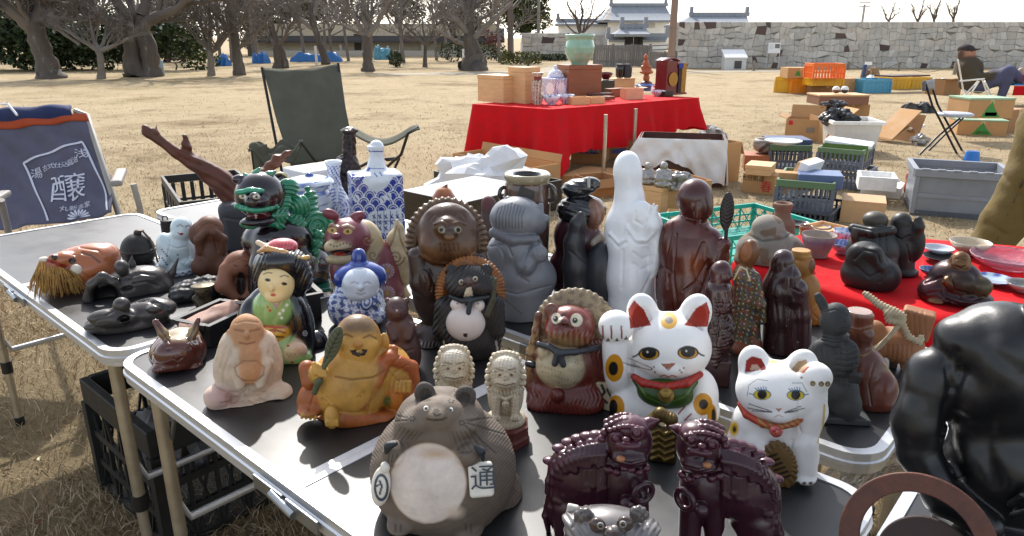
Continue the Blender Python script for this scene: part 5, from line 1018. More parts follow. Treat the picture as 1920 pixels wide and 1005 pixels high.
o = MB().sheet(crumple((0, 0, .06), .09, 90, (1, .7, .8), .6), 20, 12, False).build('silver_wrapping', silver); o.location = P(1722, 272); tag(o, 'crumpled shiny wrapping by the tipped carton', 'wrapping')
# grey container
fold = mat('grey_container', 0x81858c, .45, var=.1, vs=8); smoky = mat('smoky_plastic', 0x8b9097, .35, var=.15, vs=6, trans=.25)
a, L, h, rz = frame3((1708, 402), (1880, 416), 0, 322); t = empty('storage_container', tuple(a), rz); tag(t, 'big grey folding storage container with smoky clear sides', 'storage container'); dp = .5
m = MB(); m.box((L / 2, 0, h * .45), (L * .97, .012, h * .86)); m.box((L / 2, dp, h * .45), (L * .97, .012, h * .86)); m.box((0, dp / 2, h * .45), (.012, dp, h * .86)); m.box((L, dp / 2, h * .45), (.012, dp, h * .86)); m.build('side_panel', smoky, t)
m = MB()
for c, d in (((L / 2, -.01, h * .93), (L + .05, .035, h * .16)), ((L / 2, dp + .01, h * .93), (L + .05, .035, h * .16)), ((-.012, dp / 2, h * .93), (.035, dp - .02, h * .16)), ((L + .012, dp / 2, h * .93), (.035, dp - .02, h * .16))): m.box(c, d)
for k in range(6): m.box((L * (.08 + .168 * k), -.02, h * 1.01), (L * .09, .03, h * .04))
m.build('rim', fold, t, bevel=.004)
MB().box((L / 2, dp / 2, .02), (L + .02, dp + .02, .04)).build('base_tray', mat('container_base', 0x4d525a, .5), t)
for x in (.0, L): MB().box((x, -.008, h * .45), (.03, .02, h * .82)).build('corner_post', fold, t)
MB().box((L / 2, -.009, h * .45), (L * .94, .008, .03)).build('hinge_bar', fold, t)
MB().box((L * .4, dp * .5, h * .25), (L * .6, dp * .7, h * .3)).build('contents', card_d, t)
# crates far back
yel = mat('yellow_plastic', 0xd8a514, .4, var=.1); ora = mat('orange_plastic', 0xe06a1c, .4, var=.1); oy = mat('amber_plastic', 0xdd8a1c, .4, var=.1); lblue = mat('light_blue_plastic', 0x4f9ab8, .45, var=.1)
Gf = 'bright crates in the background'
crate('yellow crate at the left end of the far stack', (1452, 173), (1482, 174), .5, 144, yel, n=(5, 5), style='panel', group=Gf, wall=.02)
c6 = crate('amber crate under the cardboard box with a green mark', (1482, 175), (1519, 175), .5, 147, oy, n=(6, 5), style='panel', group=Gf, wall=.02)
box('cardboard_box', 'brown carton in the bottom row of the far stack', 'cardboard box', (1520, 177), (1580, 177), .5, 160, card_d)
b = box('cardboard_box', 'cardboard box with a green mark on the amber crate', 'cardboard box', (1476, 147), (1525, 147), .5, 127, card, z0=c6['h'] + .003); sticker(b, 'green_mark', ink_g, 0, 1, 0, 1, [(.28, .25), (.5, .25), (.45, .6), (.39, .75), (.33, .6)])
c7 = crate('flat yellow crate under the bright orange crate', (1523, 161), (1580, 161), .5, 147, yel, z0=.22, n=(8, 6), style='panel', group=Gf, wall=.02)
crate('bright orange crate on top of the far stack', (1524, 148), (1581, 148), .5, 119, ora, z0=.22 + c7['h'] + .004, n=(10, 8), style='slat', group=Gf, wall=.02)
box('cardboard_box', 'upright carton right of the flat yellow crate', 'cardboard box', (1582, 174), (1612, 173), .4, 147, card); box('cardboard_box', 'small carton beside the light blue crate', 'cardboard box', (1612, 173), (1636, 172), .3, 158, card)
crate('light blue crate right of the small carton', (1618, 175), (1668, 174), .5, 148, lblue, n=(7, 5), style='panel', group=Gf, wall=.02)
crate('long yellow crate, left of two joined ones', (1672, 168), (1708, 167), .6, 145, yel, n=(5, 5), style='panel', group=Gf, wall=.02); crate('long yellow crate, right of two joined ones', (1709, 167), (1744, 166), .6, 145, mat('yellow_old', 0xc99a22, .5, var=.1), n=(5, 5), style='panel', group=Gf, wall=.02)
MB_ = box('flat_board', 'dark flat boards laid over the yellow crates', 'board', (1672, 145), (1744, 143), .5, 141, mat('dark_wood', 0x4d3024, .5), z0=.36, bevel=0)
heap('brown_hat', 'brown felt bundle behind the light blue crate', 'bundle', 1622, 1652, 148, 126, mat('brown_felt', 0x8a6e50, .9, var=.2), dp=.4, seed=8)
heap('white_cloth', 'white cloth lying over the light blue crate', 'cloth', 1630, 1660, 150, 141, whitep, dp=.3, seed=9)
post('blue_tube', 'dark blue upright tube behind the cartons', 'tube', 1618, 148, 121, .1, 0x2c3f66); box('white_sign', 'small white card sign standing behind the bundle', 'sign', (1622, 122), (1635, 122), .03, 116, whitep, z0=.35)
box('blue_box', 'small blue box behind the bright orange crate', 'box', (1560, 125), (1581, 125), .2, 112, tarp)
heap('white_bundle', 'white papers piled right of the yellow crates', 'bundle', 1748, 1780, 166, 146, whitep, dp=.4, seed=10)
box('cardboard_box', 'brown carton with an open flap left of the seated man', 'cardboard box', (1768, 179), (1800, 178), .5, 150, card_d, open_=1, flaps=(('f', 10, .25),))
for lb, A, B, yt, z0 in (('cardboard box with a green mountain print, lower of two', (1793, 253), (1886, 256), 225, 0), ('cardboard box with a green mountain print, upper of two', (1813, 222), (1897, 222), 184, .3)):
    b = box('cardboard_box', lb, 'cardboard box', A, B, .45, yt, card, z0=z0, lid=(.1, mat('green_lid', 0x8ea889, .6)), group='cartons with green mountain prints'); sticker(b, 'mountain_print', ink_g, 0, 1, 0, 1, [(.3, .06), (.72, .06), (.62, .35), (.56, .55), (.5, .85), (.46, .7), (.4, .5), (.36, .3)]); sticker(b, 'green_band', mat('green_dark', 0x8a9a2a, .7), .38, .64, .12, .3)
box('cardboard_box', 'small carton under the orange strap at the right edge', 'cardboard box', (1888, 250), (1920, 246), .3, 205, card_d)
heap('dark_bag', 'black and white bag lying on the grass by the folding chair', 'bag', 1704, 1750, 212, 192, mat('bag_mottled', 0x3a3a3c, .6, var=.8, vs=7), dp=.3, seed=11)
# folding pipe chair
t = empty('pipe_chair', tuple(P(1765, 288))); tag(t, 'black folding pipe chair with a round pale seat', 'folding chair'); o0 = Vector(t.location); fn = lambda v: Vector(v) - o0; Dc = o0.y; tb_ = mat('black_tube', 0x17171a, .35, metal=.3)
def c3(X, Y, d=0): return fn(PD(X, Y, Dc + d))
m_ = [[(1736, 158, -.12), (1748, 198, -.1), (1762, 224, -.05), (1800, 300, .0)], [(1746, 158, .18), (1758, 196, .2), (1774, 226, .2), (1810, 294, .25)], [(1723, 291, -.1), (1762, 252, 0), (1800, 222, .05)], [(1738, 286, .22), (1770, 254, .25), (1806, 221, .28)]]
for pts in m_: MB().tube([c3(*p) for p in pts], .012, 8).build('frame_tube', tb_, t)
MB().tube([c3(1722, 291, -.1), c3(1739, 286, .22)], .011, 8).build('foot_bar', tb_, t); MB().tube([c3(1798, 300, 0), c3(1812, 295, .25)], .011, 8).build('foot_bar', tb_, t)
MB().lathe([(.02, 0), (.17, 0), (.185, .012), (.185, .03), (.16, .042), (.02, .045)], c3(1790, 218, .08), 28).build('seat_pad', mat('pale_vinyl', 0xa9adb4, .4), t)
MB().sheet(lambda u, v: c3(1732 + 18 * u, 152 + 19 * v - 3 * u, -.14 + .34 * u), 6, 4).build('back_pad', mat('grey_vinyl', 0x5c5f66, .45), t, solid=.03)
f = pot('blue plastic cup standing upside down by the pipe chair', 'cup', 1821, [(302, 14), (284, 11), (283, 10)], mat('blue_plastic', 0x1d6fc0, .4), 0, 0x1d6fc0, 'blue_cup'); f[0].cur['mb'] and f[1]()
# ---- seated man
G = 0; f = Fig('person', 1835, 196, 0, cell=1.1, at=P(1842, 197)); f.k = 5; jk = 0x443a2a; jn = 0x4a4c66; sk = 0xa87860; f.part('body', mat('clothes', None, .9, var=.15, vs=20, bump=.3, bs=50), clip=False)
f.E(1824, 155, 0, 24, 17, 20, c=jk).C([(1822, 150, 0, 19), (1818, 128, 0, 21), (1812, 118, 0, 16)], c=jk).C([(1812, 112, 0, 8), (1813, 104, 0, 8)], c=sk)
f.C([(1814, 124, 14, 11), (1830, 148, 20, 9), (1858, 143, 16, 7), (1874, 136, 6, 5)], c=jk).C([(1820, 124, -14, 10), (1838, 146, -18, 8), (1862, 138, -10, 6)], c=jk).E(1879, 134, 4, 5, 4, c=sk)
f.C([(1836, 160, 8, 14), (1868, 150, 10, 11), (1890, 134, 9, 9.5), (1888, 150, 8, 9), (1876, 185, 8, 7)], c=jn).C([(1836, 162, -8, 13), (1866, 142, -8, 11), (1893, 132, -6, 9), (1902, 140, -4, 8), (1912, 148, -2, 7)], c=jn)
f.C([(1875, 190, 8, 6), (1888, 195, 9, 5)], c=0x2c2320).C([(1912, 148, -2, 6), (1926, 142, -2, 5)], c=0x6a2a2c)
f.C([(1858, 143, 16, 4), (1857, 150, 18, 2.5)], c=jk)
f.E(1813, 98, 0, 13, 15, 12, c=sk).E(1825, 100, 0, 3, 3, c=sk).E(1818, 106, 0, 8, 6, 8, c=sk).E(1804, 100, 3, 7, 11, 10, c=0x4a3a30)
f.dab(1822, 97, 1.6, 1.2, 0x2a2020); f.dab(1822, 106, 2.5, .8, 0x7a4438)
f.part('cap', mat('cap_cloth', None, .85, var=.1), clip=False); f.E(1811, 92, 0, 14, 9.5, 13, c=0x2e2626); f.E(1826, 93, 0, 12, 1.8, 9, rot=8, c=0x2e2626)
f.build('person in dark cap, brown jacket and jeans sitting with crossed legs', 'person', clip=False)
t = empty('lawn_chair', tuple(P(1830, 206))); tag(t, 'white framed lawn chair under the seated person', 'lawn chair'); o0 = Vector(t.location); Dc = o0.y; fn = lambda v: Vector(v) - o0; wt = mat('white_tube', 0xdad8d2, .35)
for pts in ([(1796, 112, .25), (1806, 168, .2), (1815, 174, -.2)], [(1796, 112, -.3), (1806, 170, -.3), (1812, 174, -.3)], [(1834, 152, -.35), (1778, 210, -.35)], [(1836, 152, .25), (1800, 206, .3)], [(1842, 150, -.35), (1858, 196, -.35)], [(1846, 152, .25), (1866, 194, .3)], [(1800, 152, -.35), (1846, 148, -.35)]):
    MB().tube([c3(*p) for p in pts], .014, 8).build('frame_tube', wt, t)
MB().sheet(lambda u, v: c3(1806 + 50 * u, 171 + 2 * u, -.25 + .45 * v), 4, 4).build('seat_web', mat('cream_web', 0xc9c0a0, .8), t, solid=.01); MB().sheet(lambda u, v: c3(1797 + 9 * u, 114 + 56 * u, -.25 + .45 * v), 4, 4).build('back_web', mat('cream_web', 0xc9c0a0), t, solid=.01)
a, L, h, rz = frame3((1893, 200), (1990, 200), 0, 158); t = empty('market_table', tuple(a), 0); tag(t, 'low table with blue and red cloth beside the seated person', 'table'); MB().box((L / 2, .35, h * .97), (L, .7, h * .06)).build('blue_top', tarp, t); MB().box((L / 2, -.01, h * .72), (L, .012, h * .42)).build('red_skirt', red, t); 
for x in (.04, L - .04): MB().box((x, .3, h * .47), (.04, .04, h * .94)).build('leg', wood_m, t)
heap('green_cloth', 'small green and white cloth pile on the table by the person', 'cloth', 1876, 1902, 158, 127, mat('green_white', 0x7fa08c, .8, var=.5, vs=8), dp=.2, seed=12); bpy.data.objects['green_cloth'].location = Vector((a[0] + .06, a[1] + .3, h)); bpy.data.objects['green_cloth'].scale = (.8, .8, .5)
f = Fig('statuette', 1914, 156, at=Vector(a) + Vector((.32, .25, h))); f.part('body', matte_c); f.E(1918, 148, 0, 9, 11, c=0xa8927c).E(1914, 134, 0, 6, 7, c=0xa8927c); f.build('small pale bust on the table by the person', 'statuette')
# ---- the passer-by at the right edge (leg and shoe in view)
f = Fig('person', 1870, 585, 0, cell=2.2, at=P(1850, 590)); f.k = 10; tr = 0x66552a; f.part('body', mat('olive_trousers', None, .85, var=.14, vs=18, bump=.4, bs=35), clip=False)
f.C([(2080, 20, -30, 80), (2030, 120, -20, 66), (1972, 240, 0, 54), (1934, 335, 10, 45), (1884, 415, 10, 38), (1852, 470, 10, 35), (1836, 540, 6, 32), (1832, 580, 4, 28)], c=tr).C([(2100, 40, -40, 76), (2120, 300, -40, 50), (2130, 570, -50, 34)], c=tr).C([(2130, 585, -50, 26), (2105, 596, -30, 20)], c=0x2a241e).C([(1830, 580, 4, 24), (1800, 596, 20, 20)], c=0x2a241e)
f.E(2120, -60, -30, 95, 120, 70, c=0x3c3a36).C([(2120, -180, -30, 40), (2120, -230, -30, 36)], c=0xa87860).E(2120, -290, -30, 55, 70, 60, c=0xa87860)
f.C([(2060, -120, -30, 40), (2080, 20, 30, 34), (2110, 120, 60, 26)], c=0x3c3a36)
f.groove([(1880, 330), (1915, 372), (1920, 420)], 12, 3).groove([(1925, 290), (1950, 330)], 12, 3).groove([(1850, 420), (1885, 440)], 10, 2.5).groove([(1860, 465), (1890, 470)], 8, 2).bumpy(lambda X, Y, v, n: 1.2 * wob(v, .05))
f.part('trouser_seam', mat('seam_thread', 0x4a3d1a, .9)); f.C([(1945, 235, 52, 1.2), (1915, 345, 52, 1.2), (1868, 452, 46, 1.2)], c=0x4a3d1a)
f.build('person in olive trousers stepping past the near red cloth', 'person', clip=False)
# ================================================================ figures on the nearest table
clay = mat('unglazed_clay', None, .72, bump=.35, bs=220, var=.18, vs=30)
gloss = mat('glossy_glaze', None, .16, coat=.6, var=.12, vs=30, bump=.06, bs=120)
satin = mat('satin_paint', None, .38, var=.12, vs=35, bump=.12, bs=160, fleck=(0x5d5346, .3, 70))
china = mat('porcelain', None, .2, coat=.5, var=.05, vs=20)
wax = mat('polished_wood', None, .28, coat=.3, var=.25, vs=30, stretch=(1, 1, .3), bump=.12, bs=140)
stonem = mat('carved_stone', None, .85, var=.2, vs=40, bump=.5, bs=180)
metal_d = mat('dark_metal', None, .35, metal=.55, var=.3, vs=30, bump=.2, bs=150)
worn = mat('worn_gold_paint', None, .45, var=.25, vs=30, bump=.3, bs=160, fleck=(0x70481f, .4, 26))
def stripes(f, fx, fy, amp): return lambda X, Y, v, n: amp * np.sin(X * fx + Y * fy)
# ---- fat raccoon dog
f = Fig('raccoon_dog_figure', 832, 945, cell=1.7); f.k = 14; br = 0x675a4e; dk_ = 0x48403a; f.part('body', clay)
f.E(832, 880, 0, 136, 128, 118, c=br).E(825, 790, 18, 84, 66, 72, c=br).E(822, 772, 62, 44, 28, 30, c=0x74675a).E(819, 776, 84, 17, 12, 16, c=0x7d6f60, k=6)
f.E(797, 738, 30, 20, 22, 13, rot=14, c=dk_, k=5).E(872, 745, 30, 21, 22, 13, rot=-14, c=dk_, k=5).E(798, 742, 42, 11, 13, 8, c=0x3c3530, k=3, op='s').E(870, 749, 42, 12, 13, 8, c=0x3c3530, k=3, op='s')
f.E(778, 790, 60, 26, 20, 24, c=0x6f6256).E(866, 796, 62, 26, 20, 24, c=0x6f6256)
f.E(738, 850, 70, 22, 24, 24, c=br, k=8).E(878, 852, 88, 24, 22, 24, c=br, k=8).E(750, 984, 80, 24, 20, 30, c=br).E(880, 994, 84, 24, 18, 30, c=br)
f.E(940, 930, -20, 40, 60, 50, c=br)
def fur(X, Y, v, n):
    side = np.clip((np.hypot((X - 812) / 95., (Y - 905) / 120.) - 1.0) * 4, 0, 1); top = np.clip((Y - 755) / 30., 0, 1)
    return -.9 * side * top * (np.sin((X - 832) * .9 + (Y - 800) * .75 * np.sign(X - 832) + .8 * np.sin(Y * .05)) > .45)
f.bumpy(fur); f.bumpy(lambda X, Y, v, n: .5 * wob(v, .09))
for sx, x0 in ((-1, 789), (1, 863)):
    for k in range(5): f.groove([(x0 + k * 4 - 6, 752), (x0 + (k - 2) * 8 + 6, 730)], 2.5, 1.2, 0x39322d)
f.groove([(812, 776), (818, 780), (826, 777)], 3, 1.2, 0x2a2420).groove([(818, 780), (817, 786)], 3, 1).groove([(800, 786), (812, 788), (830, 788), (838, 784)], 3, 1.3, 0x2a2420); f.dab(818, 770, 6, 4, 0x4a4038)
for cx, cy in ((773, 785), (866, 793), (803, 746), (846, 751)):
    for k in range(6): f.dab(cx + 5 * math.cos(k * 1.05), cy + 4.2 * math.sin(k * 1.05), 1.7, 1.6, 0x231f1c)
for pts in ([(762, 783), (735, 777)], [(764, 788), (732, 790)], [(874, 787), (925, 783)], [(876, 793), (948, 815)], [(872, 798), (930, 850)], [(880, 790), (900, 786)]): f.groove(pts, 2.4, 1.2, 0x2b2622)
for k in range(6): f.groove([(752 + k * 8, 802 + k * 2), (735 + k * 9, 828 - k)], 2.4, 1., 0x4c443c)
for k in range(6): f.groove([(848 + k * 8, 812 - k), (860 + k * 11, 842 + k)], 2.4, 1., 0x4c443c)
for x in (730, 737, 745): f.groove([(x, 852), (x - 3, 868)], 2.5, 1.5, 0x39322d)
for x in (868, 877, 886): f.groove([(x, 846), (x - 10, 850)], 2.5, 1.5, 0x39322d)
for x in (742, 752, 874, 884): f.groove([(x, 984), (x, 996)], 2.5, 1.4, 0x39322d)
f.dab(803, 906, 72, 76, 0xa8927c, soft=2).dab(803, 906, 70, 74, 0xd6c8bd, soft=4).dab(818, 852, 26, 7, 0xc4a68a, soft=12).dab(850, 960, 16, 10, 0xcbb8a6, soft=14)
for X, Y in ((799, 766), (845, 769)): f.part('eye', china); f.E(X, Y, 78, 5.5, 5.5, 5, c=0xe8e4da, k=0); f.dab(X, Y, 2.8, 2.8, 0x0c0a0a)
f.part('wrist_cord', mat('grey_slip', None, .5)); f.C([(724, 848, 86, 4), (728, 836, 88, 4), (742, 832, 92, 4)], c=0x22262b); f.part('wrist_cord', f.cur['m']); f.C([(892, 838, 106, 4), (902, 846, 106, 4), (906, 862, 102, 4)], c=0x22262b)
f.part('account_tablet', satin); f.B(902, 899, 106, 23, 33, 7, e=6, rot=2, tip=-18, c=0xe0dace); rt_ = f.W(902, 899, 118)
f.part('sake_bottle', satin); f.E(714, 912, 84, 18, 36, 14, rot=-8, c=0xe0dace).E(722, 876, 88, 9, 11, 9, c=0xe0dace, k=4)
f.dab(715, 914, 14, 26, 0x3a4657, rot=8 * 0).dab(715, 914, 9.5, 20, 0xe0dace).line([(712, 902), (716, 912), (712, 926)], 4, 0x3a4657).line([(706, 912), (712, 908)], 3, 0x3a4657)
f.build('fat brown raccoon dog with a big white belly and account tablet', 'raccoon dog figure')
tabp = [o for o in f.root.children if o.name.startswith('account_tablet')][0]
lettering('lettering', '通', .034 * f.m / .00075, mat('slate_print', 0x2c3a48, .5), tabp, Vector(f.W(906, 899, 115.5)) * f.m, rx=R(-18))
# ---- rabbit
f = Fig('rabbit_figure', 332, 680, cell=1.3); f.k = 7; c = 0x54291f; f.part('body', gloss); f.E(334, 660, 0, 50, 40, 46, c=c).E(330, 662, 28, 38, 30, 26, c=c).E(338, 634, -12, 36, 22, 34, c=0x6a4a34)
f.C([(320, 646, 26, 6), (306, 625, 18, 9), (292, 604, 8, 6)], c=c, k=4).C([(350, 646, 24, 6), (362, 622, 14, 9), (372, 599, 4, 4)], c=c, k=4).E(302, 690, 34, 17, 10, 14, c=c).E(362, 688, 30, 18, 12, 16, c=c).E(332, 686, 40, 22, 10, 12, c=c)
f.dab(336, 622, 34, 16, 0x9a845c, soft=14); f.groove([(318, 642), (306, 624), (296, 608)], 4, 1.6, 0x331712).groove([(352, 642), (362, 622), (370, 604)], 4, 1.6, 0x331712)
for x in (316, 350): f.dab(x, 658, 4, 3, 0x1d0d0a).groove([(x - 6, 654), (x + 6, 653)], 3, 1.2)
f.groove([(326, 672), (333, 677), (341, 671)], 3, 1.5).groove([(333, 677), (333, 684)], 2.5, 1)
for x in (294, 300, 306, 356, 362, 369): f.groove([(x, 692), (x, 699)], 2.4, 1.2)
f.build('small glossy brown rabbit with upright ears at the table corner', 'rabbit figure')
# ---- seated hermit
f = Fig('seated_monk_figure', 466, 740, cell=1.4); f.k = 9; rb = 0xc4b09a; sk = 0xb3855f; f.part('body', clay)
f.E(465, 745, 0, 79, 27, 55, c=rb).E(466, 690, -6, 62, 66, 46, c=rb).E(438, 670, 4, 27, 50, 30, c=rb).E(499, 668, 4, 27, 50, 30, c=rb).E(408, 744, 20, 25, 24, 28, c=0xc2a89a).E(524, 738, 18, 24, 23, 28, c=rb)
f.C([(452, 645, 24, 8), (437, 680, 38, 9), (450, 724, 46, 8)], c=rb, k=5).C([(486, 645, 24, 8), (503, 680, 38, 9), (488, 722, 46, 8)], c=rb, k=5)
f.E(468, 668, 24, 30, 30, 22, c=sk).E(469, 695, 36, 28, 24, 16, c=0xbd8a60)
f.E(463, 625, 6, 31, 37, 31, c=sk, k=5).E(463, 642, 26, 22, 15, 12, c=sk, k=6).E(462, 628, 36, 6, 8, 6, c=sk, k=4).E(431, 632, 6, 6, 14, 7, c=sk, k=3).E(496, 630, 6, 6, 14, 7, c=sk, k=3)
f.groove([(440, 619), (456, 621)], 4, 1.8, 0x8a5f42).groove([(470, 621), (487, 618)], 4, 1.8, 0x8a5f42).groove([(448, 643), (463, 646), (478, 642)], 3, 1.6, 0x7d5038).groove([(444, 634), (438, 648), (446, 658)], 3, 1.4).groove([(480, 633), (487, 647), (480, 657)], 3, 1.4).groove([(442, 606), (462, 602), (484, 605)], 3, .9)
f.groove([(440, 690), (444, 704), (458, 715), (480, 715), (494, 704), (496, 690)], 3, 1.8, 0x9a7350).groove([(443, 688), (455, 678), (482, 677), (494, 688)], 3, 1.4, 0x9a7350)
for pts in ([(405, 722), (430, 735), (455, 738)], [(462, 732), (440, 752), (415, 757)], [(468, 732), (500, 750), (530, 752)], [(432, 660), (418, 700), (420, 722)], [(504, 660), (514, 700), (512, 722)], [(480, 735), (505, 738), (530, 725)], [(424, 650), (412, 690)], [(515, 650), (524, 690)], [(460, 742), (480, 757), (510, 762)], [(425, 742), (445, 748)]): f.groove(pts, 4, 2.2)
f.dab(420, 745, 26, 18, 0xb5958c, soft=16); f.bumpy(lambda X, Y, v, n: .4 * wob(v, .12)); f.build('pale buff seated monk in a robe with bare belly', 'monk figure')
# ---- geisha doll
f = Fig('geisha_doll', 526, 665, cell=1.4); f.k = 8; kb_ = 0x10141c; sk = 0xe0c993; gr = 0x8fb36a; f.part('body', gloss)
f.E(520, 610, -4, 66, 80, 44, c=kb_).E(520, 645, 0, 66, 44, 46, c=kb_).E(470, 610, 8, 26, 52, 28, rot=-8, c=kb_).E(560, 615, 6, 27, 60, 30, rot=6, c=kb_).E(594, 640, -24, 20, 22, 20, c=kb_)
f.E(512, 580, 24, 34, 40, 22, c=gr).E(528, 655, 30, 34, 34, 24, c=gr).C([(555, 668, 36, 20), (568, 672, 30, 18)], c=gr)
f.E(515, 622, 30, 28, 18, 22, c=0xd9a43a, k=4).E(545, 660, 46, 18, 17, 12, rot=30, c=0xdcc79c, k=4).E(560, 652, 44, 18, 12, 12, rot=-40, c=0xe2bfa4, k=4)
f.E(519, 560, 26, 14, 22, 18, c=sk)
f.poly([(492, 548), (520, 592), (536, 556), (546, 562), (520, 612), (500, 600), (482, 556)], gr).poly([(496, 552), (519, 582), (532, 556), (526, 556), (518, 572), (504, 552)], 0xa8998c).poly([(540, 560), (546, 566), (516, 610), (508, 606)], 0xa6c27f)
f.dab(506, 582, 3, 3, 0xb5562c).dab(502, 576, 2, 3, 0xb5562c)
for x, y in ((524, 588), (531, 582), (538, 572), (528, 596)): f.dab(x, y, 3, 3, 0xeef0e2)
f.line([(496, 612), (534, 614)], 5, 0xb3471f).line([(496, 622), (514, 618), (534, 624)], 3.5, 0x8a4a18).line([(497, 630), (532, 632)], 3, 0x6a5a22).dab(515, 619, 5, 4, 0xa35a20)
for x, y in ((520, 640), (540, 648), (524, 662), (548, 680)): f.dab(x, y, 3, 2.5, 0xa8502c)
f.dab(572, 625, 4.5, 5, 0xaab0b4).dab(572, 625, 3, 3.4, 0x1a1e26).dab(572, 625, 1.4, 1.6, 0xaab0b4)
f.groove([(492, 548), (484, 600), (492, 650)], 3, 1.5).groove([(546, 560), (556, 620), (536, 655)], 3, 1.8)
for x in (538, 545, 552): f.groove([(x, 664), (x + 5, 672)], 2.4, 1, 0xb59c74)
f.part('head', mat('face_enamel', None, .3, coat=.2, var=.05)); f.E(518, 530, 20, 33, 41, 32, c=sk, k=4).E(509, 540, 51, 5, 8, 4, c=sk, k=4).E(515, 556, 42, 18, 12, 10, c=sk, k=6)
for X, Y, s in ((502, 525, 1), (533, 532, 1)): f.dab(X, Y, 5.5, 3, 0x2a1c14, rot=8).dab(X, Y + 1, 2.4, 2.4, 0x120a08).line([(X - 8, Y - 13 + (2 if X < 515 else 0)), (X, Y - 16 + (2 if X < 515 else 0)), (X + 8, Y - 13)], 2, 0x7a5f48)
f.dab(512, 553, 5.5, 2.6, 0xb5432c).dab(512, 544, 2.5, 1.2, 0xb5936a)
f.part('hair', mat('black_hair_enamel', None, .22, coat=.5, var=.1)); f.E(526, 496, -2, 50, 36, 42, c=0x131419).E(520, 490, 18, 34, 22, 24, c=0x16171c).E(565, 515, -4, 21, 34, 28, c=0x131419, k=6).E(487, 512, 10, 13, 26, 18, rot=-10, c=0x131419, k=6).E(556, 545, -14, 18, 26, 20, c=0x131419)
f.E(517, 533, 34, 29.5, 33, 40, c=0x131419, k=2, op='s')
f.bumpy(lambda X, Y, v, n: .7 * np.sin((X + Y * .4) * .9) * ((X < 500) | (X > 555) | (Y < 480)))
f.part('hair_ornament', gloss); f.E(528, 463, -8, 30, 17, 24, c=0xb8404a).C([(484, 472, 2, 3), (500, 466, 14, 6), (530, 474, 22, 7), (556, 484, 18, 6)], c=0xc0954e, k=3).C([(560, 486, 14, 5), (578, 482, 12, 4)], c=0xc79f55).C([(484, 455, -6, 5), (498, 462, 0, 5)], c=0xe0cfae)
f.fill(lambda X, Y, v, n: (wob(v, .6) > .5) * .6 * (Y < 478), 0xd98a90)
f.build('geisha doll in black and green kimono with a red hair ornament', 'geisha doll')
# ---- laughing gold hotei
f = Fig('laughing_hotei_figure', 668, 765, cell=1.5); f.k = 9; g = 0xb98a3e; og = 0x9c5424; f.part('body', worn)
f.E(665, 772, 0, 98, 30, 66, c=og).E(656, 722, 18, 74, 70, 56, c=g).E(676, 690, 0, 76, 50, 48, c=g).E(730, 705, -4, 46, 58, 40, c=g).E(745, 735, 6, 35, 46, 40, c=0xa8601f).E(590, 745, 26, 30, 40, 30, rot=-30, c=og)
f.C([(700, 690, 30, 10), (730, 670, 30, 12), (772, 688, 14, 12), (776, 712, 14, 12)], c=0xa3552a, k=5).C([(738, 655, 20, 9), (706, 720, 52, 8), (680, 760, 62, 8)], c=og, k=5)
f.E(596, 700, 52, 17, 20, 17, c=g, k=5).C([(575, 690, 30, 15), (580, 715, 40, 15)], c=og, k=5)
for k in range(4): f.C([(588 + k * 6, 682 + k * 3, 60, 4.4), (592 + k * 6, 700 + k * 2, 68, 4.2)], c=g, k=2)
for k in range(4): f.C([(744 + k * 8, 716, 42, 4.5), (742 + k * 8, 734, 46, 4)], c=g, k=2)
f.C([(640, 785, 60, 17), (720, 790, 50, 17), (748, 780, 30, 15)], c=og, k=6).E(622, 782, 74, 14, 22, 14, c=g, k=4).E(580, 770, 50, 22, 12, 20, c=og)
for k in range(4): f.C([(612 + k * 6.5, 790, 84, 3.6), (613 + k * 6.5, 797, 84, 3.2)], c=0xc79a4c, k=1.5)
for k in range(4): f.C([(568 + k * 8, 778 + k, 64, 3.6), (566 + k * 8, 783 + k, 64, 3)], c=0xc79a4c, k=1.5)
f.E(671, 637, 8, 43, 48, 40, c=g, k=5).E(672, 657, 30, 36, 26, 20, c=g, k=6).E(646, 645, 36, 12, 11, 9, c=g, k=5).E(698, 647, 36, 12, 11, 9, c=g, k=5).E(671, 645, 46, 9, 7, 7, c=0xa9773a, k=4).E(624, 645, 6, 8, 18, 8, c=g, k=3).E(721, 642, 4, 9, 18, 8, c=g, k=3).E(722, 668, 6, 8, 10, 8, c=g, k=3).E(672, 661, 54, 13, 6.5, 10, c=0x1a0d08, k=2, op='s')
f.dab(671, 606, 40, 20, 0x6d5438, soft=16).poly([(655, 656), (690, 655), (684, 666), (672, 669), (661, 665)], 0x1d0f0a).dab(671, 658, 3, 3, 0xc9a04a).dab(676, 658.5, 3, 3, 0xc9a04a)
for pts in ([(640, 632), (648, 627), (660, 632)], [(682, 634), (694, 629), (706, 635)]): f.groove(pts, 3.2, 1.6, 0x5a3a1c)
f.groove([(648, 619), (662, 623)], 3, 1.2).groove([(680, 623), (696, 620)], 3, 1.2).groove([(644, 650), (640, 668), (656, 684), (676, 688), (698, 680), (706, 664)], 3, 1.4)
f.groove([(628, 706), (660, 712), (700, 708), (722, 695)], 3.4, 2, 0x7d5526).groove([(612, 745), (640, 773), (675, 774), (700, 750)], 3, 1.2).dab(712, 694, 4, 3.4, 0x9a6a34)
for pts in ([(735, 705), (728, 750)], [(760, 710), (768, 750)], [(590, 735), (580, 768)], [(700, 735), (690, 775)], [(750, 668), (730, 690)], [(765, 684), (740, 700)]): f.groove(pts, 4, 2)
f.dab(742, 745, 18, 14, 0xc0701c, soft=10).dab(726, 752, 7, 10, 0x55602c, soft=6).dab(762, 752, 7, 12, 0x7a3a1a, soft=6)
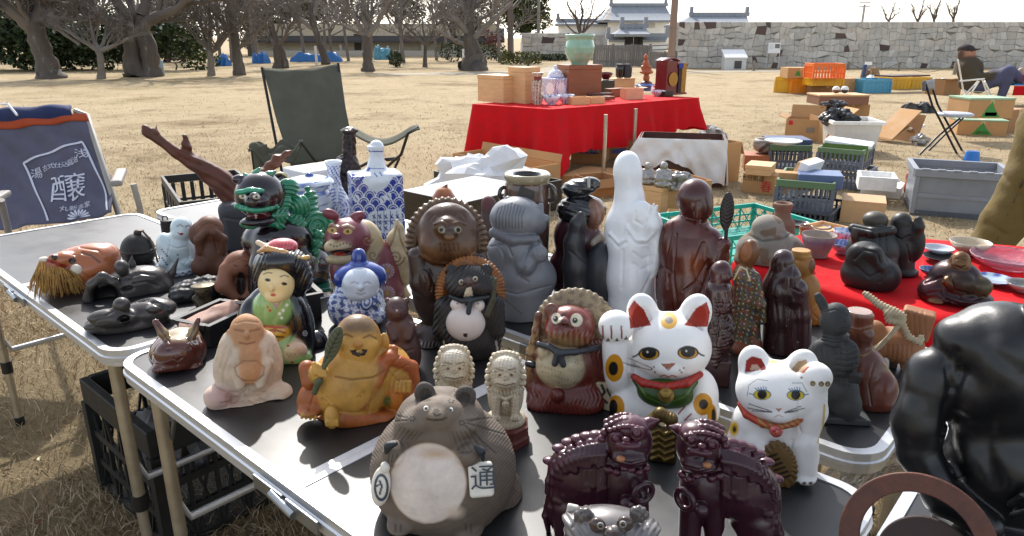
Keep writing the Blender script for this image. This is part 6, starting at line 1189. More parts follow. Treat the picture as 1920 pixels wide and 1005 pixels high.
f.part('leaf_fan', mat('mossy_paint', None, .6, var=.3, vs=60)); f.E(626, 645, 56, 14, 34, 7, rot=-22, c=0x55553a, k=3).C([(612, 676, 58, 5), (597, 715, 64, 6), (590, 735, 64, 6)], c=0x55553a)
f.groove([(608, 680), (638, 622)], 3, 1.6, 0x2c2c1c)
for k in range(6): x, y = 612 + 4.4 * k, 672 - 8.5 * k; f.groove([(x, y), (x - 9, y - 12)], 2.4, 1.2, 0x35351f).groove([(x, y), (x + 11, y - 4)], 2.4, 1.2, 0x35351f)
f.build('laughing gold and orange hotei holding a leaf fan', 'hotei figure')
# ---- small brown bear
f = Fig('bear_figure', 754, 690, cell=1.3); f.k = 9; c = 0x4e3634; f.part('body', mat('bisque_brown', None, .42, var=.15, vs=25)); f.E(754, 662, 0, 36, 52, 32, c=c).E(752, 615, 0, 26, 34, 25, c=c).E(744, 580, 6, 22, 24, 22, c=c, k=5).E(744, 586, 24, 9, 8, 8, c=c).E(727, 564, 2, 6, 6, 5, c=c, k=2).E(762, 564, 2, 6, 6, 5, c=c, k=2).C([(730, 612, 16, 7), (738, 634, 26, 6)], c=c).C([(772, 612, 16, 7), (766, 634, 26, 6)], c=c)
f.dab(736, 577, 2.4, 1.6, 0x2a1a18).dab(753, 577, 2.4, 1.6, 0x2a1a18).groove([(737, 590), (744, 593), (751, 590)], 2.4, 1).dab(744, 582, 2.4, 2, 0xb5a49c).groove([(730, 655), (750, 662), (775, 655)], 3, 1.2).dab(744, 559, 9, 2.6, 0x1a1010); f.build('slim matt brown bear bottle behind the hotei', 'bear figure')
# ---- pair of little white lions
def lionlet(label, cx, ty, by, base, s=1.):
    f = Fig('guardian_lion_figure', cx, by, cell=1.05); f.k = 3.5; c = 0xc2b49a; T = lambda x, y: (cx + x * s, ty + y * s); f.part('body', mat('resin_ivory', None, .55, var=.1, vs=50, bump=.2, bs=220))
    f.E(*T(0, 78), -4, 34, 52, 28, c=c).E(*T(0, 38), 6, 30, 38, 28, c=c).E(*T(0, 22), 16, 24, 17, 18, c=0xd8cdb8).E(*T(0, 55), 24, 22, 13, 16, c=c).E(*T(0, 48), 34, 6, 5, 6, c=c).E(*T(0, 125), -2, 38, 22, 34, c=c)
    for sx in (-1, 1):
        for k in range(6): a = -.5 + k * .48; f.E(*T(sx * (24 + 9 * math.sin(a * 1.1 + .5)), 14 + k * 11), 4 + 2 * k % 5, 7, 6.4, 7, c=c, k=2)
        f.E(*T(sx * 12, 42), 27, 5, 3.4, 5, c=c, k=2).C([(*T(sx * 17, 84), 22, 9), (*T(sx * 18, 118), 28, 8)], c=c).E(*T(sx * 18, 124), 36, 10, 7, 10, c=c, k=2)
        f.dab(*T(sx * 11, 43), 3.6, 2.6, 0x8a6a48).dab(*T(sx * 11, 43), 1.6, 1.6, 0x1a1410); f.groove([T(sx * 5, 35), T(sx * 18, 32)], 2.4, 1, 0x6a5c48)
        for k in (-4, 0, 4): f.groove([T(sx * 18 + k, 123), T(sx * 18 + k, 130)], 2, .9, 0x6a5c48)
        for k in range(4): f.groove([T(sx * (26 + k), 22 + 14 * k), T(sx * (31 + k), 28 + 14 * k)], 2, 1.1, 0x84745c)
    for k in range(7): f.E(*T(-21 + 7 * k, 6 - 5 * math.cos((k - 3) * .5)), 8, 5.6, 5, 6, c=c, k=2)
    f.groove([T(-17, 60), T(0, 64), T(17, 60)], 3, 1.6, 0x4a3c2c).dab(*T(0, 47), 4, 2.6, 0xa49478)
    for k in range(9): f.E(*T(-22 + 5.5 * k, 36 - .14 * (k - 4) ** 2 * -1 - 2), 27, 2.4, 2.2, 2.4, c=c, k=1)
    for k in range(9): f.groove([T(-24 + 6 * k, 72 + 4 * math.sin(k)), T(-21 + 6 * k, 82)], 2, 1, 0x8a7a62)
    f.C([(*T(-22, 78), 24, 3), (*T(0, 88), 32, 3.4), (*T(22, 78), 24, 3)], c=c, k=2).E(*T(0, 98), 32, 7, 7, 6, c=c, k=2).groove([T(-5, 100), T(5, 100)], 2, 1, 0x5a4c38)
    f.bumpy(lambda X, Y, v, n: .35 * wob(v, .5)); f.fill(lambda X, Y, v, n: (wob(v, .45, 2) > .62) * .5, 0x84745a)
    if base: f.part('hexagonal_stand', mat('red_brown_stand', None, .45, var=.15)); f.cur['mb'] = MB(); k = f.m; f.cur['mb'].lathe([(46 * k, 0), (46 * k, 12 * k), (40 * k, 15 * k), (38 * k, 24 * k), (45 * k, 28 * k), (45 * k, 34 * k), (36 * k, 36 * k)], (0, 0, 0), 8); f.cur['col'] = 0x5f2a22
    return f.build(label, 'lion figure', 'pair of little ivory lions')
lionlet('little ivory guardian lion half hidden by the raccoon dog ear', 851, 648, 772, False); lionlet('little ivory guardian lion on a red hexagonal stand', 948, 660, 822, True)
# ---- red raccoon dog
f = Fig('raccoon_dog_figure', 1066, 748, cell=1.5); f.k = 9; rd = 0x5e2119; cr = 0xb5a88a; f.part('body', mat('salt_glaze', None, .33, coat=.2, var=.3, vs=45, bump=.35, bs=130, fleck=(0x2d1512, .34, 60)))
f.E(1066, 735, 0, 80, 52, 62, c=rd).E(1064, 680, 0, 70, 62, 50, c=rd).E(1068, 612, 14, 47, 40, 38, c=0x6d2a20).E(1046, 622, 34, 24, 18, 20, c=0x6d2a20).E(1090, 628, 28, 24, 20, 18, c=0x6d2a20).E(1055, 603, 50, 12, 9, 12, c=0x5a2620, k=4).E(1034, 582, 14, 14, 14, 8, c=0x6a4034, k=4).E(1098, 590, 4, 13, 12, 8, c=0x6a4034, k=4)
f.E(1050, 688, 36, 46, 38, 30, c=cr).E(1022, 660, 40, 15, 15, 14, c=cr, k=4).E(1075, 668, 40, 16, 15, 14, c=cr, k=4).E(1045, 740, 56, 13, 14, 14, c=rd, k=4).E(1016, 756, 30, 30, 20, 26, c=rd).E(1098, 758, 34, 32, 20, 26, c=rd)
f.C([(1010, 590, 12, 7), (1006, 620, 12, 8), (998, 660, 8, 11), (994, 720, 4, 12)], c=0x6a4436, k=6).C([(1120, 650, 4, 17), (1136, 700, 10, 18), (1135, 740, 8, 16)], c=rd, k=8)
f.fill(lambda X, Y, v, n: np.clip(1.2 - np.hypot((X - 1050) / 60, (Y - 645) / 22) + .35 * np.sin(X * .6), 0, 1) * .8 * (n[:, 1] < 0), 0x9a8258); f.fill(lambda X, Y, v, n: np.clip((1012 - X) / 12, 0, 1) * np.clip((720 - Y) / 30, 0, 1) * (wob(v, .12) > -.3) * .8, 0xa0855f)
for X, Y, r_ in ((1043, 597, 9.5), (1081, 600, 11.5)): f.dab(X, Y, r_, r_ * 1.1, 0xc9bfa4); f.dab(X - 1 if X < 1060 else X - 3, Y + 1, 5, 5.4, 0x14100f); f.dab(X - 3, Y - 1, 1.3, 1.3, 0xe8e4da)
f.groove([(1040, 611), (1052, 607), (1056, 609), (1066, 612), (1074, 616)], 3, 1.6, 0x2a100c).dab(1056, 590, 5, 4, 0x3a1814)
f.dab(1022, 655, 3.4, 3, 0x8a7250).dab(1077, 666, 3.4, 3, 0x8a7250)
for k in range(30): f.dab(1015 + (k * 37 % 80), 675 + (k * 23 % 48), 1.1, 1.1, 0x5a4434)
f.bumpy(lambda X, Y, v, n: .8 * np.sin(X * .8 + np.sin(Y * .2) * 2) * (Y > 620) * np.clip(np.hypot((X - 1050) / 50, (Y - 690) / 42) - 1, 0, 1))
f.part('straw_hat', mat('ash_glaze', None, .5, var=.3, vs=40, bump=.4, bs=120)); f.E(1078, 612, -14, 76, 73, 18, tip=-14, c=0x85755a, k=2).E(1072, 622, 12, 60, 60, 20, tip=-14, c=0x6a5c46, k=3, op='s')
f.bumpy(lambda X, Y, v, n: 1. * np.clip((np.hypot(X - 1076, Y - 616) - 58) / 8, 0, 1) * np.sin(np.arctan2(Y - 616, X - 1076) * 36)); f.fill(lambda X, Y, v, n: (wob(v, .15) > .4) * .5, 0x4f3a2c)
f.part('scarf', satin); f.C([(1010, 645, 44, 6), (1030, 650, 56, 6), (1048, 662, 64, 7), (1080, 660, 60, 6), (1120, 652, 30, 6)], c=0x33363c, k=3).C([(1046, 662, 64, 6), (1040, 682, 66, 6)], c=0x33363c, k=3).C([(1050, 664, 64, 6), (1056, 684, 66, 6)], c=0x33363c, k=3).C([(990, 682, 30, 6), (1000, 684, 34, 7)], c=0x1c1c20)
f.part('account_book', satin); f.B(1132, 742, 26, 17, 30, 9, e=4, rot=8, yaw=-25, c=0xb0a284); f.line([(1128, 722), (1134, 735), (1126, 745), (1138, 755)], 5, 0x22252a).line([(1138, 730), (1144, 742)], 4, 0x22252a)
f.build('reddish brown glazed raccoon dog staring upwards under a pale straw hat', 'raccoon dog figure')
# ---- beckoning cats
whm = mat('white_gofun', None, .42, var=.05, vs=25, bump=.08, bs=140, fleck=(0xd8cfba, .26, 24))
f = Fig('beckoning_cat', 1246, 765, cell=1.45); f.k = 12; w = 0xeeece8; f.part('body', whm)
f.E(1246, 748, 0, 94, 62, 66, c=w).E(1246, 715, -2, 72, 60, 52, c=w).E(1256, 650, 12, 76, 66, 60, c=w, k=8).E(1205, 590, 4, 30, 40, 18, rot=10, c=w, k=12).E(1303, 590, 0, 30, 40, 18, rot=-12, c=w, k=12).E(1205, 602, 22, 18, 28, 10, rot=8, k=4, c=w, op='s').E(1306, 600, 18, 19, 28, 10, rot=-10, k=4, c=w, op='s')
f.E(1252, 690, 58, 24, 16, 16, c=w, k=10).E(1155, 660, 30, 26, 64, 26, rot=4, c=w, k=6).E(1155, 612, 36, 33, 31, 28, c=w, k=6).E(1160, 700, 24, 26, 40, 26, c=w)
f.E(1314, 735, 18, 32, 46, 36, rot=14, c=w, k=7).C([(1312, 745, 36, 20), (1290, 772, 54, 19), (1268, 784, 62, 17)], c=w, k=6).E(1176, 760, 26, 34, 42, 36, c=w, k=7).E(1322, 772, 8, 26, 30, 34, c=w)
for X, r0 in ((1204, -1), (1305, 1)): f.poly([(X - 22, 616), (X - 26, 580), (X - 15, 563), (X + 3, 580), (X + 17, 610)] if X < 1250 else [(X - 22, 610), (X, 578), (X + 20, 566), (X + 26, 585), (X + 22, 612), (X, 613)], 0x9c2a18, soft=1)
f.dab(1254, 601, 16, 16, 0xd0a04a).dab(1254, 600, 8, 6.5, 0x77716a, rot=15)
for X, Y, s in ((1217, 663, -1), (1290, 661, 1)):
    f.dab(X, Y, 20, 12.5, 0x15100e).dab(X, Y + 1, 17, 10, 0xc98e1e).dab(X, Y - 1.5, 14, 10.8, 0x120e0e); f.line([(X + s * 17, Y - 2), (X + s * 24, Y + 4), (X + s * 30, Y + 6)], 3, 0x15100e); f.dab(X - 3, Y - 3, 2, 2, 0xd8d4cc)
f.poly([(1239, 682), (1266, 681), (1254, 693)], 0xa0654a); f.line([(1241, 683), (1253, 694), (1265, 682)], 1.8, 0x8a4a3a); f.line([(1238, 706), (1246, 703), (1253, 707), (1260, 704), (1268, 706)], 2.4, 0xa8685a)
for X, Y in ((1222, 692), (1228, 698), (1275, 694), (1282, 690), (1226, 688), (1278, 698)): f.dab(X, Y, 1.8, 1.8, 0x77665a)
for pts in ([(1180, 672), (1222, 690)], [(1176, 684), (1220, 694)], [(1168, 680), (1200, 688)]): f.line(pts, 1.4, 0x77706a)
for x in (1130, 1146, 1165): f.line([(x, 614), (x + 1, 634)], 3.2, 0x8f2f38); f.dab(x, 612, 2.6, 2, 0x9a8a80)
for x, y in ((1128, 635), (1140, 639), (1157, 639), (1174, 636)): f.poly([(x - 4, y + 1), (x, y - 6), (x + 4, y + 1)], 0x55492c)
f.dab(1152, 690, 17, 26, 0xc98a16).dab(1150, 691, 9, 13, 0x17110f).dab(1155, 765, 16, 24, 0xc98a16).dab(1150, 764, 8, 15, 0x17110f).dab(1318, 758, 18, 21, 0xc98a16).dab(1319, 758, 8.5, 9.5, 0x241c18).dab(1335, 780, 9, 22, 0xc98a16).dab(1338, 780, 4, 14, 0x17110f)
for pts in ([(1272, 776), (1284, 762)], [(1284, 788), (1296, 776)]): f.line(pts, 3, 0x9a2f3a)
f.groove([(1180, 640), (1178, 700), (1188, 722)], 4, 2).groove([(1290, 732), (1275, 760)], 4, 1.6)
f.part('bib', satin); f.C([(1192, 712, 52, 7), (1210, 735, 66, 9), (1246, 748, 74, 10), (1284, 735, 64, 9), (1302, 716, 48, 7)], c=0x2f4a16, k=5).E(1247, 738, 60, 52, 28, 20, c=0x2f4a16, k=5); f.line([(1194, 715), (1212, 745), (1246, 758), (1284, 744), (1304, 718)], 2.5, 0x557030)
f.part('collar', satin); f.C([(1188, 706, 50, 6), (1206, 718, 64, 8), (1246, 726, 72, 8), (1288, 718, 62, 8), (1313, 702, 44, 6)], c=0xa8281c, k=3); f.fill(lambda X, Y, v, n: (np.sin(X * .5 + Y * .4) > .6) * .6, 0x5a2a18)
f.part('bell', mat('old_gold', None, .4, metal=.3, var=.2)); f.E(1249, 741, 84, 15, 14, 13, c=0x8a6f2c, k=0); f.line([(1237, 738), (1243, 747), (1254, 747), (1260, 738)], 3, 0x50401a).dab(1248, 733, 5, 2.4, 0x6a5420)
f.build('larger white beckoning cat with green bib and orange spots', 'beckoning cat', 'beckoning cats')
f = Fig('beckoning_cat', 1460, 878, cell=1.45); f.k = 12; f.part('body', whm)
f.E(1452, 845, 0, 78, 66, 54, c=w).E(1440, 800, 0, 66, 60, 46, c=w).E(1456, 735, 10, 74, 60, 56, c=w, k=8).E(1414, 684, 2, 29, 36, 17, rot=10, c=w, k=12).E(1502, 690, -2, 29, 36, 17, rot=-12, c=w, k=12).E(1415, 692, 19, 18, 22, 10, k=4, c=w, op='s').E(1500, 694, 15, 18, 20, 10, k=4, c=w, op='s')
f.E(1458, 778, 52, 22, 14, 14, c=w, k=10).E(1528, 706, 16, 31, 28, 26, c=w, k=6).C([(1524, 722, 12, 26), (1520, 770, 10, 29), (1506, 805, 10, 30)], c=w, k=7).C([(1505, 830, 24, 28), (1508, 880, 30, 23)], c=w, k=6).E(1508, 893, 36, 22, 16, 24, c=w, k=5).E(1395, 840, 6, 34, 50, 36, c=w).C([(1420, 830, 34, 18), (1440, 850, 46, 16)], c=w)
f.poly([(1397, 698), (1399, 676), (1410, 668), (1428, 673), (1438, 693), (1420, 695)], 0x9c2c22).poly([(1406, 694), (1410, 684), (1420, 683), (1428, 694)], 0xcfae98).poly([(1482, 694), (1496, 678), (1512, 674), (1517, 686), (1508, 700)], 0xb89a78).line([(1505, 698), (1516, 688)], 3, 0xb0403a)
f.dab(1452, 678, 9, 5, 0xe0cc6a, soft=5).dab(1503, 708, 2.4, 2.4, 0x8a7a6a)
for X, Y in ((1429, 740), (1492, 741)):
    f.dab(X, Y, 17, 10, 0x1f4a5f).dab(X, Y + .5, 15.5, 8.5, 0xc9b22c).dab(X, Y - .5, 9, 9, 0x0e0c0c)
    for k in range(5): f.line([(X - 8 + 4 * k, Y - 8), (X - 13 + 5 * k, Y - 15 + abs(k - 3))], 1.8, 0x2a6a8c)
    s = -1 if X < 1460 else 1; f.line([(X + s * 15, Y), (X + s * 24, Y - 2)], 1.8, 0x2a6a8c)
f.poly([(1454, 766), (1466, 766), (1460, 773)], 0xb5786a); f.line([(1452, 782), (1460, 778), (1468, 782)], 2, 0xbfae9e)
for pts in ([(1448, 772), (1404, 757)], [(1446, 773), (1402, 765)], [(1444, 773), (1410, 770)], [(1472, 773), (1502, 762)], [(1474, 773), (1508, 766)], [(1472, 774), (1498, 771)]): f.line(pts, 1.5, 0x3a3838)
f.line([(1401, 742), (1404, 722), (1420, 711), (1440, 714)], 1.3, 0x8a8884).line([(1486, 718), (1504, 718), (1513, 735)], 1.3, 0x8a8884)
for x, y in ((1524, 719), (1540, 720), (1552, 720)): f.dab(x, y, 5, 5, 0x6a5430).dab(x, y + 1, 2.6, 2.6, 0xa89870)
f.dab(1376, 804, 9, 14, 0xd9a91c, soft=6).dab(1377, 805, 3.5, 6, 0x2a2410, soft=3); f.line([(1546, 760), (1543, 800), (1534, 830)], 4, 0xd0b060)
for x in (1496, 1508, 1520): f.dab(x, 906, 4, 3, 0x6a5a48)
f.groove([(1500, 745), (1494, 790), (1502, 812)], 4, 2).groove([(1486, 826), (1478, 860)], 4, 2)
f.part('collar', satin); f.C([(1388, 758, 26, 6), (1400, 778, 40, 7), (1430, 795, 54, 7), (1458, 802, 58, 6), (1490, 793, 48, 7), (1500, 786, 40, 6)], c=0xa83a26, k=3); f.fill(lambda X, Y, v, n: ((X > 1420) & (np.sin(X * .45 - Y * .5) > -.2)) * .9, 0x9c7c3c)
f.part('bell', gloss); f.E(1455, 808, 62, 12.5, 12, 11, c=0xb8554a, k=0); f.line([(1447, 804), (1451, 809), (1456, 804), (1460, 809), (1464, 803)], 3, 0xa02018)
f.part('gold_coin', mat('bronze_paint', None, .5, var=.2, vs=50)); f.E(1462, 872, 56, 31, 44, 9, rot=14, c=0x6a4f26, k=2); 
for k in range(6): f.line([(1438 + k * 5, 858 + k * 8), (1456 + k * 5, 852 + k * 8)], 4.5, 0x1c1610)
f.bumpy(lambda X, Y, v, n: 1.2 * np.sin(np.arctan2(Y - 872, X - 1462) * 22) * (np.hypot((X - 1462) / 31, (Y - 872) / 44) > .8)); f.build('smaller white beckoning cat with blue lashes and red bell', 'beckoning cat', 'beckoning cats')
# ---- bronze carved piece between
f = Fig('bronze_ornament', 1243, 862, cell=1.3); f.k = 5; bz = 0x5d4a22; f.part('body', mat('old_bronze', None, .42, metal=.5, var=.3, vs=40)); f.B(1243, 830, 0, 27, 40, 14, e=9, c=0x3a2f18).C([(1220, 790, 6, 12), (1238, 776, 8, 12), (1258, 786, 8, 12), (1262, 800, 6, 9)], c=bz)
for k in range(5): f.C([(1222, 812 + 12 * k, 15, 3), (1236, 806 + 12 * k, 17, 3), (1246, 814 + 12 * k, 17, 3), (1262, 808 + 12 * k, 15, 3)], c=0x77602c, k=2)
for k in range(7): f.groove([(1222 + k * 6, 792 - 5 * math.sin(k * .5)), (1226 + k * 6, 776 - 3 * math.sin(k * .5))], 2.4, 1.4)
f.build('old bronze relief piece standing between cat and maroon lions', 'bronze ornament')
# ---- two maroon lions
def maroon(label, mir, hx, hy, bx_, by_, by, bx):
    f = Fig('guardian_lion_figure', bx, by, cell=1.35); f.k = 7; c = 0x32101c; c2 = 0x461a28; M_ = lambda x: hx + mir * x; f.part('body', mat('maroon_resin', None, .32, coat=.2, var=.2, vs=30))
    f.E(bx_, by_, 0, 66, 60, 48, c=c).E(bx_ - mir * 20, by_ + 50, -2, 46, 70, 42, c=c).E(M_(-34), hy + 36, 0, 46, 46, 40, c=c).E(M_(-6), hy + 74, 14, 44, 56, 40, c=c)
    f.C([(bx_ - mir * 30, by_ + 60, 14, 30), (bx_ - mir * 26, by_ + 130, 20, 24)], c=c).C([(M_(16), hy + 108, 34, 22), (M_(20), hy + 180, 44, 20)], c=c).C([(M_(-24), hy + 112, 20, 22), (M_(-28), hy + 185, 26, 18)], c=c)
    f.E((bx_ + M_(-24)) / 2, by_ + 106, 40, 14, 46, 90, k=8, op='s').T(M_(28), hy + 98, 64, 19, 6, yaw=mir * 30, c=c, k=2).E(M_(-2), hy + 118, 62, 16, 15, 14, c=c, k=3)
    f.E(hx, hy, 20, 45, 46, 40, c=c, k=5).E(M_(4), hy - 26, 30, 34, 24, 30, c=c2, k=6).E(M_(2), hy + 32, 48, 34, 18, 20, c=c, k=5).E(M_(6), hy + 26, 70, 26, 9, 16, rot=-mir * 8, c=c, k=3, op='s')
    f.E(M_(-1), hy + 8, 66, 22, 9, 11, c=c2, k=3).E(M_(-13), hy + 10, 64, 12, 9, 10, c=c2, k=2).E(M_(13), hy + 8, 64, 12, 9, 10, c=c2, k=2).E(M_(-4), hy - 2, 74, 8, 6, 7, c=c2, k=2)
    f.C([(M_(26), hy - 28, 22, 15), (M_(40), hy - 34, 22, 10), (M_(56), hy - 38, 20, 3)], c=c2, k=4)
    for x, y, d in ((16, -13, 62), (-22, -4, 58)): f.T(M_(x), hy + y, d, 11, 3, c=c2, k=1).E(M_(x), hy + y, d + 3, 7.5, 7.5, 7, c=c2, k=.5)
    for q in range(8): f.E(M_(-34 + q * 8.5), hy - 20 - 7 * math.sin(q * .42), 50 + 8 * math.sin(q * .42), 6, 5, 6, c=c2, k=1)
    for q in range(16): f.E(M_(-40 + (q % 8) * 9), hy - 36 - 12 * math.sin((q % 8) * .42) + 9 * (q // 8), 20 + 14 * (q // 8), 7, 6, 7, c=c2, k=1.5)
    for q in range(7): f.E(M_(-44 - 4 * (q % 2)), hy - 16 + q * 12, 32 - q, 9, 8, 9, c=c2, k=2)
    for q in range(6): f.E(M_(-36 + q * 14), hy + 54 + 5 * math.sin(q * 2.), 52 - abs(q - 3) * 4, 8, 8, 8, c=c2, k=2)
    for q in range(13):
        t = q / 12; x0 = M_(-42) + (bx_ - mir * 60 - M_(-42)) * t; u = 1 - math.sqrt(1 - .96 * t * t); y0 = hy - 12 + (by_ - 888 + 62 if mir > 0 else by_ - 918 + 80) * u + (by_ - 62 - hy) * t * .4; d0 = 40 * math.sqrt(1 - .85 * t * t); w = 5 * math.sin(q * 2.3)
        if q % 2 == 0: f.E(x0, y0, d0 - 26, 15, 9, 12, c=c2, k=2).E(x0 + mir * 9, y0 + 12, d0 - 14, 13, 9, 10, c=c2, k=2)
        f.C([(x0, y0 + 20, d0 - 4, 5), (x0 - mir * 3, y0 + 38, d0 + 4, 7), (x0 - mir * 5, y0 + 56 + w, d0 + 6, 6)], c=c, k=4)
        f.C([(x0 - mir * 3, y0 + 62 + w, d0 - 1, 5), (x0 - mir * (4 + 5 * t), y0 + 100 + w, d0 + 1, 7), (x0 - mir * 2, y0 + 138 + w, d0 - 8, 4)], c=c, k=4)
    for q in range(3): f.groove([(M_(-24), hy + 36 + 6 * q), (M_(4), hy + 43 + 6 * q), (M_(28), hy + 36 + 6 * q)], 3, 1.4)
    f.part('tongue_ball', satin); f.E(M_(-14), hy + 34, 70, 8.5, 6.5, 7, c=0xa06a46); return f.build(label, 'lion figure', 'pair of maroon lions')
maroon('maroon resin lion facing right, behind the silver raccoon dog', 1, 1178, 826, 1092, 888, 1000, 1128)
maroon('maroon resin lion facing left with a fluted mane, by the small cat', -1, 1312, 838, 1394, 918, 1010, 1362)
# ---- silver raccoon dog at the bottom edge
f = Fig('raccoon_dog_figure', 1145, 1150, cell=2.); f.k = 10; c = 0x6f6b6a; f.part('body', mat('silver_glaze', None, .3, coat=.3, metal=.25, var=.3, vs=25, fleck=(0x2c2624, .4, 30))); f.E(1145, 1090, 0, 100, 80, 76, c=c).E(1145, 1005, 14, 88, 56, 58, c=c).E(1145, 980, 6, 92, 30, 46, c=c).E(1094, 968, 26, 19, 16, 12, rot=25, c=0x5a5452, k=4).E(1198, 964, 26, 19, 16, 12, rot=-25, c=0x5a5452, k=4).E(1152, 1002, 68, 22, 16, 18, c=0x3f3532, k=6).E(1152, 990, 80, 7, 6, 7, c=0x85807e, k=3).E(1120, 985, 58, 16, 14, 10, c=0x4a3d38, k=5).E(1172, 982, 58, 16, 14, 10, c=0x4a3d38, k=5)
f.bumpy(lambda X, Y, v, n: .9 * np.sin((X - 1145) * .45 + (Y - 960) * .3 * np.sign(X - 1145)) * (np.abs(X - 1148) > 42)); f.groove([(1072, 990), (1088, 965), (1100, 960)], 4, 2.4).groove([(1215, 985), (1200, 962), (1190, 958)], 4, 2.4)
for X, Y in ((1126, 986), (1168, 983)): f.part('eye', gloss); f.E(X, Y, 76, 7, 7, 5, c=0x8f8a86, k=0); f.dab(X, Y, 4.6, 4.6, 0x1a1412)
f.part('white_tag', whitep and china); f.B(1073, 958, -8, 11, 14, 5, e=3, rot=-8, c=0xcfcac0); f.build('silver grey raccoon dog head showing at the bottom edge', 'raccoon dog figure')
# ================================================================ left tables
def fig(name, bx, by, cell, k, m, z0=TZ):
    f = Fig(name, bx, by, z0, cell); f.k = k; f.part('body', m); return f
ironm = mat('cast_iron', None, .5, metal=.3, var=.25, vs=25, bump=.35, bs=170); terra = mat('brown_earthenware', None, .6, var=.2, vs=25, bump=.25, bs=150)
# ---- bearded mask lying on its back
f = fig('bearded_mask', 150, 538, 1.4, 8, mat('flesh_lacquer', None, .3, coat=.3, var=.1, vs=15)); c = 0xa8623c
f.E(150, 505, 0, 68, 44, 46, rot=12, c=c).E(180, 480, 4, 38, 24, 34, c=c).E(118, 486, 24, 20, 15, 18, c=c, k=6).E(100, 484, 32, 9, 8, 9, c=c, k=3).E(136, 492, 30, 10, 8, 9, c=c, k=3).E(172, 504, 32, 26, 18, 16, c=c, k=6).E(92, 500, 26, 20, 14, 16, c=c).E(205, 480, -4, 17, 24, 24, c=c)
f.dab(102, 482, 6, 6, 0x2a130c).dab(136, 489, 7, 6.5, 0x2a130c).line([(88, 488), (108, 495), (138, 504)], 6, 0x8a2a22); f.groove([(154, 474), (172, 479), (188, 492)], 4.5, 2.4, 0x4a2616).groove([(150, 510), (168, 522), (190, 512)], 3.4, 1.8).groove([(150, 464), (185, 470), (200, 490)], 3.4, 1.4).groove([(118, 470), (140, 478)], 3, 1.4)
f.part('tuft', whitep and mat('white_fluff', 0xd9d0c0, .95, bump=.8, bs=120)); f.E(143, 506, 42, 10, 11, 8, c=0xd9d0c0).E(82, 487, 26, 9, 6, 8, c=0xd9d0c0)
bd_ = MB(); rr = random.Random(2)
for q in range(260):
    u = rr.random(); x0, y0 = 74 + 52 * u, 492 + 14 * u + rr.uniform(-3, 3); x1, y1 = 62 + 90 * u + rr.uniform(-16, 14), 556 - 12 * u + rr.uniform(-20, 10); d0 = 34; d1 = 46 + rr.uniform(-10, 12)
    pts = [f.W(x0 + (x1 - x0) * t + rr.uniform(-1.5, 1.5), y0 + (y1 - y0) * t - 6 * math.sin(3.1 * t), d0 + (d1 - d0) * t + 8 * math.sin(3 * t)) * f.m for t in (0, .35, .7, 1)]
    bd_.tube([(p[0], p[1], max(p[2], .002)) for p in pts], [1.1 * f.m, 1. * f.m, .8 * f.m, .4 * f.m], 3, cap=False)
f.build('orange old man mask with a straw beard lying on the table', 'mask'); bd_.build('straw_beard', mat('straw', 0xb3894a, .7, var=.35, vs=40), f.root)
# ---- round iron bell pot
f = fig('iron_pot', 259, 492, 1.3, 3, ironm); c = 0x2a2926; f.E(259, 470, 0, 30, 33, 30, c=c).T(259, 468, 0, 31, 2.4, tip=90, c=c); f.part('knob', ironm); f.E(258, 437, 0, 7, 6, c=c).E(262, 432, 0, 8, 2.5, c=0x4a3a30); f.part('cord', mat('brown_cord', None, .8)); f.C([(266, 432, 2, 2), (280, 447, 12, 2), (290, 470, 22, 2), (296, 492, 22, 2)], c=0x54453a); f.build('round black iron pot with a cord tied to its lid', 'iron pot')
f = fig('iron_cup', 318, 440, 1.2, 2, ironm); f.Y(318, 425, 0, 15, 14, c=0x2e2a28).Y(318, 414, 0, 10, 3, c=0x1a1816); f.part('ring', ironm); f.T(309, 409, 0, 4.5, 1.3, c=0x2e2a28); f.build('small dark iron cup with a ring handle', 'cup')
# ---- white laughing hotei
f = fig('laughing_hotei_figure', 333, 508, 1.2, 6, china); w = 0xc2d2d6; f.E(335, 496, 0, 40, 17, 28, c=w).E(332, 466, 4, 28, 32, 24, c=w).E(310, 468, 0, 15, 32, 20, c=w).E(358, 475, 0, 15, 28, 20, c=w).E(341, 428, 4, 20, 22, 20, c=w).E(338, 440, 16, 15, 9, 8, c=w).E(360, 436, 0, 5, 10, 5, c=w, k=2).C([(312, 478, 16, 8), (306, 495, 22, 8)], c=w).E(352, 492, 24, 13, 8, 9, c=w, k=3)
f.groove([(332, 424), (338, 421), (344, 425)], 2.4, 1, 0x55504c).groove([(348, 426), (353, 423), (357, 426)], 2.4, 1, 0x55504c).poly([(332, 436), (346, 437), (340, 442)], 0x8a3a30).groove([(316, 460), (332, 466), (350, 462)], 2.6, 1.2).dab(333, 478, 2, 2, 0x6a7a80).groove([(320, 450), (314, 480), (326, 496)], 3, 1.6).groove([(352, 452), (356, 480), (345, 496)], 3, 1.6)
for q in range(8): f.dab(304 + (q * 3) % 12, 468 + q * 4, 2, 1.6, (0x6a5a3a, 0x44566a)[q % 2])
f.part('painted_base', china); f.Y(334, 507, 0, 40, 8, c=0xd2dade); f.fill(lambda X, Y, v, n: ((np.sin(X * .5) * np.sin(Y * .9 + X * .2) > .1) & (np.abs(n[:, 2]) < .6)) * .9, 0x3a5a8a); f.fill(lambda X, Y, v, n: (v[:, 2] > 13) * .8, 0x8a8a5a); f.build('glossy white laughing hotei with a patterned base rim', 'hotei figure')
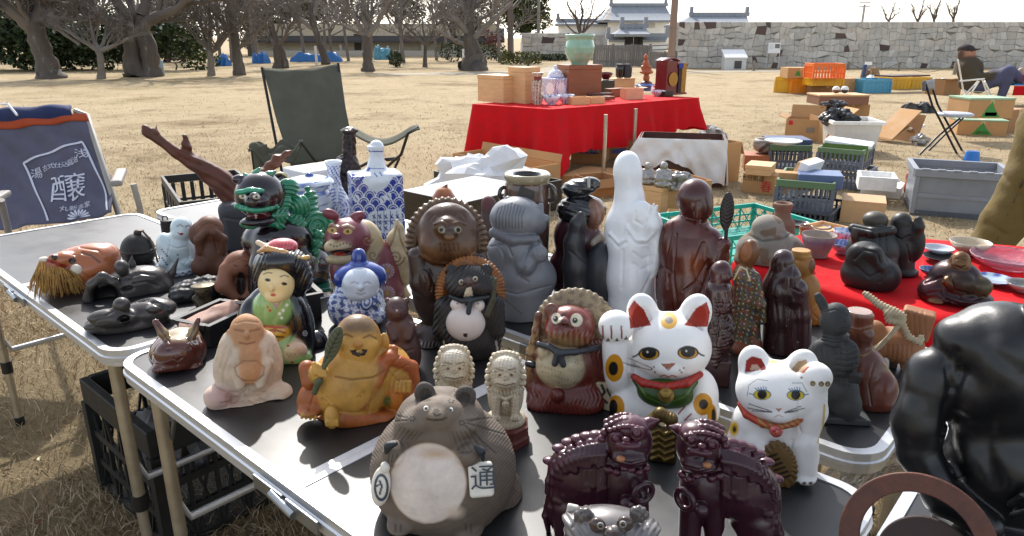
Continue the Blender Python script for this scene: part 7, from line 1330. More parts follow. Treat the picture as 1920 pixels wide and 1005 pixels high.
# ---- brown monkeys
f = fig('monkey_figure', 396, 512, 1.3, 7, terra); c = 0x5a3828; f.E(397, 482, 0, 28, 44, 26, c=c).E(393, 430, 4, 25, 26, 24, c=0x6a4430).E(371, 440, -2, 16, 22, 18, c=c).C([(376, 470, 14, 9), (372, 450, 20, 8), (386, 436, 26, 7)], c=c, k=4).C([(416, 470, 14, 9), (418, 448, 20, 8), (402, 436, 26, 7)], c=c, k=4).E(375, 500, 14, 16, 18, 18, c=c).E(418, 500, 14, 14, 18, 18, c=c); f.groove([(378, 424), (393, 418), (408, 424)], 3, 1.4).groove([(388, 448), (382, 470)], 3, 1.4).groove([(402, 448), (408, 470)], 3, 1.4); f.build('tall brown carved monkeys covering their faces with hands', 'monkey figure')
f = fig('monkey_figure', 450, 548, 1.3, 8, terra); c = 0x8a5a42; f.E(450, 540, 0, 32, 26, 28, c=c).E(453, 494, 4, 32, 25, 26, c=c).C([(424, 505, 14, 13), (420, 535, 26, 15), (442, 556, 34, 9)], c=c).C([(482, 505, 14, 13), (484, 532, 26, 15), (462, 556, 34, 9)], c=c).E(452, 532, 40, 9, 22, 26, c=0x2a1a14, k=3, op='s'); f.dab(452, 532, 9, 22, 0x2a1c16); f.groove([(428, 494), (452, 485), (478, 494)], 3, 1.6).groove([(440, 498), (444, 500)], 3, 1.2, 0x3a2018).groove([(462, 499), (466, 497)], 3, 1.2, 0x3a2018); f.build('pinkish clay monkey hugging its knees', 'monkey figure')
f = fig('bird_figure', 478, 470, 1.3, 5, gloss); f.E(478, 462, 0, 24, 24, 20, c=0x6a3826).E(486, 452, 8, 14, 14, 14, c=0x8a5030); f.dab(484, 450, 5, 5, 0x55424a); f.build('brown glazed round bird ornament beside the pinkish monkey', 'bird ornament')
f = fig('stone_block', 447, 466, 1.5, 10, mat('dark_slate', None, .55, var=.12, vs=15)); f.B(447, 425, 0, 30, 48, 22, e=14, rot=3, c=0x3c3d42).B(462, 445, -4, 22, 40, 18, e=10, c=0x34353a); f.groove([(420, 408), (450, 413), (474, 404)], 4, 1.6); f.build('smooth dark grey stone block with a rounded top', 'stone')
# ---- dark demon masks
dm = mat('dark_bronze_mask', None, .3, metal=.25, var=.3, vs=22, bump=.3, bs=110); c = 0x47423f
f = fig('demon_mask', 240, 548, 1.4, 8, dm); f.E(242, 540, 0, 76, 34, 40, rot=4, c=c).E(262, 520, 4, 48, 22, 34, c=c).E(228, 502, 26, 13, 15, 14, c=c).E(296, 538, 10, 28, 22, 26, c=c).C([(168, 560, 18, 12), (172, 535, 26, 10), (192, 520, 30, 10), (212, 530, 32, 10), (236, 560, 36, 9)], c=c, k=4).E(198, 560, 40, 26, 28, 26, c=0x0c0a0a, k=4, op='s').E(240, 545, 50, 12, 8, 22, c=c, k=3, op='s').E(256, 516, 40, 9, 6, 16, c=c, k=3, op='s')
f.groove([(240, 522), (262, 512), (290, 516)], 4, 2).groove([(250, 532), (275, 528), (296, 536)], 4, 2); f.dab(198, 556, 24, 24, 0x14110f); f.part('horn', dm); f.C([(249, 512, -4, 8), (247, 496, -4, 5), (247, 480, -4, 1.4)], c=0x4a4542).C([(310, 535, 4, 9), (322, 512, 4, 6), (334, 484, 4, 1.6)], c=0x4a4542); f.build('dark horned demon mask with gaping mouth lying face up', 'mask', 'dark demon masks')
f = fig('demon_mask', 248, 608, 1.4, 8, dm); f.E(240, 604, 0, 72, 24, 42, rot=-4, c=c).E(282, 582, 6, 46, 24, 34, c=c).E(228, 572, 30, 15, 15, 15, c=c).E(212, 596, 30, 42, 18, 22, rot=-10, c=c).E(180, 610, 14, 20, 10, 16, c=c).E(234, 600, 54, 12, 9, 18, c=c, k=3, op='s').E(246, 576, 46, 6, 6, 12, c=c, k=3, op='s').E(290, 578, 36, 14, 8, 12, c=c, k=4)
for q in range(4): f.groove([(252 + q * 6, 566 - q * 3), (280 + q * 8, 560 + q * 5), (318 + q * 2, 578 + q * 6)], 4, 2)
f.dab(235, 600, 10, 8, 0x0d0b0b).dab(300, 585, 6, 3, 0x7a4a44).groove([(178, 604), (215, 582), (250, 590)], 4, 1.8); f.build('dark long nosed demon mask nearest the table rim', 'mask', 'dark demon masks')
f = fig('iron_toad', 368, 556, 1.5, 8, ironm); f.E(366, 548, 0, 46, 26, 32, c=0x2b2a2a).E(390, 536, 6, 26, 20, 24, c=0x302e2e).E(340, 556, 16, 20, 16, 20, c=0x2b2a2a); f.bumpy(lambda X, Y, v, n: 1.6 * wob(v, .16)); f.build('rough black iron toad between masks and planter', 'toad figure')
f = fig('peasant_figure', 380, 586, 1.2, 5, metal_d); c = 0x4a3f2e; f.E(380, 584, 0, 26, 10, 20, c=c).E(381, 566, 4, 15, 20, 14, c=c).E(380, 546, 8, 14, 14, 13, c=c).E(380, 535, 8, 22, 6, 18, c=0x5a5038, k=3).C([(366, 560, 12, 6), (376, 574, 18, 5)], c=c); f.dab(376, 546, 2, 1.4, 0x18120c).dab(387, 546, 2, 1.4, 0x18120c).groove([(374, 552), (381, 554), (388, 552)], 2.2, 1); f.build('tiny bronze figure wearing a wide hat', 'statuette')
# ---- planter boxes
def planter(label, A, B, dep, yt, inside):
    t = box('plastic_planter', label, 'planter', A, B, dep, yt, plast, z0=TZ + .001, open_=1, th=.006); h, L = t['h'], t['L']; m = MB()
    for c_, d_ in (((L / 2, -.002, h), (L + .012, .012, .01)), ((L / 2, dep + .002, h), (L + .012, .012, .01)), ((-.002, dep / 2, h), (.012, dep - .01, .01)), ((L + .002, dep / 2, h), (.012, dep - .01, .01))): m.box(c_, d_)
    m.build('rim', plast, t)
    if inside: o = MB().sheet(crumple((0, 0, 0), .03, 5, (3.2, .9, .7), .25), 24, 12).build('clay_stick', mat('pink_clay', 0xa88474, .7, var=.25, vs=40)); o.location = Matrix.Translation(t.location) @ Matrix.Rotation(t.rotation_euler.z, 4, 'Z') @ Vector((L * .5, dep * .55, h * .78)); o.rotation_euler.z = t.rotation_euler.z; tag(o, 'pinkish clay stick lying in the black planter', 'clay stick')
planter('black plastic planter holding a pinkish clay stick', (397, 652), (476, 612), .09, 594, True); planter('black plastic box standing behind the geisha doll', (556, 608), (604, 598), .1, 556, False)
# ================================================================ driftwood, lions and porcelain
gl = mat('lion_glaze', None, .17, coat=.6, var=.12, vs=25)
f = fig('driftwood_root', 470, 455, 1.7, 8, mat('driftwood', None, .5, var=.3, vs=16, stretch=(.4, 1, 1), bump=.35, bs=70)); c = 0x552a1a; f.C([(470, 460, -10, 26), (452, 385, -10, 24), (415, 340, -10, 22), (365, 305, -10, 15), (330, 285, -10, 9), (296, 262, -10, 7), (276, 247, -10, 7)], c=c).C([(280, 252, -10, 7), (270, 240, -10, 5)], c=c).C([(290, 256, -10, 4), (292, 246, -10, 3), (294, 234, -10, 1)], c=0x6a4030).C([(352, 294, -6, 8), (350, 272, -6, 6.5), (346, 257, -6, 4.5)], c=c).C([(470, 380, -10, 16), (490, 330, -14, 12), (520, 300, -14, 9), (544, 284, -14, 4)], c=0x6a3a22).C([(455, 385, -8, 20), (440, 352, -8, 12), (405, 325, -8, 10)], c=0x63321e)
f.bumpy(lambda X, Y, v, n: 1.2 * np.sin((Y + X * -.6) * .35 + 2 * np.sin(X * .05))); f.build('long branching driftwood root stretching out to the left', 'driftwood')
f = fig('white_box', 596, 376, 2, 2, whitep); f.B(596, 344, 0, 48, 32, 40, e=3, yaw=30, c=0xe6e4e0); f.build('white box standing behind the porcelain jar', 'box')
# ---- green and black lion
f = fig('guardian_lion_figure', 535, 540, 1.5, 9, gl); k_ = 0x1c1218; G_ = 0x1f7a58; f.E(540, 500, 0, 66, 60, 50, c=k_).E(520, 450, 6, 64, 44, 46, c=k_).E(488, 366, 20, 46, 44, 42, c=k_).E(560, 500, 24, 34, 44, 34, c=k_).C([(500, 450, 34, 24), (490, 500, 44, 22), (486, 540, 46, 20)], c=k_).E(590, 500, -8, 32, 40, 36, c=k_).E(482, 378, 56, 22, 15, 16, c=k_, k=5).E(477, 368, 72, 10, 8, 9, c=0x4a4048, k=3).E(484, 402, 60, 30, 11, 16, rot=-6, c=0x6a2228, k=3, op='s').E(484, 414, 44, 32, 11, 22, c=k_, k=4)
f.E(450, 336, 20, 15, 9, 9, c=0x2a1c26, k=3).E(504, 338, 20, 14, 12, 9, c=0x2a1c26, k=3); f.dab(484, 402, 24, 8, 0x5a1f22)
for X, Y in ((455, 368), (481, 369)): f.dab(X, Y, 7, 4.5, 0xd6d0b8).dab(X, Y, 2.6, 2.6, 0x0e0a0a)
for x, y in ((454, 405), (476, 396), (463, 397), (480, 407)): f.poly([(x - 3, y - 4), (x + 3, y - 4), (x, y + 5)], 0xd9d2bc)
f.part('green_mane', gl); f.k = 4
for X, Y, d, r_ in ((540, 352, 10, 20), (560, 385, 6, 22), (552, 420, 10, 22), (532, 440, 24, 18), (546, 462, 22, 14), (530, 380, 24, 18), (522, 405, 34, 17)): f.E(X, Y, d, r_, r_ * .9, r_ * .7, c=G_)
f.C([(474, 340, 22, 9), (480, 326, 20, 7), (486, 316, 18, 3)], c=0x4a8a6a).C([(490, 340, 22, 9), (504, 328, 20, 7), (516, 322, 18, 3)], c=0x3a8064).C([(468, 344, 22, 8), (462, 332, 20, 6), (458, 326, 18, 3)], c=0x5a9a7a)
for x, y in ((452, 360), (484, 358), (470, 356)): f.E(x, y, 58, 12, 5.5, 7, c=0x2f9070)
for q in range(8): f.E(446 + q * 10, 386 - (q - 3.5) ** 2 * .6 + 8, 66 - abs(q - 3.5) * 6, 7.5, 6, 7, c=0x2a8a68)
for q in range(9): f.E(456 + q * 9, 420 + 4 * math.sin(q), 52 - abs(q - 4) * 4, 7, 6.5, 7, c=G_)
for q in range(6): f.E(598 - q * 3, 440 + 16 * q, 24, 9, 10, 10, c=G_)
f.E(482, 556, 50, 14, 10, 12, c=G_)
sw = lambda cx, cy, s: (lambda X, Y, v, n: 1.1 * np.sin(np.hypot(X - cx, Y - cy) * .75 + s * np.arctan2(Y - cy, X - cx)))
f.bumpy(lambda X, Y, v, n: np.where(Y > 345, 1, 0) * 1.3 * np.sin(np.hypot(X - 540, Y - 400) * .8 + 3 * np.arctan2(Y - 400, X - 540)) * (X > 515))
f.part('green_tail', gl); f.k = 7; f.C([(580, 470, -20, 22), (575, 430, -24, 30), (572, 395, -26, 24), (582, 370, -28, 12), (576, 352, -28, 4)], c=G_).E(604, 420, -18, 24, 24, 14, c=G_).E(606, 450, -18, 18, 16, 12, c=G_); f.bumpy(lambda X, Y, v, n: 1.7 * np.sin(np.hypot(X - 598, Y - 425) * .62 + 1.0 * np.arctan2(Y - 425, X - 598)))
f.part('pedestal', gl); f.B(545, 540, 0, 72, 9, 50, e=4, c=0x1c5a48); f.build('large black and green glazed guardian lion baring its teeth', 'lion figure')
# ---- porcelain
pw = 0xd9dfe6; cb = 0x2c3f98
f = Fig('covered_jar', 580, 455, TZ, 1.4); f.part('body', glaze); f.lathe(580, [(452, 36), (448, 38), (420, 44), (385, 48), (362, 48), (352, 44), (348, 46), (342, 46)], n=12, c=pw); f.fill(lambda X, Y, v, n: ((np.abs(Y - 362) < 3) | (np.abs(Y - 350) < 2.5)) * .9, 0x4a66b0); f.fill(lambda X, Y, v, n: ((Y > 375) & (wob(v, .22) > .55)) * .85, 0x33488f)
f.part('lid', glaze); f.lathe(580, [(342, 47), (338, 46), (334, 40), (331, 24), (330, 6)], n=12, c=pw); f.fill(lambda X, Y, v, n: (np.abs(np.hypot(v[:, 0], v[:, 1]) - 43) < 3) * .9, 0x4a66b0); f.part('knob', glaze); f.E(580, 330, 0, 8, 7, c=0x3a5098); f.build('octagonal blue and white jar with a flat lid', 'jar')
f = Fig('porcelain_vase', 635, 440, TZ, 1.4); f.part('body', glaze); f.lathe(635, [(436, 20), (432, 22), (400, 27), (372, 24), (350, 13), (330, 10.5), (312, 13), (303, 16.5), (301, 16), (306, 12), (330, 8)], n=48, c=pw); f.fill(lambda X, Y, v, n: ((Y > 352) * (np.sin(np.hypot(X - 632, Y - 392) * 1.05) > .15) * (np.sin(np.arctan2(Y - 392, X - 632) * 9) > -.6)) * .85, cb); f.fill(lambda X, Y, v, n: ((Y < 348) & (Y > 310) & (np.sin(X * .9 + Y * .25) * np.sin(Y * .8) > .15)) * .85, cb); f.build('slim blue and white vase with a spiral scroll pattern', 'vase')
f = Fig('porcelain_bottle', 706, 455, TZ, 1.2); f.part('body', glaze); f.B(706, 388, 0, 47, 66, 34, e=5, yaw=8, c=pw, k=8).E(706, 338, 0, 48, 24, 36, c=pw, k=8).C([(706, 335, 0, 20), (706, 312, 0, 14.5), (706, 276, 0, 13.5)], c=pw, k=10).Y(704, 277, 0, 16, 5, e=3, c=pw, k=1)
def scale_(X, Y, v, n):
    r_ = np.floor((Y - 330) / 13); xx = (X + (r_ % 2) * 11) % 22 - 11; yy = (Y - 330) - r_ * 13; d = np.hypot(xx, (13 - yy) * .85); line = (np.abs(d - 10.2) < 1.0) | (np.abs(d - 6.6) < .6); return np.where(line, 0., 1.) * ((Y > 345) | ((X < 690) & (Y > 325 + (X - 655) * .2)) | ((X > 730) & (Y > 330)))
f.fill(scale_, cb); f.poly([(676, 330), (690, 352), (706, 362), (724, 352), (738, 330), (720, 305), (692, 305)], pw).poly([(690, 405), (694, 398), (752, 390), (757, 440), (700, 436), (690, 420)], pw); f.line([(692, 282), (692, 284), (718, 284)], 2, cb).line([(668, 350), (692, 316)], 5, cb).line([(690, 316), (720, 316)], 1.5, 0x5a6ab0)
for q in range(13): f.line([(699 + (q % 5) * 11, 404 + (q // 5) * 11), (704 + (q % 5) * 11, 409 + (q // 5) * 11)], 2.2, 0x2a3670).line([(703 + (q % 5) * 11, 402 + (q // 5) * 11), (700 + (q % 5) * 11, 410 + (q // 5) * 11)], 1.6, 0x2a3670)
for q in range(4): f.line([(708 + q * 12, 396), (708 + q * 12, 436)], 1.3, 0x4a5aa0)
f.line([(692, 418), (756, 412)], 1.3, 0x4a5aa0).line([(702, 325), (707, 331)], 2, 0x3a4a90).line([(712, 323), (716, 329)], 2, 0x3a4a90)
for x, y in ((718, 374), (728, 368), (668, 372)): f.dab(x, y, 6, 7, pw).line([(x - 2, y - 3), (x + 2, y + 3)], 1.8, cb)
f.build('big square blue and white bottle with a wave scale pattern', 'bottle')
f = fig('bronze_ornament', 648, 430, 1.5, 6, metal_d); c = 0x332b2b; f.E(648, 380, 0, 30, 50, 26, c=c).E(650, 318, 0, 26, 28, 22, c=c).C([(654, 300, 0, 15), (655, 262, 0, 11), (655, 248, 0, 11)], c=c).E(655, 245, 0, 17, 6, 16, c=0x453c3a, k=2); f.groove([(636, 282), (646, 294), (655, 280), (666, 294), (672, 282)], 4, 2).groove([(630, 320), (650, 335), (672, 318)], 4, 2); f.bumpy(lambda X, Y, v, n: 1. * wob(v, .2)); f.build('dark metal ornament with a mushroom shaped top behind the vases', 'ornament')
f = fig('cat_ornament', 528, 440, 1.5, 5, gloss); f.E(528, 390, 0, 24, 50, 20, c=0x121212).E(526, 338, 0, 17, 16, 14, c=0x121212); f.line([(514, 326), (526, 323), (540, 332)], 2.5, 0xb8a040); f.build('black ornament with a gold line behind the green lion', 'ornament')
# ---- pink and cream lion
f = fig('guardian_lion_figure', 692, 562, 1.4, 8, mat('cream_red_glaze', None, .4, coat=.15, var=.12, vs=30, bump=.2, bs=140)); cr = 0xb5a37e; rd = 0x74343e; f.E(695, 545, 0, 62, 48, 46, c=rd).E(712, 510, -6, 40, 60, 38, c=rd).E(660, 510, 10, 40, 44, 34, c=rd).E(652, 448, 20, 42, 40, 38, c=rd).E(684, 458, 0, 34, 46, 30, c=cr).E(694, 490, 6, 22, 30, 24, c=cr).E(636, 462, 46, 28, 15, 18, c=cr, k=5).E(646, 484, 42, 34, 13, 18, c=cr, k=5).E(644, 474, 62, 28, 7, 16, rot=8, c=0x1c0f0f, k=3, op='s').E(630, 443, 56, 9, 7, 8, c=rd, k=3).E(620, 402, 14, 16, 10, 8, rot=-25, c=rd, k=3).E(669, 407, 14, 17, 10, 8, rot=20, c=rd, k=3)
f.dab(640, 474, 24, 6, 0x2a1212).dab(636, 476, 12, 3.4, 0xa83a24)
for X, Y in ((623, 432), (652, 434)): f.dab(X, Y, 8.5, 5.5, 0xb59a4a).dab(X, Y, 3, 3, 0x4a2a1a); f.groove([(X - 10, Y - 9), (X, Y - 11), (X + 11, Y - 6)], 4, -2.2, 0xb0a07c)
for q in range(9): f.dab(614 + q * 7.5, 487 + 4 * math.sin(q * 2), 2.6, 2.4, cr).dab(620 + q * 6, 459 + 3 * math.sin(q), 1.8, 1.8, 0x4a3a30)
for X, Y, r_ in ((676, 470, 11), (690, 450, 10), (700, 480, 11), (688, 500, 9)): f.groove([(X + r_ * (1 - t / 9) * math.cos(t), Y + r_ * (1 - t / 9) * math.sin(t)) for t in [q * .6 for q in range(14)]], 2.6, 1.5, 0x7a6444)
for X, Y in ((725, 508), (726, 550), (684, 540)):
    f.dab(X, Y, 15, 14, 0xa89090)
    for q in range(14): f.line([(X, Y), (X + 15 * math.cos(q * .449), Y + 14 * math.sin(q * .449))], 1.3, 0x6a3a42)
    f.dab(X, Y, 4.5, 4.5, 0xb08a4a)
f.part('flame_tail', mat('cream_glaze', None, .45, var=.12, bump=.2, bs=140)); f.k = 6; f.C([(758, 520, -8, 16), (746, 480, -10, 26), (744, 448, -10, 18), (748, 428, -10, 8), (744, 414, -10, 3)], c=cr).E(766, 500, -6, 14, 20, 10, c=cr).C([(752, 540, -8, 10), (762, 556, -4, 8), (756, 575, 0, 6)], c=cr)
for q in (0, 1): f.groove([(742 + (17 - 7 * q - t * 1.4) * math.cos(t), 484 + (17 - 7 * q - t * 1.4) * math.sin(t)) for t in [w_ * .5 for w_ in range(14)]], 3, 1.8, 0x7a5a38)
f.groove([(744, 424), (736, 452), (726, 470)], 3, 1.6, 0x7a5a38).groove([(748, 430), (752, 452), (764, 480)], 3, 1.6, 0x7a5a38); f.build('cream and dusty red guardian lion with a flame tail', 'lion figure')
# ---- blue and white child doll
f = fig('child_doll', 670, 606, 1.3, 7, glaze); w = 0xd3dce8; b_ = 0x27418f; f.E(670, 580, 0, 54, 42, 42, c=w).E(672, 552, 0, 46, 40, 36, c=w).E(690, 565, 24, 24, 20, 20, c=w).E(632, 575, 18, 18, 28, 22, c=w).E(704, 592, 28, 18, 16, 16, c=w)
f.fill(lambda X, Y, v, n: ((wob(v, .2) > .12) | (np.abs(wob(v, .34, 3)) < .12)) * .9, b_)
for r_, cc_ in ((17, b_), (13, w), (9, 0x4a66b0), (5, w)): f.dab(688, 566, r_ * .7, r_, cc_, rot=.3 * 50)
f.groove([(648, 600), (670, 570), (690, 548)], 3, 1.4)
f.part('head', glaze); f.E(676, 531, 14, 36, 32, 32, c=0xd6dfea).E(676, 548, 22, 31, 17, 24, c=0xd6dfea).E(645, 545, 10, 8, 10, 8, c=0xd6dfea, k=3).E(706, 545, 10, 8, 10, 8, c=0xd6dfea, k=3).E(676, 540, 47, 5, 5, 4, c=0xd6dfea, k=3)
f.groove([(658, 532), (664, 529), (671, 532)], 2.6, 1.3, 0x9fb0c4).groove([(682, 532), (688, 529), (695, 532)], 2.6, 1.3, 0x9fb0c4).groove([(668, 551), (676, 553), (684, 551)], 2.6, 1.3, 0x8f9fb4).groove([(670, 556), (682, 556)], 2.4, 1)
f.part('blue_hair', glaze); f.E(676, 512, -4, 40, 24, 32, c=b_).E(645, 522, 2, 20, 20, 22, rot=20, c=b_).E(706, 520, 2, 20, 22, 22, rot=-20, c=b_).E(676, 536, 38, 30, 34, 34, c=b_, k=2, op='s').C([(673, 500, -4, 16), (673, 484, -4, 14), (673, 478, -4, 13)], c=b_, k=3).T(673, 492, -4, 15, 2.5, tip=90, c=0x4a66b8, k=2); f.build('blue and white porcelain child doll with a topknot', 'child doll')
f = fig('gourd_ornament', 832, 386, 1.4, 5, wax, lb_.location.z + lb_['h'] + .002); f.E(832, 372, 0, 22, 16, 20, c=0x8a4a28).E(832, 360, 0, 15, 10, 14, c=0xa8683c).C([(832, 352, 0, 3), (838, 347, 0, 2)], c=0x4a2a1c); f.build('shiny brown gourd behind the brown straw hat', 'gourd')
f = fig('clay_horn', 922, 470, 1.5, 6, stonem); f.E(920, 430, -4, 20, 60, 18, c=0x5a4a46).E(914, 384, 0, 12, 16, 10, c=0x6a4448).E(926, 398, 6, 8, 12, 10, c=0x3a2a2e); f.build('mottled brown carved pillar beside the grey pig', 'carving')
# ================================================================ second row, right half
# ---- tall brown raccoon dog
bg = mat('brown_bizen', None, .34, coat=.1, var=.3, vs=30, bump=.3, bs=120, fleck=(0x6a4a24, .3, 30))
f = fig('raccoon_dog_figure', 840, 632, 1.6, 9, bg); c = 0x35231b
f.E(842, 540, 0, 70, 92, 46, c=c).E(838, 620, 0, 62, 30, 44, c=c).E(840, 440, 14, 58, 60, 42, c=0x4a3020).E(812, 462, 36, 26, 28, 22, c=0x5a3c24).E(866, 464, 34, 28, 28, 22, c=0x5a3c24).E(838, 426, 48, 22, 18, 14, c=0x4f3522).E(843, 436, 60, 14, 12, 12, c=0x3d2a1e, k=5).E(843, 445, 66, 10, 6, 8, c=0x6a4a2a, k=3).E(811, 408, 22, 15, 14, 9, c=0x4a3020, k=4).E(864, 405, 22, 15, 14, 9, c=0x4a3020, k=4)
f.C([(782, 480, 14, 18), (790, 530, 20, 20), (806, 548, 30, 14)], c=c).C([(898, 490, 8, 18), (905, 540, 14, 18)], c=c).E(806, 646, 30, 26, 14, 24, c=c).E(800, 530, 40, 12, 26, 8, rot=12, c=0x3e2a20, k=4)
for X in (828, 859): f.dab(X, 431, 6.5, 6.5, 0x8a8474).dab(X, 431, 4, 4, 0x18110e)
f.groove([(815, 420), (828, 416), (840, 422)], 4, -2).groove([(848, 420), (860, 416), (872, 421)], 4, -2).groove([(806, 412), (814, 402), (820, 408)], 3, 1.5).groove([(858, 404), (866, 400), (872, 408)], 3, 1.5).groove([(790, 478), (812, 492), (860, 494), (890, 476)], 5, -3).groove([(792, 512), (800, 530), (796, 548)], 3, 1.6).groove([(804, 505), (812, 525), (808, 545)], 3, 1.6)
for q in range(5): f.groove([(826 + q * 8, 458), (828 + q * 8, 472)], 2.6, 1.3, 0x24170f)
for q in range(4): f.groove([(796 + q * 7, 640), (794 + q * 7, 650)], 2.6, 1.4)
f.part('straw_hat', mat('brown_straw_glaze', None, .4, coat=.1, var=.3, vs=50)); f.E(838, 455, -16, 77, 84, 26, c=0x4a3522, k=2).E(838, 468, 14, 62, 72, 34, c=0x2e2119, k=3, op='s'); f.bumpy(lambda X, Y, v, n: 1.5 * np.clip((np.hypot((X - 838) / 77, (Y - 455) / 84) - .8) * 8, 0, 1) * np.sin(np.arctan2(Y - 455, X - 838) * 44)); f.fill(lambda X, Y, v, n: np.clip((np.hypot((X - 838) / 77, (Y - 455) / 84) - .83) * 8, 0, 1) * (wob(v, .1) > -.4) * .6, 0x6f5233)
f.build('tall dark brown raccoon dog in a wide ridged straw hat', 'raccoon dog figure')
# ---- black raccoon dog
f = fig('raccoon_dog_figure', 882, 660, 1.4, 8, mat('black_slip', None, .5, var=.25, vs=40, bump=.4, bs=150)); c = 0x1e1b1b
f.E(880, 640, 0, 60, 56, 46, c=c).E(880, 590, 0, 62, 52, 40, c=c).E(880, 528, 14, 46, 32, 34, c=c).E(862, 540, 26, 22, 16, 18, c=0x241f20).E(904, 538, 26, 22, 16, 18, c=0x241f20).E(878, 528, 42, 12, 8, 10, c=0x4a3c3a, k=4).E(846, 508, 14, 12, 12, 8, c=c, k=4).E(912, 506, 14, 12, 12, 8, c=c, k=4).C([(832, 575, 10, 18), (832, 620, 18, 20), (842, 645, 26, 14)], c=c).C([(928, 570, 10, 18), (930, 620, 16, 18)], c=c).E(852, 688, 20, 24, 18, 22, c=c).E(918, 686, 16, 22, 18, 22, c=c)
f.C([(926, 525, 26, 6), (924, 560, 30, 6), (914, 590, 34, 7)], c=0x3f3f30, k=3)
f.bumpy(lambda X, Y, v, n: .7 * np.sin((X - 880) * .9 + np.abs(X - 880) * .3 + Y * .5))
f.poly([(874, 540), (884, 538), (888, 560), (868, 562)], 0xc9bda8); f.groove([(862, 540), (876, 533), (884, 536), (898, 533)], 3, 1.4, 0x5a4038)
f.dab(878, 525, 5, 3.4, 0x5a4440).line([(832, 640), (834, 690)], 3, 0xb5aca0).line([(930, 640), (938, 680)], 4, 0xa8a098)
for X, Y in ((865, 529), (891, 523)): f.part('eye', china); f.E(X, Y, 44, 5.4, 5.4, 4, c=0xb5aa90, k=0); f.dab(X, Y, 3, 3, 0x0e0b0b)
f.part('belly', mat('white_slip2', None, .5, var=.05, vs=25)); f.k = 3; f.E(873, 606, 34, 37, 34, 26, c=0xd9cfc8).E(858, 571, 32, 14, 12, 12, c=0xd9cfc8).E(897, 572, 32, 12, 12, 12, c=0xd9cfc8); f.dab(858, 569, 2.4, 2.4, 0x9a8a84).dab(896, 569, 2.4, 2.4, 0x9a8a84).poly([(868, 626), (877, 625), (876, 632), (870, 632)], 0x2a2222)
f.part('neck_cord', satin); f.C([(845, 556, 34, 4), (866, 564, 44, 5), (884, 562, 46, 6), (915, 556, 34, 4)], c=0x232a2e, k=2).C([(882, 564, 48, 5), (878, 588, 48, 5)], c=0x2c3a44, k=2)
f.part('straw_hat', mat('orange_straw', None, .55, var=.3, vs=60, bump=.4, bs=200)); f.E(882, 548, -14, 66, 68, 22, c=0x8a5626, k=2).E(880, 558, 12, 55, 58, 30, c=0x4a2c18, k=3, op='s'); f.bumpy(lambda X, Y, v, n: 1.0 * np.sin(np.arctan2(Y - 548, X - 882) * 60)); f.fill(lambda X, Y, v, n: (wob(v, .12) > .3) * .5, 0x5a3014)
f.build('black raccoon dog with a white belly and orange rimmed hat', 'raccoon dog figure')
# ---- grey pig in clothes, seen from behind
f = fig('pig_figure', 975, 584, 1.6, 9, mat('grey_pewter_clay', None, .42, metal=.15, var=.12, vs=20, bump=.2, bs=120)); c = 0x74777c
f.Y(975, 570, 0, 58, 46, e=12, c=c).E(980, 520, 4, 64, 50, 52, c=c).E(968, 470, 0, 52, 46, 44, c=c).E(968, 408, 0, 50, 40, 42, c=0x7d8085).E(1006, 418, 10, 20, 22, 20, c=0x66686d).C([(1012, 398, 6, 8), (1014, 386, 4, 6)], c=c, k=4).C([(955, 378, 0, 8), (952, 372, 0, 5)], c=c, k=4).E(1024, 410, 14, 7, 8, 8, c=c, k=3).C([(925, 436, 16, 9), (960, 450, 34, 10), (1004, 448, 30, 9)], c=0x6a6c72, k=4).C([(935, 470, 10, 22), (950, 500, 20, 20)], c=c).C([(1006, 470, 30, 15), (985, 500, 44, 17)], c=c, k=6).E(1010, 476, 42, 18, 17, 14, c=c, k=5)
for q in range(9): f.groove([(936 + q * 6, 382 + abs(q - 4) * 2), (930 + q * 6, 405), (930 + q * 6, 428)], 2.4, 1, 0x4a4c50)
for q in range(4): f.groove([(1004 + q * 5, 466), (1008 + q * 5, 484)], 2.6, 1.6)
for pts in ([(920, 462), (950, 458), (960, 480)], [(935, 458), (945, 480), (940, 510)], [(985, 500), (975, 520), (990, 528)], [(918, 540), (970, 552), (1035, 535)], [(1005, 440), (1010, 456)], [(990, 470), (978, 500)]): f.groove(pts, 3.4, 2)
for q in range(9): f.dab(945 + q * 4, 560 + q * 3.4, 1.4, 1.4, 0x35363a)
f.build('matt grey pig figure in clothes turned away, hands raised', 'pig figure')
# ---- brown jar
f = Fig('storage_jar', 987, 560, TZ, 1.5); f.part('body', gloss); f.lathe(987, [(545, 30), (500, 40), (420, 43), (370, 44), (350, 42), (340, 40), (333, 44), (326, 44), (323, 40), (326, 27), (332, 24), (360, 30)], n=64, c=0x4d3832); f.fill(lambda X, Y, v, n: (Y < 346) * 1., 0x8f8468); f.fill(lambda X, Y, v, n: ((Y > 350) & (wob(v, .06) > .2)) * .6, 0x6a4238)
f.fill(lambda X, Y, v, n: ((np.hypot(v[:, 0], v[:, 1]) < 30) & (Y < 345)) * 1., 0x17110f)
f.part("loop_handle", gloss); f.k = 2; f.T(944, 362, 6, 11, 4, yaw=50, c=0x3a2c28); f.part("loop_handle", gloss); f.T(1030, 362, 10, 14, 4.5, yaw=-40, c=0x4a4440); f.part('paper_label', mat('label_paper', None, .7)); f.B(986, 364, 43, 15, 11, 2, e=1, rot=-20, tip=-8, c=0x3d3834); f.build('brown lidless storage jar with loop handles and cream rim', 'jar')
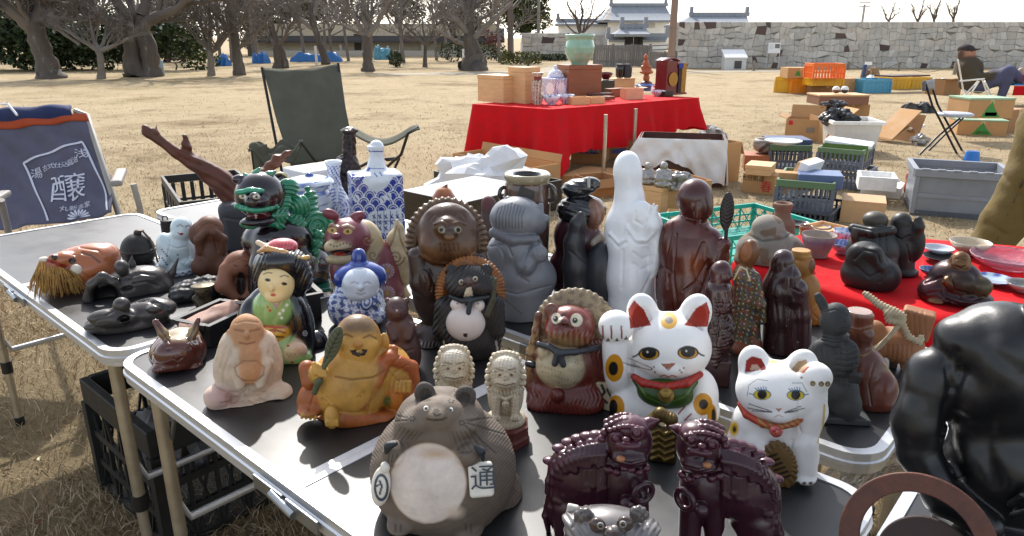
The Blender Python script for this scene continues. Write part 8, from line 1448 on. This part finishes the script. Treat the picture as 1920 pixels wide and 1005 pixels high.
# ---- woman bust with chignon, from behind
f = fig('woman_figure', 1085, 560, 1.6, 9, mat('plum_lacquer', None, .3, coat=.2, var=.15, vs=20)); c = 0x3a1a22; f.E(1085, 510, 0, 58, 62, 46, c=c).E(1080, 445, 0, 42, 50, 38, c=c).E(1115, 470, 16, 24, 42, 26, c=0x48242a).E(1112, 400, 16, 22, 28, 22, c=0x6a4a3c).C([(1126, 445, 36, 9), (1114, 455, 44, 8)], c=0x8a8074, k=3)
f.part('black_hair', mat('black_hair_enamel', None, .22)); f.E(1090, 395, 0, 47, 32, 40, c=0x15161a).E(1084, 352, -4, 32, 18, 28, rot=8, c=0x15161a, k=3).E(1108, 345, 6, 18, 14, 16, c=0x15161a); f.bumpy(lambda X, Y, v, n: .5 * np.sin((Y - .3 * X) * .55)); f.part('hair_tie', satin); f.C([(1104, 334, 16, 3), (1104, 350, 24, 3)], c=0x9a9890); f.build('plum robed woman figure with black piled hair turned away', 'woman figure')
# ---- dark sculptures behind the goddess
slate = mat('slate_sculpture', None, .38, var=.15, vs=20)
f = fig('tail_sculpture', 1085, 580, 1.5, 9, slate); f.C([(1085, 570, 0, 28), (1080, 500, 0, 25), (1076, 455, 0, 18), (1084, 420, 0, 14), (1090, 404, 0, 9)], c=0x2d2d31); f.groove([(1066, 470), (1080, 480), (1098, 490)], 3, 1.4); f.build('dark slate sculpture shaped like an upright tail', 'sculpture')
f = fig('dome_sculpture', 1125, 580, 1.7, 8, slate); f.E(1130, 530, 0, 42, 76, 34, c=0x26292f); f.build('dark blue grey rounded sculpture beside the white goddess', 'sculpture')
f = fig('amethyst_carving', 1228, 560, 1.6, 5, wax); f.E(1232, 520, -6, 18, 55, 18, c=0x2c1826); f.bumpy(lambda X, Y, v, n: 2 * wob(v, .2)); f.build('dark purple rough carving between goddess and monk', 'carving')
# ---- white goddess, from behind
f = fig('goddess_statue', 1186, 592, 1.6, 10, mat('white_porcelain', None, .3, coat=.3, var=.03, vs=12)); w = 0xe4e7ea
f.C([(1186, 580, 0, 46), (1182, 520, 0, 42), (1182, 450, 0, 40), (1180, 410, 0, 36), (1182, 372, 0, 26)], c=w, k=14).E(1176, 314, 0, 25, 31, 26, c=w).C([(1178, 330, 0, 26), (1178, 380, 0, 24)], c=w).E(1156, 430, 2, 22, 34, 26, c=w).E(1208, 420, 10, 26, 34, 26, c=w).C([(1212, 440, 24, 20), (1224, 420, 36, 14), (1226, 400, 40, 8)], c=w).E(1226, 396, 40, 7, 9, 5, c=w, k=3).E(1230, 460, 20, 12, 60, 20, c=w)
for dx, h_ in ((-6, 386), (-1, 383), (5, 386)): f.C([(1226 + dx * .6, 394, 42, 3.4), (1227 + dx * 1.1, h_, 44, 2.2)], c=w, k=2)
f.E(1200, 404, 30, 26, 28, 14, c=w, k=6)
f.groove([(1144, 438), (1160, 456), (1172, 448), (1177, 424)], 6, -2.4).groove([(1177, 428), (1192, 450), (1212, 450), (1224, 438)], 6, -2.4).groove([(1144, 446), (1160, 464), (1174, 455)], 5, 1.6).groove([(1180, 440), (1194, 459), (1214, 458)], 5, 1.6)
for pts in ([(1188, 474), (1204, 486), (1222, 478)], [(1188, 494), (1204, 505), (1222, 496)], [(1224, 510), (1206, 545), (1198, 585)], [(1168, 470), (1166, 540)], [(1192, 398), (1190, 414), (1204, 422), (1212, 412)]): f.groove(pts, 5, 1.7)
f.build('tall glossy white robed goddess statue turned away', 'goddess statue')
# ---- wooden monk
f = fig('monk_statue', 1295, 610, 1.6, 9, wax); c = 0x4d1d12; f.C([(1296, 600, 0, 62), (1296, 540, 0, 60), (1292, 470, 0, 50), (1294, 436, 0, 40)], c=c, k=14).E(1262, 455, 4, 28, 44, 30, c=c).E(1302, 372, 6, 34, 37, 34, c=0x431913).E(1316, 392, 16, 20, 22, 20, c=0x431913).E(1308, 398, 34, 7, 19, 7, c=0x4a1c14, k=3).C([(1330, 450, 20, 24), (1344, 480, 30, 22), (1354, 465, 36, 13)], c=c).E(1358, 458, 38, 12, 14, 12, c=0x4a1c14, k=4)
f.fill(lambda X, Y, v, n: np.clip(1 - np.hypot((X - 1300) / 28, (Y - 500) / 40), 0, 1) * .8, 0x8a4218); f.dab(1352, 430, 18, 26, 0x4a141a, back=True)
for pts in ([(1262, 420), (1250, 480), (1252, 540)], [(1318, 455), (1300, 500), (1306, 525), (1340, 560)], [(1334, 500), (1318, 540), (1300, 590)], [(1346, 500), (1330, 560)], [(1268, 440), (1262, 520), (1270, 580)], [(1240, 500), (1258, 510), (1250, 530)], [(1290, 410), (1310, 414), (1325, 408)], [(1328, 488), (1304, 530), (1282, 545)]): f.groove(pts, 4, 2.6)
f.dab(1327, 388, 3, 2, 0x160a08).groove([(1322, 404), (1332, 406)], 3, 1.4)
f.part('leaf_fan', mat('dark_fan_wood', None, .4, var=.15)); f.k = 3; f.E(1363, 396, 42, 13, 36, 5, c=0x1f1513).C([(1362, 430, 42, 3.5), (1359, 480, 42, 3.5)], c=0x1f1513)
for q in range(8): f.groove([(1363, 372 + 7 * q), (1354, 366 + 7 * q)], 2, 1).groove([(1363, 372 + 7 * q), (1372, 366 + 7 * q)], 2, 1)
f.build('reddish wooden monk statue holding a leaf shaped fan', 'monk statue')
f = fig('child_statue', 1346, 715, 1.4, 6, wax); c = 0x2d1212; f.E(1352, 512, 4, 21, 24, 20, c=0x3a1614).C([(1348, 545, 0, 26), (1346, 600, 0, 26), (1342, 670, 0, 24)], c=c).C([(1360, 545, 16, 11), (1364, 575, 20, 10), (1350, 580, 26, 8)], c=0x3a1614, k=4).E(1358, 630, 14, 18, 36, 16, c=c).E(1366, 518, 14, 8, 8, 8, c=0x3a1614, k=4); f.bumpy(lambda X, Y, v, n: 1.6 * wob(v, .15) * (Y > 560)); f.groove([(1340, 560), (1352, 590), (1342, 640)], 3, 2); f.part('carved_stand', wax); f.B(1342, 700, 0, 26, 36, 22, e=4, c=0x2a0f10); f.build('small dark red child statue on a square stand', 'child statue')
# ---- patterned kimono lady, dark mother, yellow figure
f = fig('kimono_lady_figure', 1392, 655, 1.3, 6, mat('kutani_enamel', None, .4, coat=.15, var=.15, vs=60, bump=.25, bs=200)); b_ = 0x3f3520; f.C([(1396, 648, 0, 32), (1398, 610, 0, 25), (1400, 560, 0, 22), (1398, 520, 0, 22)], c=b_).E(1386, 645, 0, 34, 18, 28, c=b_).E(1404, 476, 0, 18, 28, 18, rot=-8, c=0x6a4020).E(1390, 515, 4, 15, 22, 14, c=0x74481f).C([(1416, 520, 10, 10), (1424, 570, 14, 11), (1428, 600, 12, 9)], c=b_)
f.fill(lambda X, Y, v, n: ((np.sin(v[:, 0] * .9) * np.sin(v[:, 2] * .8 + v[:, 1]) > .35) & (Y > 505)) * .7, 0x6e5a2c); f.fill(lambda X, Y, v, n: ((wob(v, .14) > .55) & (Y > 500)) * .9, 0x7a3420); f.fill(lambda X, Y, v, n: ((wob(v, .2, 5) > .7) & (Y > 500)) * .9, 0x2f4460); f.fill(lambda X, Y, v, n: ((wob(v, .34, 8) > .85) & (Y > 500)) * .9, 0xb5a88a)
f.dab(1398, 470, 12, 20, 0x8a5226).line([(1393, 448), (1408, 446), (1420, 452)], 3, 0xb5a68a).line([(1376, 524), (1388, 500), (1400, 506), (1406, 526)], 2.6, 0xc9b890).fill(lambda X, Y, v, n: (Y > 640) * (wob(v, .1) > -.4) * .8, 0x7a3a20); f.build('slender kimono lady covered in gold, red and blue enamel patterns', 'kimono lady figure')
f = fig('mother_statue', 1475, 655, 1.5, 8, wax); c = 0x2f1719; f.C([(1466, 650, 0, 38), (1464, 590, 0, 32), (1462, 540, 0, 30), (1466, 505, 0, 22)], c=c, k=12).E(1468, 490, 2, 21, 23, 22, c=c).C([(1480, 520, 10, 22), (1490, 560, 16, 16)], c=c).C([(1498, 645, 10, 22), (1500, 590, 10, 20), (1500, 550, 12, 16)], c=0x35191d, k=5).E(1499, 543, 14, 15, 18, 15, c=0x35191d, k=5); f.groove([(1490, 500), (1484, 540), (1500, 548)], 3, 1.8).groove([(1452, 560), (1460, 620), (1450, 650)], 4, 1.6).groove([(1482, 560), (1476, 610)], 4, 1.6).groove([(1492, 590), (1496, 640)], 3, 1.4); f.build('dark polished wooden mother statue with a child at her side', 'mother statue')
f = fig('yellow_wood_figure', 1512, 600, 1.3, 6, mat('yellow_wood', None, .5, var=.25, vs=30, stretch=(1, 1, .3), fleck=(0x5a3418, .36, 40))); c = 0x9a6a30; f.E(1504, 498, 0, 23, 24, 21, c=c).Y(1502, 474, 0, 17, 6, c=0xa87a3c).E(1508, 548, 0, 28, 38, 24, c=c).E(1530, 595, 4, 22, 26, 20, c=0xa3682a).E(1508, 605, 0, 34, 20, 26, c=c); f.groove([(1482, 486), (1504, 490), (1526, 484)], 3, 1.8).groove([(1520, 585), (1535, 600), (1530, 615)], 3, 1.6).dab(1524, 500, 8, 14, 0x6a3c1c); f.build('knobbly yellow wooden figure behind the dark mother statue', 'wooden figure')
# ---- kneeling soldier, capped man, straw rope man
f = fig('kneeling_soldier_figure', 1566, 778, 1.4, 7, mat('black_terracotta', None, .68, var=.15, vs=40, bump=.3, bs=200)); c = 0x2a2b2c; f.E(1566, 600, 4, 27, 33, 26, c=c).C([(1545, 576, 0, 9), (1538, 562, 0, 8), (1534, 555, 0, 7)], c=c, k=3).E(1580, 610, 14, 14, 16, 14, c=c).Y(1566, 633, 0, 24, 10, c=c).E(1560, 680, 0, 44, 46, 32, c=c).E(1590, 672, 14, 20, 34, 20, c=c).E(1530, 680, 6, 20, 42, 22, c=c).E(1574, 730, 4, 34, 34, 32, c=c).E(1590, 760, 14, 24, 30, 24, c=c).C([(1552, 735, 6, 22), (1586, 775, 12, 20)], c=c)
for q in range(7): f.groove([(1568, 652 + q * 11), (1590, 656 + q * 11), (1608, 650 + q * 11)], 2.8, 1.5)
for x in (1574, 1590, 1604): f.groove([(x, 645), (x + 1, 725)], 2.4, 1.1)
for q in range(3): f.groove([(1540, 626 + q * 6), (1566, 632 + q * 6), (1592, 626 + q * 6)], 3, 1.6)
for q in range(5): f.groove([(1516 + q * 9, 650 + q), (1514 + q * 10, 710)], 2.4, .9)
f.dab(1584, 603, 2.6, 1.6, 0x101010).groove([(1578, 616), (1590, 616)], 2.6, 1.2).groove([(1545, 585), (1566, 580), (1588, 592)], 2.6, 1.2); f.part('slab_base', mat('black_terracotta', None)); f.B(1575, 778, 0, 44, 10, 34, e=3, yaw=20, c=0x303132); f.part('hand_block', mat('black_terracotta', None)); f.B(1603, 708, 36, 10, 9, 9, e=2, c=0x151618); f.build('charcoal kneeling armoured soldier with a topknot', 'soldier figure')
f = fig('capped_man_figure', 1632, 752, 1.4, 8, mat('brown_glaze_worn', None, .35, coat=.2, var=.25, vs=30, fleck=(0x8a6a30, .36, 22), bump=.2, bs=120)); c = 0x56291a; f.Y(1612, 602, 0, 23, 18, e=4, c=0x6a3620).E(1614, 626, 2, 23, 24, 22, c=c).E(1628, 632, 10, 10, 12, 10, c=c, k=5).C([(1616, 655, 0, 20), (1618, 690, 0, 40), (1626, 740, 0, 48)], c=c, k=10).E(1655, 735, 14, 26, 40, 30, c=0x5e2c1a).E(1590, 745, 10, 24, 26, 26, c=c).C([(1654, 690, 10, 10), (1672, 730, 12, 9)], c=0x7a6440, k=4).Y(1612, 585, 0, 22, 3, c=0xa08474, k=1)
f.groove([(1590, 614), (1612, 618), (1634, 612)], 3, -1.6, 0x6a4a24).groove([(1600, 660), (1616, 668), (1634, 658)], 4, -2.4, 0x7a6034).groove([(1640, 680), (1628, 720), (1634, 760)], 3, 1.8).groove([(1606, 690), (1600, 740)], 3, 1.6).dab(1628, 624, 2.4, 1.6, 0x1a0d08); f.build('seated glazed man figure in a flat brown cap', 'man figure')
f = fig('straw_cape_figure', 1690, 690, 1.5, 7, mat('cedar_carving', None, .6, var=.2, vs=30, stretch=(1, 1, .25), bump=.2, bs=120)); c = 0x8f5f3c; f.E(1676, 640, 0, 50, 28, 30, rot=6, c=c).B(1718, 606, -4, 27, 27, 18, e=5, rot=-6, c=c).E(1690, 655, 4, 40, 26, 28, c=c).C([(1640, 618, 10, 18), (1648, 650, 14, 20)], c=c).C([(1694, 670, 6, 9), (1698, 690, 6, 8), (1712, 694, 10, 5)], c=c, k=4).C([(1676, 668, 6, 8), (1674, 690, 6, 7)], c=0x2a1c14, k=4)
for q in range(6): f.groove([(1664 + q * 9, 648), (1662 + q * 9, 676)], 2.6, 1.5)
for q in range(4): f.groove([(1702 + q * 10, 584), (1704 + q * 10, 630)], 2.4, 1.2)
f.part('rope', mat('white_rope', None, .85, bump=.5, bs=160)); f.k = 2; f.C([(1624, 552, 24, 6), (1650, 572, 32, 7), (1676, 584, 38, 8), (1690, 594, 38, 9)], c=0xb0a184).C([(1688, 590, 40, 8), (1664, 586, 42, 7), (1668, 600, 42, 7), (1690, 604, 40, 8)], c=0xb0a184).C([(1690, 604, 40, 6), (1664, 634, 44, 5), (1642, 654, 40, 5)], c=0xb0a184).C([(1690, 604, 40, 6), (1704, 632, 38, 6), (1724, 642, 32, 6), (1728, 632, 28, 5)], c=0xb0a184); f.bumpy(lambda X, Y, v, n: 1.1 * np.sin((X + Y * .9) * .75)); f.build('carved wooden traveller tied with a thick white rope', 'wooden figure')
# ================================================================ on the near red cloth
RZ = TZ + .004
def rf(name, bx, by, cell, k, m): return fig(name, bx, by, cell, k, m, RZ)
f = rf('stone_figure', 1445, 490, 1.6, 9, stonem); c = 0x7d766c; f.E(1444, 470, 0, 62, 42, 44, c=c).E(1440, 428, 0, 30, 26, 28, c=0x8a8378).E(1400, 488, 14, 24, 20, 22, c=c).E(1488, 488, 10, 24, 20, 22, c=0x5f5a54); f.groove([(1402, 440), (1430, 452), (1470, 446), (1482, 438)], 4, 2, 0x4d4a46).groove([(1426, 470), (1414, 490)], 4, 1.6).fill(lambda X, Y, v, n: (wob(v, .06) > .5) * .7, 0x6a543c); f.build('weathered grey brown stone figure seated on the red cloth', 'stone figure')
f = Fig('clay_vase', 1460, 462, RZ, 1.4); f.part('body', stonem); f.lathe(1460, [(458, 22), (440, 26), (415, 24), (406, 16), (396, 14), (386, 17), (381, 18), (379, 15), (384, 10), (400, 10)], n=48, c=0x77594a); f.build('narrow necked clay vase behind the stone figure', 'vase')
bowl('coarse ribbed stoneware bowl on the red cloth', 1531, 486, 31, 42, 0x9a8c86, RZ, inner=0xa09484, m=stonem, foot=.62, pat=lambda X, Y, v, n: (np.sin(v[:, 2] * .9) > .75) * .35)
bowl('upper of two blue and white bowls beside the ribbed bowl', 1583, 456, 22, 22, 0xc5ccdc, RZ, pat=lambda X, Y, v, n: (wob(v, .4) > .3) * .8); bowl('lower blue patterned bowl next to the ribbed bowl', 1580, 478, 25, 20, 0xa4adc6, RZ, pat=lambda X, Y, v, n: ((wob(v, .45) > -.1) & (n[:, 2] > .2)) * .9)
bowl('dark leaf edged dish behind the ribbed bowl', 1494, 430, 24, 9, 0x17130f, RZ, cat='dish'); bowl('little brown gourd shaped pot by the dark dish', 1510, 442, 12, 16, 0x8a5a3c, RZ, cat='pot', foot=.8); bowl('small pale blue plate near the brown pot', 1536, 432, 20, 6, 0xb5bfd0, RZ, cat='plate')
box('wooden_tray', 'pale wooden tray at the back edge of the near red cloth', 'tray', (1548, 446), (1590, 436), .1, 430, wood_l, z0=RZ, open_=1, th=.005)
blkst = mat('black_soapstone', None, .5, var=.2, vs=30, bump=.3, bs=150)
f = rf('sack_bearer_figure', 1636, 512, 1.5, 7, blkst); c = 0x2a2d2c; f.E(1636, 470, 0, 46, 46, 36, c=c).E(1641, 412, 2, 22, 16, 20, c=0x3d392f).E(1642, 424, 0, 18, 16, 18, c=0x20211f).E(1650, 500, 16, 32, 22, 26, c=0x3a211c).C([(1600, 428, 14, 9), (1636, 436, 30, 10), (1672, 432, 16, 9)], c=0x232625, k=4).E(1604, 442, 22, 8, 12, 8, c=0x3a2c20)
for q in range(5): f.groove([(1612 + q * 12, 440), (1606 + q * 14, 470)], 3, 1.8)
f.groove([(1600, 424), (1636, 432), (1674, 426)], 3, 2); f.build('dark figure bent under a tied sack, seen from behind', 'statuette')
f = rf('black_rock_figure', 1632, 536, 1.5, 8, blkst); c = 0x161718; f.E(1632, 515, 0, 52, 40, 38, c=c).E(1622, 484, 4, 34, 32, 28, c=c).E(1662, 516, 14, 22, 26, 22, c=c).C([(1608, 470, 16, 12), (1640, 476, 24, 12), (1652, 500, 28, 10)], c=c); f.groove([(1602, 486), (1620, 468), (1645, 474), (1650, 492)], 4, 2.6).groove([(1605, 500), (1630, 520), (1650, 510)], 4, 2).groove([(1650, 530), (1668, 510)], 3, 1.8); f.build('matt black hunched figure carved like a rock', 'statuette')
f = rf('preaching_monk_figure', 1693, 512, 1.4, 7, blkst); c = 0x1e1c1b; f.Y(1690, 512, 0, 28, 8, c=c).C([(1688, 500, 0, 24), (1688, 465, 0, 26), (1690, 436, 0, 24)], c=c).E(1690, 416, 4, 18, 18, 18, c=0x24211f).C([(1708, 440, 8, 13), (1722, 425, 12, 10), (1722, 412, 12, 7)], c=c, k=5).E(1720, 460, 8, 13, 30, 12, c=c).E(1702, 420, 12, 6, 7, 6, c=0x24211f, k=3); f.groove([(1674, 440), (1690, 450), (1706, 442)], 3, 1.8).groove([(1700, 460), (1706, 490)], 3, 1.6); f.build('dark standing monk raising one hand on a round foot', 'monk figure')
f = rf('hotei_figure', 1790, 562, 1.4, 7, metal_d); c = 0x35272a; sk = 0x6a4c30; f.E(1790, 552, 0, 62, 22, 44, c=c).E(1790, 522, 0, 44, 36, 34, c=c).E(1752, 545, 14, 28, 26, 28, c=0x3f2428).E(1800, 490, 8, 17, 19, 17, c=sk).E(1800, 498, 20, 13, 9, 8, c=sk).E(1780, 510, 16, 10, 12, 9, c=sk).E(1800, 532, 26, 26, 22, 18, c=0x3a2d26).E(1838, 538, 14, 20, 20, 18, c=0x4f4636).E(1754, 565, 36, 14, 8, 12, c=sk, k=3).E(1776, 528, 34, 9, 9, 8, c=sk, k=3).E(1814, 502, 4, 7, 12, 6, c=sk, k=3).E(1788, 500, 4, 6, 10, 6, c=sk, k=3)
f.groove([(1792, 486), (1798, 484)], 2.6, 1.2, 0x24170f).groove([(1804, 485), (1810, 487)], 2.6, 1.2, 0x24170f).groove([(1792, 499), (1801, 503), (1810, 499)], 3, 1.6, 0x24130c)
for pts in ([(1735, 530), (1765, 520), (1775, 550)], [(1740, 550), (1765, 545), (1780, 570)], [(1800, 558), (1820, 565), (1845, 556)], [(1782, 520), (1790, 545), (1812, 550)], [(1770, 560), (1800, 572), (1830, 572)]): f.groove(pts, 4, 2.4)
f.build('bronze and red reclining hotei laughing on the red cloth', 'hotei figure')
bowl('pale blue rimmed plate behind the standing monk', 1758, 480, 27, 13, 0xb8c0c8, RZ, cat='plate'); bowl('dark brown lacquer plate in front of the pale plates', 1766, 494, 34, 9, 0x1c1514, RZ, cat='plate'); bowl('wide cream bowl right of the standing monk', 1816, 481, 35, 24, 0xb5a78e, RZ); bowl('small blue checked dish left of the hotei', 1744, 518, 20, 12, 0x6f86a4, RZ, cat='dish', pat=lambda X, Y, v, n: (np.sin(np.arctan2(v[:, 1], v[:, 0]) * 12) > 0) * (n[:, 2] > 0) * .8)
bowl('oval blue and white plate behind the hotei', 1860, 535, 36, 9, 0x9fb2c0, RZ, cat='plate', pat=lambda X, Y, v, n: ((np.hypot(v[:, 0], v[:, 1]) > 28) & (np.sin(np.arctan2(v[:, 1], v[:, 0]) * 10) > 0)) * 1.); bowl('grey glazed bowl at the right edge of the red cloth', 1918, 550, 30, 16, 0x9a9690, RZ, inner=0x7c7c74)
bowl('large pink tinged cut glass dish', 1890, 512, 66, 24, 0xd9a0b0, RZ, cat='glass dish', m=mat('pink_glass', None, .12, trans=.75, var=.1, vs=60, bump=.8, bs=60))
# ================================================================ right front: muscular statue, iron ring, plastic
f = Fig('muscular_statue', 1880, 1060, TZ, 2.6); f.k = 22; f.part('body', mat('black_bronze', None, .4, coat=.12, var=.2, vs=9, bump=.12, bs=40)); c = 0x101012
f.k = 12; f.E(1880, 720, -30, 120, 130, 90, rot=-15, c=c).E(1890, 640, -20, 96, 74, 80, c=c, k=20).E(1815, 650, 6, 62, 46, 50, rot=-30, c=c, k=20).E(1985, 560, -10, 50, 60, 50, c=c).E(1890, 880, -20, 110, 120, 84, c=c, k=20).E(1890, 1020, 0, 130, 80, 110, c=c)
f.E(1752, 706, 26, 52, 54, 46, rot=-30, c=c, k=16).C([(1742, 730, 34, 46), (1722, 795, 48, 44), (1722, 850, 56, 36)], c=c).E(1712, 785, 60, 30, 46, 30, c=c, k=16).C([(1722, 850, 56, 37), (1770, 930, 64, 37), (1850, 985, 70, 28)], c=c, k=8).E(1752, 905, 70, 30, 34, 28, rot=40, c=c, k=14).E(1830, 735, 36, 50, 42, 34, c=c, k=18).E(1880, 700, 44, 40, 60, 30, rot=20, c=c, k=18)
f.groove([(1800, 700), (1778, 760), (1772, 820), (1800, 890)], 22, 9).groove([(1790, 660), (1776, 690), (1782, 730)], 16, 5)
f.C([(1895, 945, 74, 8), (1920, 930, 80, 8), (1950, 935, 84, 10)], c=c, k=5).C([(1900, 965, 76, 8), (1930, 955, 80, 8)], c=c, k=5)
f.groove([(1845, 600), (1860, 660), (1915, 700)], 34, 4).groove([(1860, 780), (1846, 840), (1866, 900)], 30, 5); f.bumpy(lambda X, Y, v, n: .8 * wob(v, .03)); f.part('rock_base', mat('black_bronze', None)); f.Y(1900, 1050, 0, 120, 24, e=6, c=0x141414); f.build('large glossy black statue of a crouching muscular man', 'statue')
f = Fig('iron_ring', 1722, 1110, TZ, 2.); f.k = 1; f.part('ring', mat('rusty_iron', None, .65, metal=.2, var=.4, vs=35, bump=.5, bs=150, fleck=(0x7a4a30, .35, 30))); rc = f.W(1718, 1022, 40)
f.Y(1718, 1022, 40, 132, 15, e=3, tip=62, c=0x5d3a2e).Y(1718, 1022, 40, 96, 40, e=1, tip=62, c=0x3a2a26, op='s'); f.part('inner_disc', mat('rusty_iron', None)); f.Y(1735, 1055, 20, 84, 9, e=3, tip=62, c=0x3f302c); f.build('rusty iron ring leaning at the lower right corner', 'iron ring', clip=False)
o = MB().sheet(crumple((0, 0, 0), .06, 17, (.45, .6, 1.5), .7, 20), 36, 26, False).build('plastic_film', mat('clear_film', 0xd8dadc, .1, trans=.85, var=0, bump=.5, bs=40)); o.location = on(1640, 860, TZ - .12); o.rotation_euler = (.2, .5, 0); tag(o, 'crumpled clear plastic film between table corner and statue', 'plastic film')
